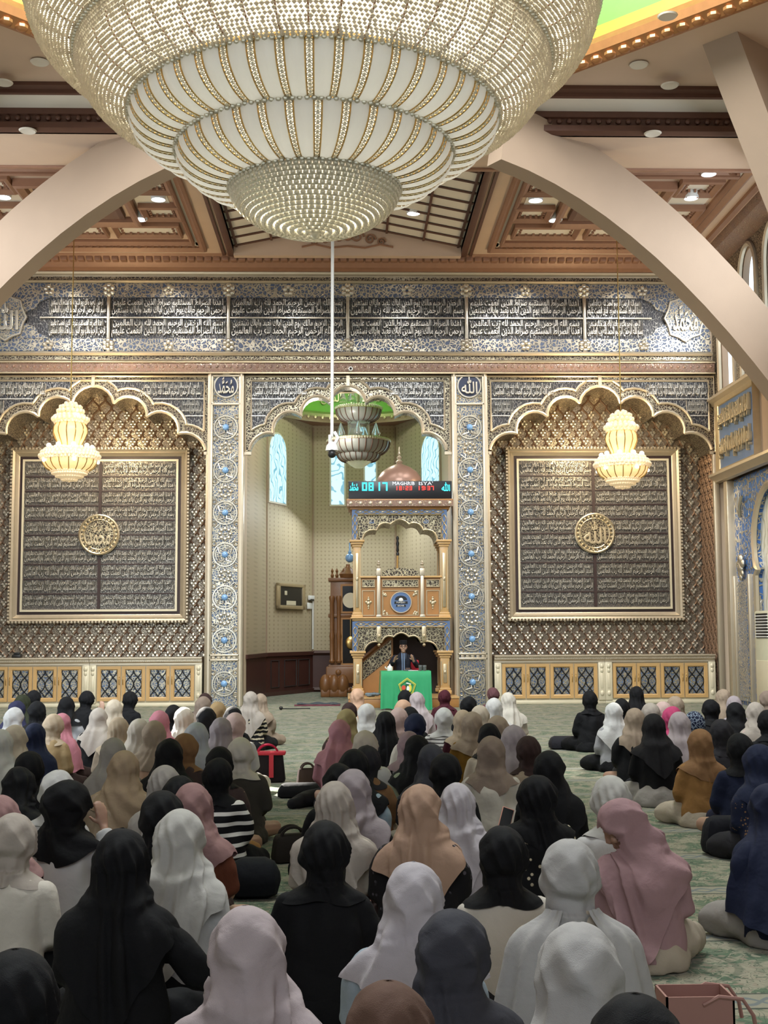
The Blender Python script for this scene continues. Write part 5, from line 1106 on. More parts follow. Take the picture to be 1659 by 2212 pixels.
for nm, r0_, r1_, n in (('upper_panels', RC, RD, 44), ('lower_panels', RD, RE, 33)):
    pr = tier(r0_, r1_, 14); b = MB(); st = MB(); be = MB()
    for k in range(n):
        a0, a1 = 2 * PI * (k + .14) / n, 2 * PI * (k + .86) / n
        vs = []; q = 6
        for r, z in pr:
            for j in range(q + 1): t = j / q; a = a0 + (a1 - a0) * t; rr = r + .03 * math.sin(PI * t) - .01; vs.append((gcx + rr * math.cos(a), gcy + rr * math.sin(a), z - .012 * math.sin(PI * t)))
        b.add(vs, [(i * (q + 1) + j, i * (q + 1) + j + 1, (i + 1) * (q + 1) + j + 1, (i + 1) * (q + 1) + j) for i in range(len(pr) - 1) for j in range(q)])
        am = 2 * PI * k / n; w = .14 * 2 * PI / n
        for e in (-1, 1): st.tube([(gcx + r * math.cos(am + e * w), gcy + r * math.sin(am + e * w), z) for r, z in pr], .008, 4)
        for i in range(len(pr) - 1):
            for e in (-1, 1):
                (ra, za), (rb, zb) = pr[i], pr[i + 1]; A = am + e * w; C = am - e * w
                be.tube([(gcx + ra * math.cos(A), gcy + ra * math.sin(A), za), (gcx + rb * math.cos(C), gcy + rb * math.sin(C), zb)], .006, 3)
            r, z = pr[i]; be.octa((gcx + r * math.cos(am), gcy + r * math.sin(am), z), .016)
    pn = b.build(nm, 'frost', gch, 60); st.build('brass_strap', 'gold_bright', pn); be.build('lattice_beads', 'crystal', pn, 20)
    b = MB(); b.lathe([(r - .06, z + .02) for r, z in pr], gcx, gcy, 72); b.build('inner_liner', 'net_back', pn, 60)
bw = tier(RE, pole, 16); b = MB(); tot = 17
for i in range(tot):
    t = PI / 2 * (i / tot); r = RE[0] * math.cos(t); z = RE[1] - (RE[1] - pole[1]) * math.sin(t); n = max(6, int(2 * PI * r / .058))
    for k in range(n): a = 2 * PI * (k + .5 * (i % 2)) / n; b.ball((gcx + r * math.cos(a), gcy + r * math.sin(a), z), .026, 8, 5)
    b.lathe([(r + .0, z - .012), (r + .012, z - .022), (r, z - .03)], gcx, gcy, 48)
b.ball((gcx, gcy, pole[1] - .02), .05, 10, 6); bo = b.build('beaded_bowl', 'crystal', gch, 50)
b = MB(); b.lathe([(max(.001, r - .04), z + .03) for r, z in bw], gcx, gcy, 48); b.build('bowl_backing', 'net_back', bo, 60)
b = MB(); b.tube([(gcx, gcy, RA[1]), (gcx, gcy, 15.2)], .06, 8); b.lathe([(rim[0], 0), (rim[0] - .1, .08), (rim[0] - .1, 0)], gcx, gcy, 48, cz=rim[1])
for k in range(8): a = k * PI / 4; b.tube([(gcx, gcy, 11.5), (gcx + (rim[0] - .05) * math.cos(a), gcy + (rim[0] - .05) * math.sin(a), rim[1] + .05)], .025, 6)
light('chandelier_fill', 'POINT', (gcx, gcy, RC[1] + .2), (gcx, gcy, 0), 60, (1, .99, .97), shadow_soft_size=.5)  # added fill lamp to brighten panels and beads; the chandelier is unlit
b.build('suspension', 'gold_bright', gch)
b = MB()
for px in (646, 753): p = at(px, 208, 10.55); b.box(p.x - .03, p.x + .03, p.y - .03, p.y + .03, p.z - .02, p.z + .02)
b.build('clip', 'black', gch)
# ---------------------------------------------------------------- small chandeliers
def small_chandelier(label, px, py0, py1, Y, lit, wpx, lx=0):
    top, bot = at(px, py0, Y), at(px, py1, Y); H = top.z - bot.z; R = wpx / 2 / F * Y
    o = thing('pendant_chandelier', label, 'chandelier', (top.x, Y, bot.z), 'pair of lit crystal pendant chandeliers' if lit else None); X = top.x; z = bot.z
    G, CRY = ('lamp', 'lamp_crystal') if lit else ('frost', 'crystal')
    b = MB(); b.tube([(X, Y, top.z - .05), (X, Y, CZ)], .012, 6); b.build('chain', 'gold_bright', o)
    b = MB(); pr = [(.02 * R, .0), (.25 * R, .025 * H), (.45 * R, .065 * H), (.58 * R, .10 * H), (.62 * R, .13 * H)]; b.lathe(pr, X, Y, 28, cz=z)
    for i, (r, h) in enumerate(pr[1:]):
        n = int(2 * PI * r / .05)
        for k in range(n): a = 2 * PI * k / n; b.ball((X + r * math.cos(a), Y + r * math.sin(a), z + h), .024, 6, 4)
    b.build('lower_beads', CRY, o)
    def ribbed(r_h, n, name):
        b = MB(); b.lathe([(r * R, h * H) for r, h in r_h], X, Y, 40, cz=z); g = b.build(name, G, o)
        b = MB()
        for k in range(n): a = 2 * PI * k / n; b.tube([(X + (r * R + .004) * math.cos(a), Y + (r * R + .004) * math.sin(a), z + h * H) for r, h in r_h], .011, 4)
        b.build('brass_rib', 'gold_bright', g)
    ribbed([(.62, .13), (.80, .17), (.90, .22), (.93, .27)], 18, 'wide_bowl')
    b = MB()
    for i, (r, h, s_) in enumerate(((.95, .28, .035), (1.0, .31, .04), (.93, .35, .045), (.80, .39, .045), (.62, .40, .04))):
        n = int(2 * PI * r * R / (s_ * 2.0))
        for k in range(n): a = 2 * PI * (k + .5 * (i % 2)) / n; b.ball((X + r * R * math.cos(a), Y + r * R * math.sin(a), z + h * H + random.uniform(-.01, .01)), s_, 7, 5)
    b.build('crystal_collar', CRY, o)
    ribbed([(.36, .40), (.40, .46), (.50, .53), (.58, .60), (.57, .66), (.50, .71), (.42, .73)], 12, 'vase')
    b = MB()
    for i, (r, h, s_) in enumerate(((.52, .73, .035), (.58, .77, .05), (.45, .81, .045), (.30, .84, .04), (.42, .87, .045), (.34, .92, .045), (.16, .96, .05))):
        n = max(4, int(2 * PI * r * R / (s_ * 2.1)))
        for k in range(n): a = 2 * PI * (k + .5 * (i % 2)) / n; b.ball((X + r * R * math.cos(a), Y + r * R * math.sin(a), z + h * H), s_, 7, 5)
    b.lathe([(.4 * R, .73 * H), (.3 * R, .8 * H), (.12 * R, .9 * H), (.02 * R, .97 * H)], X, Y, 16, cz=z); b.build('crystal_crown', CRY, o)
    if lit:
        for n_, r_, h_, q_, rad in ((9, .74, .43, .2, .05), (3, .5, .80, -.9, .05), (5, .96, .24, -1.2, .035)):
            for k in range(n_): a = 2 * PI * k / n_ + q_; b = MB(); b.ball((X + r_ * R * math.cos(a), Y + r_ * R * math.sin(a), z + h_ * H), rad, 8, 6); b.build('bulb', 'lamp_hot', o)
        light('chandelier_glow_and_fill', 'POINT', (X, Y, z + .45 * H), (X, Y, 0), 60, (1, .80, .52), shadow_soft_size=.6)
        light('chandelier_glow_and_fill', 'POINT', (X, Y + 2.2, z + .9 * H), (X, Y, 0), 170, (1, .74, .4), shadow_soft_size=.3)  # added lamp behind the pendant to gild the niche top
    return o
small_chandelier('lit crystal pendant chandelier hanging before the left framed calligraphy panel', 153, 866, 1041, 25.6, True, 126)
small_chandelier('lit crystal pendant chandelier hanging before the right framed calligraphy panel', 1341, 884, 1057, 25.9, True, 120)
# three-tier chandelier of the apse, not lit
X, Y = at(776, 1370, 32.6).x, 32.6
o = thing('apse_chandelier', 'unlit tiered glass chandelier hanging inside the mihrab behind the camera pole', 'chandelier', (X, Y, at(776, 1012, Y).z))
def q(r_px, py): return (r_px / F * Y, at(776, py, Y).z)
def bowl(name, r0_, p0, r1_, p1_, n):
    A, B_ = q(r0_, p0), q(r1_, p1_); pr = tier(A, B_, 8); b = MB(); b.lathe(pr, X, Y, 40); g = b.build(name, 'smoke', o); b = MB()
    for k in range(n): a = 2 * PI * k / n; b.tube([(X + (r + .004) * math.cos(a), Y + (r + .004) * math.sin(a), z) for r, z in pr], .012, 4)
    b.build('dark_rib', 'darkbrown', g); b = MB(); m_ = int(2 * PI * A[0] / .07)
    for k in range(m_): a = 2 * PI * k / m_; b.ball((X + A[0] * math.cos(a), Y + A[0] * math.sin(a), A[1] + .02), .04, 7, 5)
    b.build('crystal_rim', 'crystal', g)
bowl('upper_bowl', 50, 884, 25, 912, 20); bowl('lower_bowl', 68, 955, 46, 982, 28); bowl('middle_bowl', 47, 981, 28, 998, 22)
b = MB(); b.lathe([q(28, 998), q(20, 1004), q(8, 1011), q(.1, 1012)], X, Y, 20); b.build('bead_cup', 'crystal', o)
b = MB(); b.lathe([q(24, 950), q(24, 905)], X, Y, 24); b.lathe([q(9, 884), q(9, 835)], X, Y, 16); b.build('glass_column', 'glass', o)
b = MB(); b.tube([(X, Y, q(1, 955)[1]), (X, Y, 10)], .03, 6)
for r, p0 in ((68, 950), (50, 880)): b.lathe([(q(r, p0)[0], q(r, p0)[1]), (q(r, p0)[0] + .02, q(r, p0)[1] - .08), (q(r, p0)[0] - .15, q(r, p0)[1] - .09)], X, Y, 40)
b.build('brass_frame', 'gold', o)
for r, p0, n in ((44, 945, 6), (34, 872, 5)):
    for k in range(n):
        a = 2 * PI * k / n + .5; b = MB(); R_, Z_ = q(r, p0); b.lathe([(.02, -.02), (.1, .0), (.12, .06), (.07, .18), (.03, .3), (.0, .36)], X + R_ * math.cos(a), Y + R_ * math.sin(a), 12, cz=Z_); b.build('lamp_globe', 'glass', o)
# ---------------------------------------------------------------- people
def remeshed(mb, voxel, smooth=3, fac=.5):
    me = bpy.data.meshes.new('tmp'); me.from_pydata(mb.v, [], mb.f); o = bpy.data.objects.new('tmp', me); COL.objects.link(o)
    bm = bmesh.new(); bm.from_mesh(me); bmesh.ops.recalc_face_normals(bm, faces=bm.faces[:]); bm.to_mesh(me); bm.free()
    r = o.modifiers.new('r', 'REMESH'); r.mode = 'VOXEL'; r.voxel_size = voxel
    if smooth: q = o.modifiers.new('s', 'SMOOTH'); q.factor = fac; q.iterations = smooth
    dg = bpy.context.evaluated_depsgraph_get(); out = bpy.data.meshes.new_from_object(o.evaluated_get(dg))
    bpy.data.objects.remove(o); bpy.data.meshes.remove(me); out.polygons.foreach_set('use_smooth', [True] * len(out.polygons)); return out
def wrinkle(me, amp, seed, kz=1.):
    n = len(me.vertices); co = np.empty(n * 3); me.vertices.foreach_get('co', co); co = co.reshape(-1, 3)
    nr = np.empty(n * 3); me.vertices.foreach_get('normal', nr); nr = nr.reshape(-1, 3); rg = np.random.RandomState(seed); d = np.zeros(n)
    for i in range(9):
        k = rg.normal(size=3) * (30 + 14 * rg.rand()) * .55; k[2] *= kz; w = rg.normal(size=3) * 9
        d += np.sin(co @ k + rg.rand() * 6 + 1.2 * np.sin(co @ w + rg.rand() * 6)) / 9 * 1.8
    d = np.sign(d) * np.abs(d) ** 1.2
    co += nr * (d * amp)[:, None]; co[:, 2] = np.maximum(co[:, 2], .002); me.vertices.foreach_set('co', co.ravel()); me.update()
class Pose:
    """seated figure frame: torso leans about the hips, the head turns about the neck; +y is forward"""
    def __init__(s, lean=5, pitch=5, yaw=0, roll=0):
        s.l, s.p, s.y, s.r = (math.radians(v) for v in (lean, pitch, yaw, roll))
        s.R = Matrix.Rotation(s.y, 3, 'Z') @ Matrix.Rotation(-s.p, 3, 'X') @ Matrix.Rotation(s.r, 3, 'Y')
        s.neck = s.T((0, .01, .575)); s.C = s.neck + s.R @ Vector((0, .015, .12))
    def T(s, p):
        y, z = p[1], p[2] - .10; return Vector((p[0], y * math.cos(s.l) + z * math.sin(s.l), .10 + z * math.cos(s.l) - y * math.sin(s.l)))
    def H(s, p): return s.C + s.R @ Vector(p)
    def crown(s): return s.C + s.R @ Vector((0, -.01, 0)) + Vector((0, 0, .132))
def tri_tube(mb, pts, rad, n=10): mb.tube(pts, rad, n)
def finger_hand(mb, W, D, U, side, curl=.5, sc=1.):
    """palm plus five unequal bent fingers; W wrist point, D direction of the fingers, U back-of-hand normal, side = +1 thumb along D x U"""
    D = Vector(D).normalized(); U = Vector(U); U = (U - D * U.dot(D)).normalized(); S = D.cross(U) * side; W = Vector(W)
    P = W + D * .05 * sc
    for k in (-1.3, -.4, .4, 1.3): mb.tube([W + S * (k * .009 * sc), W + D * (.085 * sc) + S * (k * .021 * sc)], [.014 * sc, .0125 * sc], 8)
    for k, (off, ln) in enumerate(((1.35, .070), (.45, .079), (-.45, .073), (-1.35, .056))):
        a = W + D * (.085 * sc) + S * (off * .0205 * sc); d = D.copy(); pts = [a - D * .01]; rad = [.0098 * sc]
        for j in range(3): pts.append(pts[-1] + d * (ln * (.42, .33, .27)[j] * sc)); rad.append((.0092, .0085, .0072)[j] * sc); d = (Matrix.Rotation(curl * .55, 3, S) @ d) if True else d
        mb.tube(pts, rad, 8); mb.ball(pts[-1], rad[-1], 6, 4)
    a = W + D * .03 * sc + S * .024 * sc; d = (D * .6 + S * .75 - U * .25).normalized(); pts = [a - S * .01, a + d * .035 * sc, a + d * .035 * sc + (d + D * .6).normalized() * .03 * sc]; mb.tube(pts, [.0135 * sc, .0108 * sc, .0085 * sc], 8); mb.ball(pts[-1], .0085 * sc, 6, 4)
ARMS = {'lap': (((.155, 0, .485), (.205, .03, .285), (.10, .25, .185)), (-.5, .5, -.25)), 'front': (((.155, 0, .485), (.205, .08, .30), (.07, .30, .30)), (-.4, .7, .3)),
        'out': (((.155, 0, .485), (.30, .06, .29), (.50, .20, .20)), (.7, .5, -.2)), 'up': (((.155, 0, .485), (.25, .10, .32), (.17, .20, .56)), (-.25, .1, 1)),
        'talk': (((.185, 0, .485), (.30, .05, .27), (.21, .24, .40)), (-.35, .35, .85))}
def head_shape(mb, H, male=False):
    def e(c, r, sc, n=14, m=10):
        t = MB(); t.ball((0, 0, 0), r, n, m, sc); mb.add([H((c[0] + v[0], c[1] + v[1], c[2] + v[2])) for v in t.v], t.f)
    e((0, -.01, .02), .1, (.78, .96, .98), 18, 12); e((0, .025, -.045), .07, (.88, .86, 1.02)); e((0, .062, -.092), .03, (1.1, .9, .85))
    e((0, .089, -.022), .017, (.95, 1.15, 1.1)); mb.tube([H((0, .080, .022)), H((0, .096, -.012)), H((0, .104, -.026))], [.009, .011, .0115], 8)
    for q in (-1, 1):
        e((q * .011, .092, -.030), .010, (1, 1, .8)); e((q * .034, .070, .012), .017, (1.15, .75, .75)); e((q * .034, .074, .030), .012, (2.0, .8, .55)); e((q * .045, .055, -.03), .026, (1, .9, .9)); e((q * .079, -.005, -.01), .026, (.35, .75, 1.15))
    e((0, .088, -.058), .010, (2.1, .85, .55)); e((0, .086, -.068), .010, (1.8, .85, .6))
def limbs(ps, arms, mul=1.): return [[ps.T((s * p[0], p[1], p[2])) for p in ARMS[a][0]] for s, a in ((-1, arms[0]), (1, arms[1]))]
def make_body(ps, arms=('lap', 'lap'), voxel=.0085, legs='cross', male=False):
    b = MB(); T = ps.T
    b.tube([T((0, 0, .05)), T((0, 0, .2)), T((0, 0, .33)), T((0, 0, .44)), T((0, 0, .5)), T((0, 0, .535))], [(.11, .15), (.095, .13), (.085, .12), (.085, .14), (.07, .14), (.045, .07)], 16)
    b.tube([T((0, 0, .50)), ps.neck, ps.H((0, -.01, -.06))], [.056, .048, .05], 12)
    head_shape(b, ps.H, male)
    for L, s, a in zip(limbs(ps, arms), (-1, 1), arms):
        b.tube([L[0], L[0].lerp(L[1], .5), L[1], L[1].lerp(L[2], .4), L[2]], [.045, .042, .035, .034, .024], 10)
        d = Vector(ARMS[a][1]); d.x *= s; up_ = Vector((s * .2, -.3, 1)) if a not in ('talk', 'up') else Vector((s * .6, -.6, -.1)); finger_hand(b, L[2], d, up_, -s if a != 'talk' else -s, .45)
    for s in (-1, 1):
        if legs == 'sit': P = [(s * .09, .05, .1), (s * .13, .42, .12), (s * .13, .46, -.3)]; R_ = [.085, .062, .04]
        elif legs == 'cross': P = [(s * .10, .02, .09), (s * .27, .22, .085), (-s * .03, .33, .06)]; R_ = [.08, .06, .04]
        else: P = [(s * .09, .0, .12), (s * .10, .36, .11), (s * .11, .02, .05)]; R_ = [.085, .06, .045]
        b.tube([P[0], tuple(Vector(P[0]).lerp(Vector(P[1]), .5)), P[1], tuple(Vector(P[1]).lerp(Vector(P[2]), .5)), P[2]], [R_[0], (R_[0] + R_[1]) / 2, R_[1], R_[1] * .9, R_[2]], 10)
        f = Vector(P[2]); b.ball(f + Vector((-s * .06 if legs == 'cross' else 0, .03 if legs != 'sit' else .06, -.01)), .045, 10, 6, (1.6, .9, .75) if legs == 'cross' else (.8, 1.8, .7))
    return remeshed(b, voxel, 2)
def make_blouse(ps, arms, seed, loose=1., voxel=.0135):
    b = MB(); T = ps.T; w = loose
    b.tube([T((0, 0, .03)), T((0, 0, .14)), T((0, 0, .28)), T((0, -.005, .40)), T((0, -.005, .47)), T((0, 0, .51)), T((0, .0, .545)), T((0, .005, .575))],
           [(.155 * w, .195 * w), (.145 * w, .185 * w), (.125 * w, .165 * w), (.12 * w, .168), (.108, .172), (.09, .150), (.066, .095), (.052, .060)], 20)
    for L, a in zip(limbs(ps, arms), arms):
        e = L[1].lerp(L[2], .92)
        b.ball(L[0] + Vector((0, 0, -.016)), .060, 12, 8); b.tube([L[0] + Vector((0, 0, -.01)), L[0].lerp(L[1], .5), L[1], L[1].lerp(e, .5), e], [.060, .060 * w, .058 * w, .056 * w, .046 * w], 12)
    me = remeshed(b, voxel, 6); wrinkle(me, .013, seed, .6); return me
def make_skirt(kind, seed):
    b = MB()
    b.tube([(0, 0, .0), (0, .0, .06), (0, .0, .13), (0, 0, .19)], [(.19, .235), (.19, .235), (.165, .20), (.12, .15)], 18)
    if kind == 'cross':
        for s in (-1, 1): b.tube([(s * .08, .03, .10), (s * .22, .17, .10), (s * .29, .25, .085), (s * .12, .34, .07), (-s * .10, .36, .06)], [.11, .105, .085, .075, .05], 12)
        b.ball((0, .22, .05), .2, 14, 8, (1.1, .8, .35))
    elif kind == 'kneel':
        for s in (-1, 1): b.tube([(s * .09, .0, .12), (s * .10, .2, .13), (s * .11, .38, .10)], [.115, .10, .085], 12); b.tube([(s * .1, .3, .05), (s * .11, .0, .06), (s * .12, -.17, .05)], [.07, .075, .05], 10)
        b.ball((0, .1, .05), .22, 14, 8, (1, 1.1, .3))
    else:       # legs folded to one side
        b.tube([(.05, .02, .10), (.12, .22, .11), (.02, .36, .10), (-.05, .38, .08)], [.12, .11, .09, .07], 12); b.tube([(-.05, .05, .09), (-.15, .20, .09), (-.28, .16, .07), (-.40, -.02, .055), (-.45, -.08, .04)], [.12, .10, .085, .07, .045], 12)
        b.ball((0, .15, .05), .22, 14, 8, (1.2, .9, .3))
    me = remeshed(b, .016, 6); wrinkle(me, .012, seed, 1.); return me
SZ = [(.0, .30, .20), (.15, .275, .16), (.30, .25, .135), (.40, .228, .13), (.455, .218, .122), (.49, .200, .112), (.52, .168, .100), (.545, .118, .08), (.57, .075, .064), (.60, .055, .055)]
SZa = np.array(SZ)
def scarf_geo(ps, style, seed, nu=56, nv=34, vol=1., hem=None, folds=1., bun=.016):
    """headscarf: a cap over the head that falls over neck, shoulders and back; phi = 0 at the nape"""
    rg = np.random.RandomState(seed); st = {'A': dict(rn=.080, hb=.500, hs=.505, hf=.44, tip=0, am=.007), 'S': dict(rn=.092, hb=.43, hs=.485, hf=.36, tip=.06, am=.014), 'B': dict(rn=.104, hb=.33, hs=.455, hf=.28, tip=.16, am=.022), 'C': dict(rn=.112, hb=.10, hs=.16, hf=.12, tip=0.02, am=.026)}[style]
    if hem is not None: st['hb'] = hem
    ph = np.linspace(-PI, PI, nu, endpoint=False); nh = int(nv * .42)
    A, B_, Cz = .107 * vol, .116 * vol, .133
    rows = []
    R = np.array(ps.R); C = np.array(ps.C); kf = [3, 5, 7, 9, 12]; aph = rg.rand(8) * 6.28; tw = rg.normal(size=8) * 2.0; aw = rg.rand(8) * .8 + .3
    def hring(th):
        back = np.maximum(0, np.cos(ph)) ** 2; g_ = max(0, (th - .7)) ; fold = .0022 * folds * np.sin(5 * ph + 7 * th + aph[0]) * math.sin(th) + g_ * .0075 * folds * (1 - 2 * np.abs(np.sin(.5 * (9 * ph + 5 * np.sin(ph + aph[4]) - 5 * th + aph[1]))))
        s_ = math.sin(th); rx = A * s_ + fold; ry = (B_ + bun * back) * s_ + fold
        return np.stack([rx * np.sin(ph), -ry * np.cos(ph) - .008, np.full(nu, Cz * math.cos(th)) if th < PI / 2 else np.full(nu, Cz * .95 * math.cos(th))], 1) @ R.T + C
    for th in np.linspace(.06, math.radians(106), nh): rows.append(hring(th))
    ring = rows[-1]; phw = np.arctan2(ring[:, 0] - C[0], -(ring[:, 1] - C[1]))
    # world azimuth of every column, measured round the torso
    az = phw; back = np.maximum(0, np.cos(az)); front = np.maximum(0, -np.cos(az)); side = np.abs(np.sin(az))
    zh = st['hb'] * back ** 1 + st['hf'] * front + st['hs'] * (1 - back - front).clip(0); zh = zh - st['tip'] * np.maximum(0, 1 - np.abs(az - rg.uniform(-.25, .25)) / 1.0) + .012 * np.sin(3 * az + aph[2])
    lean = ps.l
    for s_ in np.linspace(0, 1, nv - nh + 1)[1:]:
        z = ring[:, 2] + (zh - ring[:, 2]) * s_; zu = (z - .1) / math.cos(lean) + .1
        a = np.interp(zu, SZa[:, 0], SZa[:, 1]); d = np.interp(zu, SZa[:, 0], SZa[:, 2])
        S = 1 / np.sqrt((np.sin(az) / a) ** 2 + (np.cos(az) / d) ** 2)
        sm = min(1, s_ / .3); sm = sm * sm * (3 - 2 * sm)
        rn = st['rn'] + (0 if style == 'A' else .03 * s_ if style == 'S' else .055 * s_ if style == 'B' else .16 * s_)
        Rr = np.maximum(rn * (1 + .12 * back), S * (.88 if style == 'A' else 1) + .012)
        # ease from the neck over the shoulder without a hard ledge
        Rr = Rr
        # pleats hanging from the head, sharper towards the hem, and slack cowl folds at the neck
        q = az + .25 * np.sin(2 * az + aph[3]) + tw[0] * .25 * s_
        f = sum(aw[i] * (1 - 1.9 * np.abs(np.sin(.5 * (kf[i] * q + aph[i] + tw[i] * s_ * 1.2))) ** 1.3) for i in range(5)) / 3.0
        amp = 1.35 * st['am'] * folds * min(1, .30 + s_ * 1.1)
        cowl = .009 * folds * np.sin(26 * z + 2.2 * np.cos(az + aph[5]) + aph[6]) * (.35 + .65 * back) * max(0, 1 - abs(s_ - .28) / .3)
        Rr = np.maximum(Rr + amp * (f + .30) + cowl, S * (.88 if style == 'A' else 1) + .008)
        yc = (z - .1) * math.tan(lean) + .0; nk = np.array(ps.neck)
        cw = 1 - sm; cx = C[0] * cw * .6; cyy = np.where(z > nk[2], nk[1] + (C[1] - nk[1]) * .5, yc)
        px_ = cx + Rr * np.sin(az); py_ = cyy - Rr * np.cos(az)
        rows.append(np.stack([ring[:, 0] * (1 - sm) + px_ * sm, ring[:, 1] * (1 - sm) + py_ * sm, z], 1))
    P = np.stack(rows)
    # light smoothing down the columns
    for _ in range(1): P[nh:-1] = P[nh:-1] * .5 + (P[nh - 1:-2] + P[nh + 1:]) * .25
    V = P.reshape(-1, 3); L = (V - C) @ R
    nr = len(rows); fs = []
    cen = lambda q: L[list(q)].mean(0)
    fs.append(tuple(range(nu)))
    for i in range(nr - 1):
        for k in range(nu):
            l = (k + 1) % nu; q = (i * nu + k, i * nu + l, (i + 1) * nu + l, (i + 1) * nu + k); c = cen(q)
            if c[1] > .04 and ((c[0] / .098) ** 2 + ((c[2] + .03) / .095) ** 2) < 1: continue
            fs.append(q)
    return V, fs
def cloth_mesh(name, V, fs, mat):
    me = bpy.data.meshes.new(name); me.from_pydata(V.tolist(), [], fs); me.polygons.foreach_set('use_smooth', [True] * len(me.polygons)); me.materials.append(mat); me.update(); wrinkle(me, .0055, len(fs) % 97 + int(1e4 * abs(V[60, 0])) % 89, .5); return me
PAL = dict(K='#101014', BK='#1a181b', CH='#2e2c31', DG='#44444c', G='#a9a29c', LG='#bdbab8', PG='#c9c6c0', W='#dad8d6', OW='#d8d0c4', IV='#d2c6b8', C='#c8b9a6', B='#b9a48c', SB='#b39b80', T='#8f7d70', TB='#a5927f', GB='#b5aaa0', LV='#aca0a4', LP='#b9abad', LW='#c9c2c8',
           N='#1e2540', IN='#2b2c4a', OL='#2f3322', KH='#8f8058', P='#c07c88', DP='#b9828a', PP='#d3b6b0', RO='#ad8a8d', MV='#a98f95', DR='#a98482', BR='#6d5246', DB='#3a2826', RB='#6b3a2c', MR='#4c1c28', RW='#6a464a', PE='#d3ab90', PB='#c4a18a', CA='#a67a48', CM='#8f6a48', TN='#a58a64', MU='#8a6422', BW='#b9bcc2', LB='#aebcc8', PGN='#aab59e', HP='#c84a78', SI='#a9a8ac', BL='#3a4f8a', RU='#7a4430', OG='#45413b', MB='#4a3b3a', SK='#c8c0b4')
def col(k): return lin(PAL[k])
P = []   # px, py of the crown, scarf style, scarf colour, blouse colour, label, options
def p(*a, **k): P.append((a, k))
p(73, 1490, 'A', 'K', 'K', 'person in small black headscarf rising behind the wide olive green veil')
p(48, 1500, 'C', 'OL', 'OL', 'person under a wide dark olive green veil')
p(36, 1513, 'C', 'IN', 'IN', 'person under a dark indigo veil, half hidden by a pale grey scarf')
p(80, 1514, 'A', 'K', 'K', 'person in black headscarf right behind the long navy blue veil')
p(30, 1527, 'S', 'LG', 'K', 'person in pale grey headscarf in front of the indigo veil')
p(144, 1504, 'B', 'K', 'SI', 'person in black headscarf over a light grey blouse near the left cabinet', hem=.42)
p(188, 1492, 'A', 'K', 'K', 'tall person in tight black headscarf holding one hand up to the cheek', arms=('lap', 'up'))
p(213, 1528, 'B', 'GB', 'K', 'person in grey-beige headscarf whose pointed tail lies on a black top', hem=.42)
p(246, 1511, 'B', 'C', 'C', 'person in plain cream veil behind the pointed grey-beige scarf')
p(281, 1493, 'A', 'K', 'K', 'person in tight black headscarf and black top in front of the left cabinet doors')
p(116, 1541, 'A', 'B', 'TN', 'person in beige headscarf and camel tan blouse')
p(134, 1540, 'C', 'P', 'P', 'person in long bright pink veil half hidden by the camel tan blouse', s=.9)
p(75, 1561, 'C', 'N', 'N', 'person in long navy blue veil among the left rows')
p(32, 1565, 'B', 'C', 'C', 'person in cream headscarf beside the long navy blue veil')
p(0, 1575, 'B', 'PG', 'PG', 'person in pale grey veil cut by the left picture edge')
p(63, 1622, 'A', 'K', 'K', 'person in round black headscarf right before the navy blue veil')
p(256, 1549, 'S', 'B', 'TB', 'person in crinkled beige headscarf with a pale flowered blouse', fab='palefloral')
p(300, 1552, 'B', 'IV', 'OW', 'person in long ivory veil between crinkled beige and pleated taupe scarves')
p(333, 1556, 'S', 'TB', 'PE', 'person in pleated taupe headscarf squeezed beside the rose pink scarf')
p(344, 1534, 'B', 'P', 'P', 'person in rose pink headscarf and pink blouse in the left rows')
p(375, 1522, 'A', 'K', 'W', 'person in black headscarf partly hidden behind a cream knotted scarf')
p(397, 1527, 'S', 'IV', 'C', 'person in cream headscarf and cream blouse next to the rose pink scarf')
p(245, 1594, 'B', 'G', 'DB', 'person in grey headscarf and dark brown robe', hem=.4)
p(268, 1621, 'B', 'SB', 'B', 'large person in pleated sand headscarf and sand coloured shawl', hem=.40)
p(366, 1594, 'B', 'K', 'K', 'person in long black headscarf beside the knotted brown scarf')
p(400, 1584, 'A', 'CM', 'MB', 'person in brown headscarf knotted at the neck and dark brown top')
p(424, 1560, 'B', 'BW', 'W', 'person in pale blue satin scarf touched by the sunbeam')
p(446, 1527, 'A', 'K', 'G', 'person in black headscarf below the tan scarf and the taupe veil')
p(439, 1504, 'B', 'T', 'T', 'person in taupe veil before the dark brown head at the left pier')
p(443, 1497, 'A', 'DB', 'DB', 'person in dark brown headscarf at the foot of the left pier', s=.93)
p(470, 1516, 'S', 'TN', 'C', 'person in tan headscarf and cream top at the left pier')
p(503, 1525, 'A', 'K', 'K', 'person in black headscarf behind the sunlit pale pink scarf')
p(477, 1549, 'B', 'LV', 'LV', 'person in long lavender grey veil beside the sunlit pale pink scarf')
p(508, 1539, 'A', 'PP', 'W', 'person in pale pink headscarf shining in the sunbeam', hem=.40)
p(541, 1493, 'B', 'GB', 'K', 'person in tall grey-beige headscarf and black zigzag knit at the aisle', fab='zigzag')
p(563, 1498, 'B', 'TB', 'TB', 'person in tan brown headscarf half hidden by the zigzag knit', s=.92)
p(520, 1592, 'A', 'OW', 'OG', 'person in ivory headscarf and dark olive top next to the red tote bag')
p(474, 1612, 'A', 'K', 'MB', 'person in black headscarf and brown blouse, behind the striped top', s=.97)
p(470, 1637, 'A', 'K', 'K', 'person in black headscarf and black and white striped top', fab='stripe')
p(356, 1653, 'B', 'G', 'G', 'person in pale grey headscarf behind two round black scarves')
p(387, 1676, 'A', 'K', 'K', 'person in black headscarf tucked behind the dusty pink scarf')
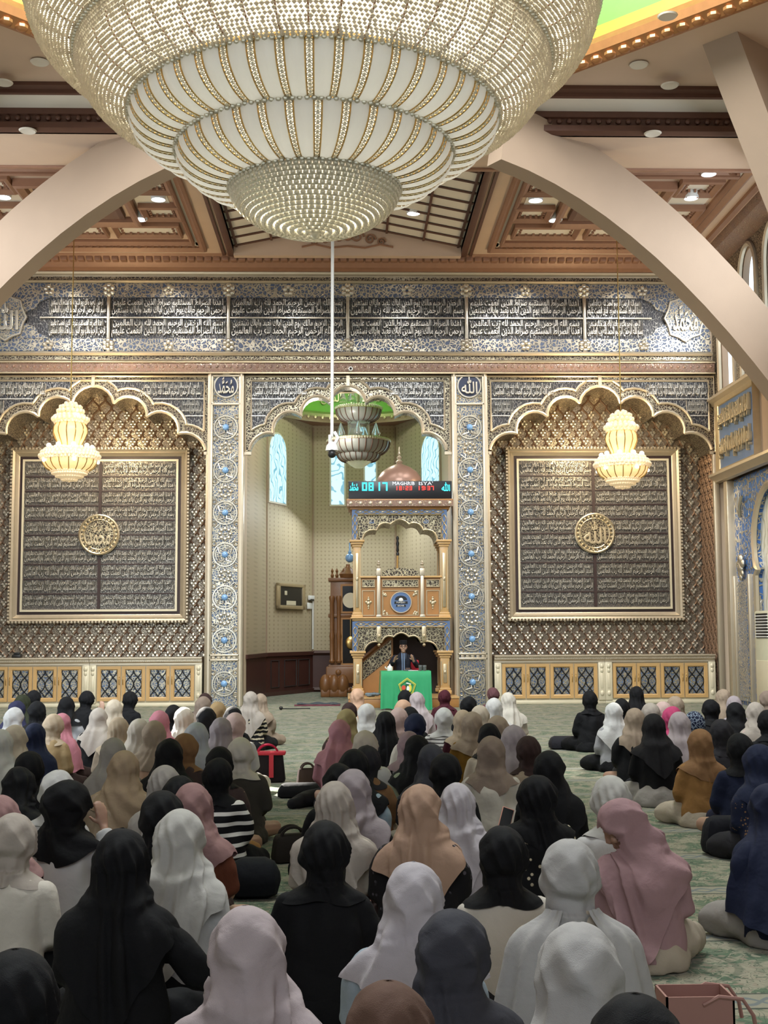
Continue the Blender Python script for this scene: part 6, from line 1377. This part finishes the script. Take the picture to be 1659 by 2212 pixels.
p(350, 1707, 'A', 'K', 'BL', 'person in round black headscarf and blue blouse')
p(388, 1747, 'B', 'PG', 'W', 'person in big cream white headscarf with a draped shawl end', hem=.34)
p(417, 1692, 'B', 'DR', 'RU', 'person in dusty pink headscarf and rust brown sleeves', hem=.40)
p(40, 1655, 'B', 'K', 'K', 'person with bowed head in loose black headscarf by the left edge', pose='bow')
p(124, 1664, 'A', 'W', 'W', 'person in white headscarf almost hidden by a large loose black one')
p(145, 1684, 'S', 'K', 'W', 'person in large loose black headscarf and white shirt', pose='right', vol=1.2, arms=('lap', 'up'))
p(-2, 1718, 'B', 'DR', 'DR', 'person in dusty rose shawl at the left edge, behind the grey scarf')
p(28, 1756, 'A', 'GB', 'OW', 'person in grey wrapped headscarf and white lace blouse at the left edge', top2=1)
p(263, 1788, 'B', 'K', 'K', 'big person in long black headscarf and black blouse stretching out one arm', arms=('lap', 'out'), hem=.26)
p(30, 2052, 'A', 'K', 'K', 'person in black headscarf in the bottom corner below the white lace blouse')
p(535, 1957, 'B', 'LP', 'LV', 'big person in draped lavender pink headscarf at the bottom, beside the aisle', hem=.38, pose='left')
p(772, 1487, 'S', 'PE', 'IV', 'person in cream peach headscarf before the pulpit step')
p(875, 1490, 'A', 'K', 'K', 'person in black headscarf right before the green table cloth')
p(901, 1495, 'B', 'LP', 'LP', 'person in mauve pink headscarf before the green table cloth')
p(960, 1490, 'A', 'MR', 'MR', 'person in maroon headscarf and maroon top', s=.92)
p(959, 1528, 'A', 'W', 'W', 'person in white headscarf and thin striped white knit', fab='finestripe')
p(754, 1517, 'A', 'DB', 'DB', 'person in dark brown headscarf behind the khaki scarf', s=.95)
p(792, 1519, 'S', 'W', 'C', 'person in white headscarf between khaki and long black ones')
p(749, 1531, 'B', 'KH', 'DB', 'person in khaki green headscarf and dark brown top', hem=.44)
p(734, 1554, 'B', 'DP', 'DP', 'person in long dusty pink headscarf and pink blouse beside the aisle', hem=.36)
p(871, 1511, 'S', 'PE', 'PE', 'person in peach headscarf below the pentagon emblem')
p(861, 1528, 'S', 'PP', 'PP', 'person in pale pink headscarf below the peach one')
p(886, 1526, 'A', 'K', 'K', 'person in black headscarf right behind the navy one', s=.97)
p(897, 1540, 'A', 'N', 'OW', 'person in navy headscarf and pastel blouse in the centre rows')
p(833, 1536, 'B', 'K', 'K', 'person in long loose black veil left of the navy headscarf', hem=.22)
p(789, 1577, 'A', 'IV', 'W', 'person in ivory headscarf and white blouse behind the charcoal scarf')
p(793, 1609, 'A', 'CH', 'CM', 'person in charcoal headscarf and brown top', s=.97)
p(765, 1618, 'B', 'K', 'LB', 'person in black headscarf and blue checked sleeves', fab='plaid', hem=.30)
p(884, 1579, 'S', 'MV', 'LW', 'person in mauve headscarf and pinstriped blouse', fab='vstripe', s=.95)
p(901, 1587, 'B', 'K', 'PGN', 'person in black headscarf and pale green blouse', hem=.36)
p(932, 1607, 'B', 'DG', 'CH', 'person in dark grey headscarf and charcoal top beside the pale green blouse', hem=.42)
p(962, 1626, 'A', 'K', 'K', 'person in big round black headscarf behind the white lavender veil')
p(732, 1649, 'A', 'K', 'K', 'person in black headscarf behind the lavender grey scarf beside the aisle', s=.95)
p(762, 1662, 'B', 'LV', 'K', 'person in lavender grey headscarf and black top', hem=.40)
p(722, 1689, 'B', 'GB', 'IV', 'person in long pale beige grey veil beside the aisle', hem=.24)
p(702, 1772, 'A', 'K', 'K', 'large person all in black with gathered headscarf beside the aisle')
p(906, 1693, 'B', 'PB', 'BK', 'person in peach beige headscarf over black lace blouse', fab='lace', hem=.32)
p(987, 1691, 'B', 'LW', 'LW', 'person in white lavender veil next to the peach beige scarf', hem=.28, s=.93)
p(1012, 1504, 'A', 'K', 'K', 'person in black headscarf at the foot of the right pier')
p(1065, 1485, 'A', 'RW', 'RW', 'person in rosewood brown headscarf before the right pier', s=.92)
p(1067, 1507, 'S', 'W', 'W', 'person in white headscarf in front of the rosewood brown one')
p(1098, 1495, 'B', 'OW', 'IV', 'person in off-white headscarf and cream cape near the right cabinet', hem=.34)
p(1037, 1523, 'S', 'C', 'C', 'person in beige headscarf beside the white one near the right pier')
p(1000, 1533, 'S', 'B', 'MR', 'person in sand beige headscarf and maroon sleeves')
p(1020, 1537, 'S', 'TB', 'MU', 'person in taupe grey headscarf and mustard jacket')
p(1075, 1545, 'B', 'TB', 'K', 'person in taupe beige headscarf behind the black one with cream blouse')
p(1057, 1562, 'A', 'K', 'C', 'person in black headscarf and cream blouse behind the taupe brown scarf')
p(1109, 1565, 'B', 'LV', 'LV', 'person in grey lavender headscarf behind the dark brown one')
p(1060, 1590, 'S', 'T', 'OW', 'person in taupe brown headscarf and cream white jacket')
p(1141, 1589, 'A', 'DB', 'TB', 'person in dark brown headscarf and beige jacket')
p(1186, 1621, 'B', 'K', 'K', 'person in long smooth black headscarf behind the embroidered blouse', hem=.24)
p(1160, 1673, 'S', 'K', 'K', 'person in black headscarf and black flower embroidered blouse holding a phone', fab='embroid', vol=1.12, arms=('front', 'lap'))
p(1085, 1784, 'A', 'K', 'OW', 'large person in tight black headscarf and white blouse')
p(1229, 1813, 'A', 'LG', 'C', 'large person in pale grey wrapped headscarf and beige coat', shawl='LG')
p(893, 1861, 'B', 'LW', 'LB', 'person in white headscarf with pointed end over a light blue shirt', hem=.40)
p(977, 1964, 'S', 'DG', 'W', 'large person in dark grey draped headscarf and white top', pose='right', vol=1.08)
p(839, 2121, 'A', 'BR', 'IV', 'person in brown headscarf at the very bottom centre')
p(1250, 1995, 'C', 'LG', 'LG', 'large person in soft light grey draped veil at the bottom, before the beige coat')
p(1374, 2149, 'A', 'K', 'K', 'person in black headscarf at the bottom beside the pink paper bag')
p(1274, 1492, 'A', 'K', 'K', 'person all in black sitting alone at the edge of the right group')
p(1343, 1508, 'A', 'K', 'K', 'person in small black headscarf beside the tall black one near the right cabinets', s=.96)
p(1374, 1482, 'B', 'K', 'K', 'tall person in long black headscarf before the right cabinets')
p(1325, 1517, 'B', 'W', 'SI', 'person in bright white headscarf and silver grey dress', hem=.28)
p(1371, 1529, 'B', 'TB', 'K', 'person in taupe headscarf with pointed tail over a black top', hem=.40)
p(1412, 1541, 'B', 'BK', 'K', 'person in brownish black headscarf and black top, grey skirt spread behind', hem=.40, skirt='G')
p(1405, 1518, 'S', 'GB', 'GB', 'person in grey beige headscarf behind the brownish black one')
p(1432, 1515, 'B', 'PP', 'PP', 'person in pale pink veil behind the hot pink headscarf')
p(1459, 1504, 'B', 'TB', 'TB', 'person in taupe veil right behind the hot pink headscarf')
p(1452, 1526, 'A', 'HP', 'MR', 'person in shiny hot pink headscarf', s=.97)
p(1500, 1536, 'A', 'N', 'N', 'person in navy headscarf with a pale net pattern', sfab='dots')
p(1468, 1537, 'B', 'LP', 'LB', 'person in long lavender headscarf and pale blue dress', hem=.30, s=1.02)
p(1513, 1574, 'S', 'CM', 'CA', 'person in camel brown headscarf and caramel jacket', skirt='C')
p(1535, 1510, 'A', 'K', 'K', 'person in black headscarf behind the net patterned one near the corner')
p(1558, 1553, 'A', 'CH', 'CH', 'person in charcoal headscarf behind the black and navy pair')
p(1562, 1488, 'B', 'TB', 'TB', 'person in beige taupe headscarf furthest back beside the corner pilaster')
p(1586, 1503, 'A', 'LV', 'LV', 'person in mauve headscarf beside the beige taupe one in the corner', s=.96)
p(1588, 1517, 'B', 'K', 'K', 'person in smooth black headscarf in front of the mauve one', hem=.4)
p(1632, 1517, 'B', 'GB', 'PP', 'person in beige headscarf and pale pink blouse near the right edge', hem=.36)
p(1657, 1492, 'A', 'T', 'T', 'person in grey brown headscarf at the right edge before the air conditioner')
p(1659, 1533, 'A', 'K', 'K', 'person in black headscarf at the right edge, before the grey brown one')
p(1598, 1583, 'A', 'K', 'N', 'person in black headscarf behind the navy veil with flowered blouse', s=.97)
p(1640, 1607, 'B', 'N', 'N', 'person in wide navy headscarf over a dark flower print blouse', fab='floral', hem=.34, vol=1.1)
p(1320, 1676, 'A', 'PG', 'W', 'person in bluish white headscarf behind the bowed rose pink one')
p(1343, 1724, 'B', 'RO', 'RO', 'large person in rose pink shawl bowing the head, face in profile', pose='reader', hem=.22)
p(1662, 1690, 'C', 'N', 'N', 'person in navy veil cut by the right edge, grey checked skirt', skirt='G')

POSES = {'up': Pose(4, 4), 'fwd': Pose(10, 12), 'left': Pose(5, 8, 28), 'right': Pose(5, 8, -28), 'bow': Pose(14, 34, 10), 'reader': Pose(8, 38, 78)}
GARM = {}
def body_mesh(pn, arms):
    k = ('body', pn, arms)
    if k not in GARM: m = make_body(POSES[pn], arms, .0085 if pn != 'reader' else .006); m.materials.append(MATS['skin']); m.name = 'person'; GARM[k] = m
    return GARM[k]
def blouse_mesh(pn, arms, fab, var):
    k = ('blouse', pn, arms, fab, var)
    if k not in GARM:
        q = ('blouse', pn, arms, None, var)
        if q not in GARM: m = make_blouse(POSES[pn], arms, 11 + var, (1.0, 1.12, 1.2)[var]); m.materials.append(MATS['cloth']); m.name = 'blouse'; GARM[q] = m
        if fab: m = GARM[q].copy(); m.materials.clear(); m.materials.append(cloth(fab)); GARM[k] = m
    return GARM[k] if fab else GARM[('blouse', pn, arms, None, var)]
def skirt_mesh(kind):
    k = ('skirt', kind)
    if k not in GARM: m = make_skirt(kind, 5); m.materials.append(MATS['cloth']); m.name = 'skirt'; GARM[k] = m
    return GARM[k]
# settle depths: the crown keeps its pixel, stature decides how far away the person sits
ent = []
rg = random.Random(21)
for i, (a, k) in enumerate(P):
    pn = k.get('pose') or rg.choice(('up', 'up', 'up', 'fwd', 'fwd')); ent.append(dict(a=a, k=k, pn=pn, s=k.get('s', 1.0), h=POSES[pn].crown().z))
def xy(e): c = atz(e['a'][0], e['a'][1], e['h'] * e['s']); return Vector((c.x, c.y))
for it in range(140):
    moved = False
    for i in range(len(ent)):
        for j in range(i):
            A, B_ = ent[i], ent[j]; pa, pb = xy(A), xy(B_); d = (pa - pb)
            if (d.x / .50) ** 2 + (d.y / .62) ** 2 < 1:
                if A['a'][1] < B_['a'][1]: A, B_ = B_, A
                A['s'] = min(1.14, A['s'] + .004); B_['s'] = max(.85, B_['s'] - .004); moved = True
    if not moved: break
TARGET = Vector((1.2, 27.6))
PERSON = {}
for i, e in enumerate(ent):
    px, py, style, sc, bc, label = e['a']; k = e['k']; pn = e['pn']; ps = POSES[pn]; arms = k.get('arms', ('lap', 'lap')); s = e['s']
    c = atz(px, py, e['h'] * s); d = TARGET - Vector((c.x, c.y)); rz = -math.atan2(d.x, d.y) * .8 + math.radians(rg.uniform(-7, 7))
    off = Matrix.Rotation(rz, 3, 'Z') @ (ps.crown() * s); near = c.y < 8.5
    o = bpy.data.objects.new('person', body_mesh(pn, arms)); COL.objects.link(o); o.location = (c.x - off.x, c.y - off.y, 0); o.rotation_euler = (0, 0, rz); o.scale = (s, s, s)
    tag(o, label, 'person', 'people seated in rows on the carpet'); PERSON[label] = o
    V, fs = scarf_geo(ps, style, 100 + i, 96 if near else 52, 60 if near else 34, k.get('vol', 1.0), k.get('hem'), 1.35 if near else 1.1)
    h = bpy.data.objects.new('headscarf', cloth_mesh('headscarf', V, fs, cloth(k['sfab']) if 'sfab' in k else MATS['cloth'])); COL.objects.link(h); h.parent = o
    def shade(key): q = rg.uniform(.70, .82); cc = col(key); return tuple(min(1, x * q) for x in cc[:3]) + (1,)
    h.color = shade(sc)
    bl = bpy.data.objects.new('blouse', blouse_mesh(pn, arms, k.get('fab'), i % 3)); COL.objects.link(bl); bl.parent = o; bl.color = shade(bc)
    sk = bpy.data.objects.new('skirt', skirt_mesh(('cross', 'kneel', 'side')[rg.choice((0, 0, 1, 2))])); COL.objects.link(sk); sk.parent = o; sk.color = shade(k.get('skirt') or rg.choice((bc, bc, 'K', 'SK', 'DB', 'CH', 'C')))
    if 'shawl' in k:
        sh = None
        for q in (-1, 1):
            vs = []; n, m = 30, 22
            for i in range(n):
                z = .585 - .49 * i / (n - 1); w = float(np.interp(z, SZa[:, 0], SZa[:, 1])); d_ = float(np.interp(z, SZa[:, 0], SZa[:, 2]))
                for j in range(m):
                    t = j / (m - 1); a_ = q * (.55 + .95 * t + .25 * i / n); r_ = 1 / math.sqrt((math.sin(a_) / w) ** 2 + (math.cos(a_) / d_) ** 2) + .030 + .012 * math.sin(t * 16 + i * .06) * (.4 + i / n)
                    vs.append(tuple(ps.T((r_ * math.sin(a_), -r_ * math.cos(a_), z))))
            b = MB(); b.add(vs, [(i * m + j, i * m + j + 1, (i + 1) * m + j + 1, (i + 1) * m + j) for i in range(n - 1) for j in range(m - 1)])
            sh = b.build('shawl_end', 'cloth', None); sh.parent = o; sh.color = tuple(.78 * x for x in col(k['shawl'])[:3]) + (1,)
# the reading woman's face details
# ---------------------------------------------------------------- the speaker
SPZ = .23 + .45
pv = Pose(2, 2); sb = make_body(pv, ('talk', 'talk'), .006, 'sit', True); sb.materials.append(MATS['skin']); sb.name = 'person'
sp = bpy.data.objects.new('person', sb); COL.objects.link(sp); c = at(871, 1380, 28.28); cr = pv.crown()
sp.location = (c.x, 28.28, SPZ - .05); sp.rotation_euler = (0, 0, PI); sp.scale = (1.02,) * 3
tag(sp, 'man in dark suit, black cap and glasses, speaking with both hands raised behind the table', 'person')
jk = make_blouse(pv, ('talk', 'talk'), 3, .98, .011); jk.materials.append(MATS['cloth']); j = bpy.data.objects.new('jacket', jk); COL.objects.link(j); j.parent = sp; j.color = lin('#1b1d27')
def child(mb, name, mat, parent=sp): o = mb.build(name, mat); o.parent = parent; return o
b = MB(); pts = [(-.045, .07, .545), (.045, .07, .545), (.04, .128, .30), (.05, .165, .10), (-.05, .165, .10), (-.04, .128, .30)]
T_ = pv.T
vs = []
for z, hw, y in ((.56, .05, .055), (.53, .052, .085), (.48, .05, .112), (.42, .045, .126), (.34, .042, .132), (.25, .042, .140), (.15, .045, .155)):
    for q in (-1, -.5, 0, .5, 1): vs.append(T_((q * hw, y + .012 * (1 - q * q), z)))
b.add(vs, [(r * 5 + k, r * 5 + k + 1, r * 5 + 6 + k, r * 5 + 5 + k) for r in range(6) for k in range(4)]); o = child(b, 'shirt', cloth('vstripe')); o.color = lin('#6d7f9c')
b = MB(); H = pv.H; b.lathe([(.078, .045), (.083, .05), (.080, .135), (.074, .142), (0, .145)], 0, 0, 28)
b2 = MB(); b2.add([H((v[0], v[1] * 1.18 - .012, v[2])) for v in b.v], b.f); child(b2, 'cap', 'cloth').color = lin('#0e0e11')
b = MB()
for q in (-1, 1): b.tube([H((q * .034 + .026 * math.cos(a), .098 - .012 * abs(math.cos(a)), .012 + .02 * math.sin(a))) for a in [k * PI / 8 for k in range(16)]], .0028, 5, True); b.tube([H((q * .06, .088, .016)), H((q * .082, .0, .012))], .0025, 5)
b.tube([H((-.009, .104, .014)), H((.009, .104, .014))], .0025, 5); child(b, 'glasses', 'black')
b = MB()
for q in (-1, 1): b.ball(H((q * .034, .083, .012)), .0085, 8, 6); b.tube([H((q * .018, .092, .036)), H((q * .036, .092, .040)), H((q * .056, .076, .034))], .0045, 5)
child(b, 'eyes_and_brows', 'dark')
b = MB(); b.tube([H((-.08, .0, -.01)), H((-.075, .05, -.05)), H((-.04, .1, -.075))], .004, 6); b.ball(H((-.04, .102, -.075)), .011, 8, 6); child(b, 'headset_microphone', 'black')
b = MB()
for s in (-1, 1): b.tube([(s * .09, .05, .1), (s * .12, .25, .12), (s * .13, .43, .1), (s * .13, .46, -.15), (s * .13, .46, -.38)], [.095, .085, .075, .062, .055], 12)
b.tube([(0, 0, .02), (0, 0, .15)], [(.13, .17), (.12, .16)], 14); tm = remeshed(b, .014, 4); tm.materials.append(MATS['cloth']); o = bpy.data.objects.new('trousers', tm); COL.objects.link(o); o.parent = sp; o.color = lin('#191a20')
# ---------------------------------------------------------------- bags and small things among the people
def handbag(name, label, px, py, w, h, d, colr, strap='K', rz=0, handle=True, puff=.25):
    p_ = atz(px, py, 0); b = MB(); b.box(-w / 2, w / 2, -d / 2, d / 2, 0, h, min(w, h, d) * puff)
    me_T = Matrix.Translation(p_) @ Matrix.Rotation(rz, 4, 'Z')
    o = thing(name, label, 'bag', p_); m = MB(); m.add([tuple(me_T @ Vector((v[0] * (1 - .18 * (v[2] / h)), v[1] * (1 - .3 * v[2] / h), v[2]))) for v in b.v], b.f)
    bo = m.build('body', MATS['cloth'], o); bo.color = lin(colr)
    if handle:
        for q in (-1, 1):
            t = MB(); t.tube([tuple(me_T @ Vector((w * .28 * math.cos(a), q * d * .25, h * .93 + h * .32 * math.sin(a)))) for a in [PI * i / 12 for i in range(13)]], .011, 6); hb = t.build('handle', MATS['cloth'], o); hb.color = lin(strap)
    return o
tb = handbag('tote_bag', 'black and red tote bag on the aisle carpet beside the dark olive top', 578, 1690, .40, .33, .16, '#1f1a1e', '#a01838', .15)
p_ = atz(578, 1690, 0); b = MB(); b.box(p_.x - .20, p_.x + .20, p_.y - .09, p_.y + .08, .30, .34, .015); b.box(p_.x + .02, p_.x + .07, p_.y - .092, p_.y - .07, .06, .31); b.build('red_trim', 'redcloth', tb)
handbag('bag', 'flat black cloth bag lying in the aisle beside the dusty pink blouse', 652, 1722, .52, .14, .26, '#151417', handle=False, puff=.4)
handbag('handbag', 'dark brown handbag in the aisle beside the long beige grey veil', 630, 1862, .30, .20, .16, '#2c2622', '#2c2622', .3)
handbag('bag', 'tan brown bag on the floor beside the striped top', 527, 1880, .30, .2, .2, '#8a6238', handle=False, puff=.4)
handbag('backpack', 'black backpack lying at the aisle behind the tan brown bag', 548, 1938, .36, .24, .3, '#14161c', handle=False, puff=.4)
kb = handbag('handbag', 'black handbag with a gold clasp behind the navy scarf with flowered blouse', 1580, 1846, .46, .28, .22, '#18181f', '#18181f', 0, False, .35)
p_ = atz(1590, 1846, 0); b = MB(); b.tube([(p_.x + .02, p_.y - .12, .26), (p_.x + .02, p_.y - .13, .16)], .014, 6); b.ball((p_.x + .02, p_.y - .13, .2), .02, 8, 6); b.build('clasp', 'gold_bright', kb)
handbag('bag', 'crumpled black bag beside the person in black sitting alone', 1218, 1618, .45, .18, .3, '#232228', handle=False, puff=.4)
handbag('handbag', 'dark handbag beside the dusty pink blouse, behind the flat black bag', 664, 1700, .24, .2, .12, '#3a2c28', '#3a2c28', .2)
# paper carrier bag
p_ = atz(1503, 2285, 0); MATS['pinkpaper'] = plain('pink_paper', '#9c7268', .6, 0, .05, 4)
pb_ = thing('paper_bag', 'open pink paper carrier bag standing on the carpet at the bottom', 'bag', p_)
w, d, h = .26, .18, .25; b = MB(); x0, x1, y0, y1 = p_.x - w / 2, p_.x + w / 2, p_.y - d / 2, p_.y + d / 2; t = .008
b.box(x0, x1, y0, y0 + t, 0, h); b.box(x0, x1, y1 - t, y1, 0, h); b.box(x0, x0 + t, y0, y1, 0, h); b.box(x1 - t, x1, y0, y1, 0, h); b.box(x0, x1, y0, y1, 0, t); b.build('body', 'pinkpaper', pb_)
for y in (y0, y1):
    b = MB(); b.tube([(x1 - .12, y, h - .03), (x1 - .06, y, h + .0), (x1 + .03, y + .0, h - .01), (x1 + .07, y, h - .07), (x1 + .08, y, h - .13)], .008, 6); b.build('handle', 'pinkpaper', pb_)
# phone held before the embroidered blouse
o = PERSON['person in black headscarf and black flower embroidered blouse holding a phone']; p_ = at(1093, 1769, o.location.y + .12)
b = MB(); b.box(-.036, .036, -.005, .005, -.07, .07, .004); Rm = Matrix.Translation(p_) @ Matrix.Rotation(.35, 4, 'Y') @ Matrix.Rotation(-.5, 4, 'X'); m = MB(); m.add([tuple(Rm @ Vector(v)) for v in b.v], b.f)
ph = m.build('phone', plain('phone_case', '#c88a78', .4)); tag(ph, 'pink cased phone held before the flower embroidered blouse', 'phone'); ORG[ph] = Vector((0, 0, 0))
b = MB(); b.box(-.032, .032, -.0065, -.004, -.064, .064); m = MB(); m.add([tuple(Rm @ Vector(v)) for v in b.v], b.f); m.build('screen', 'black', ph)
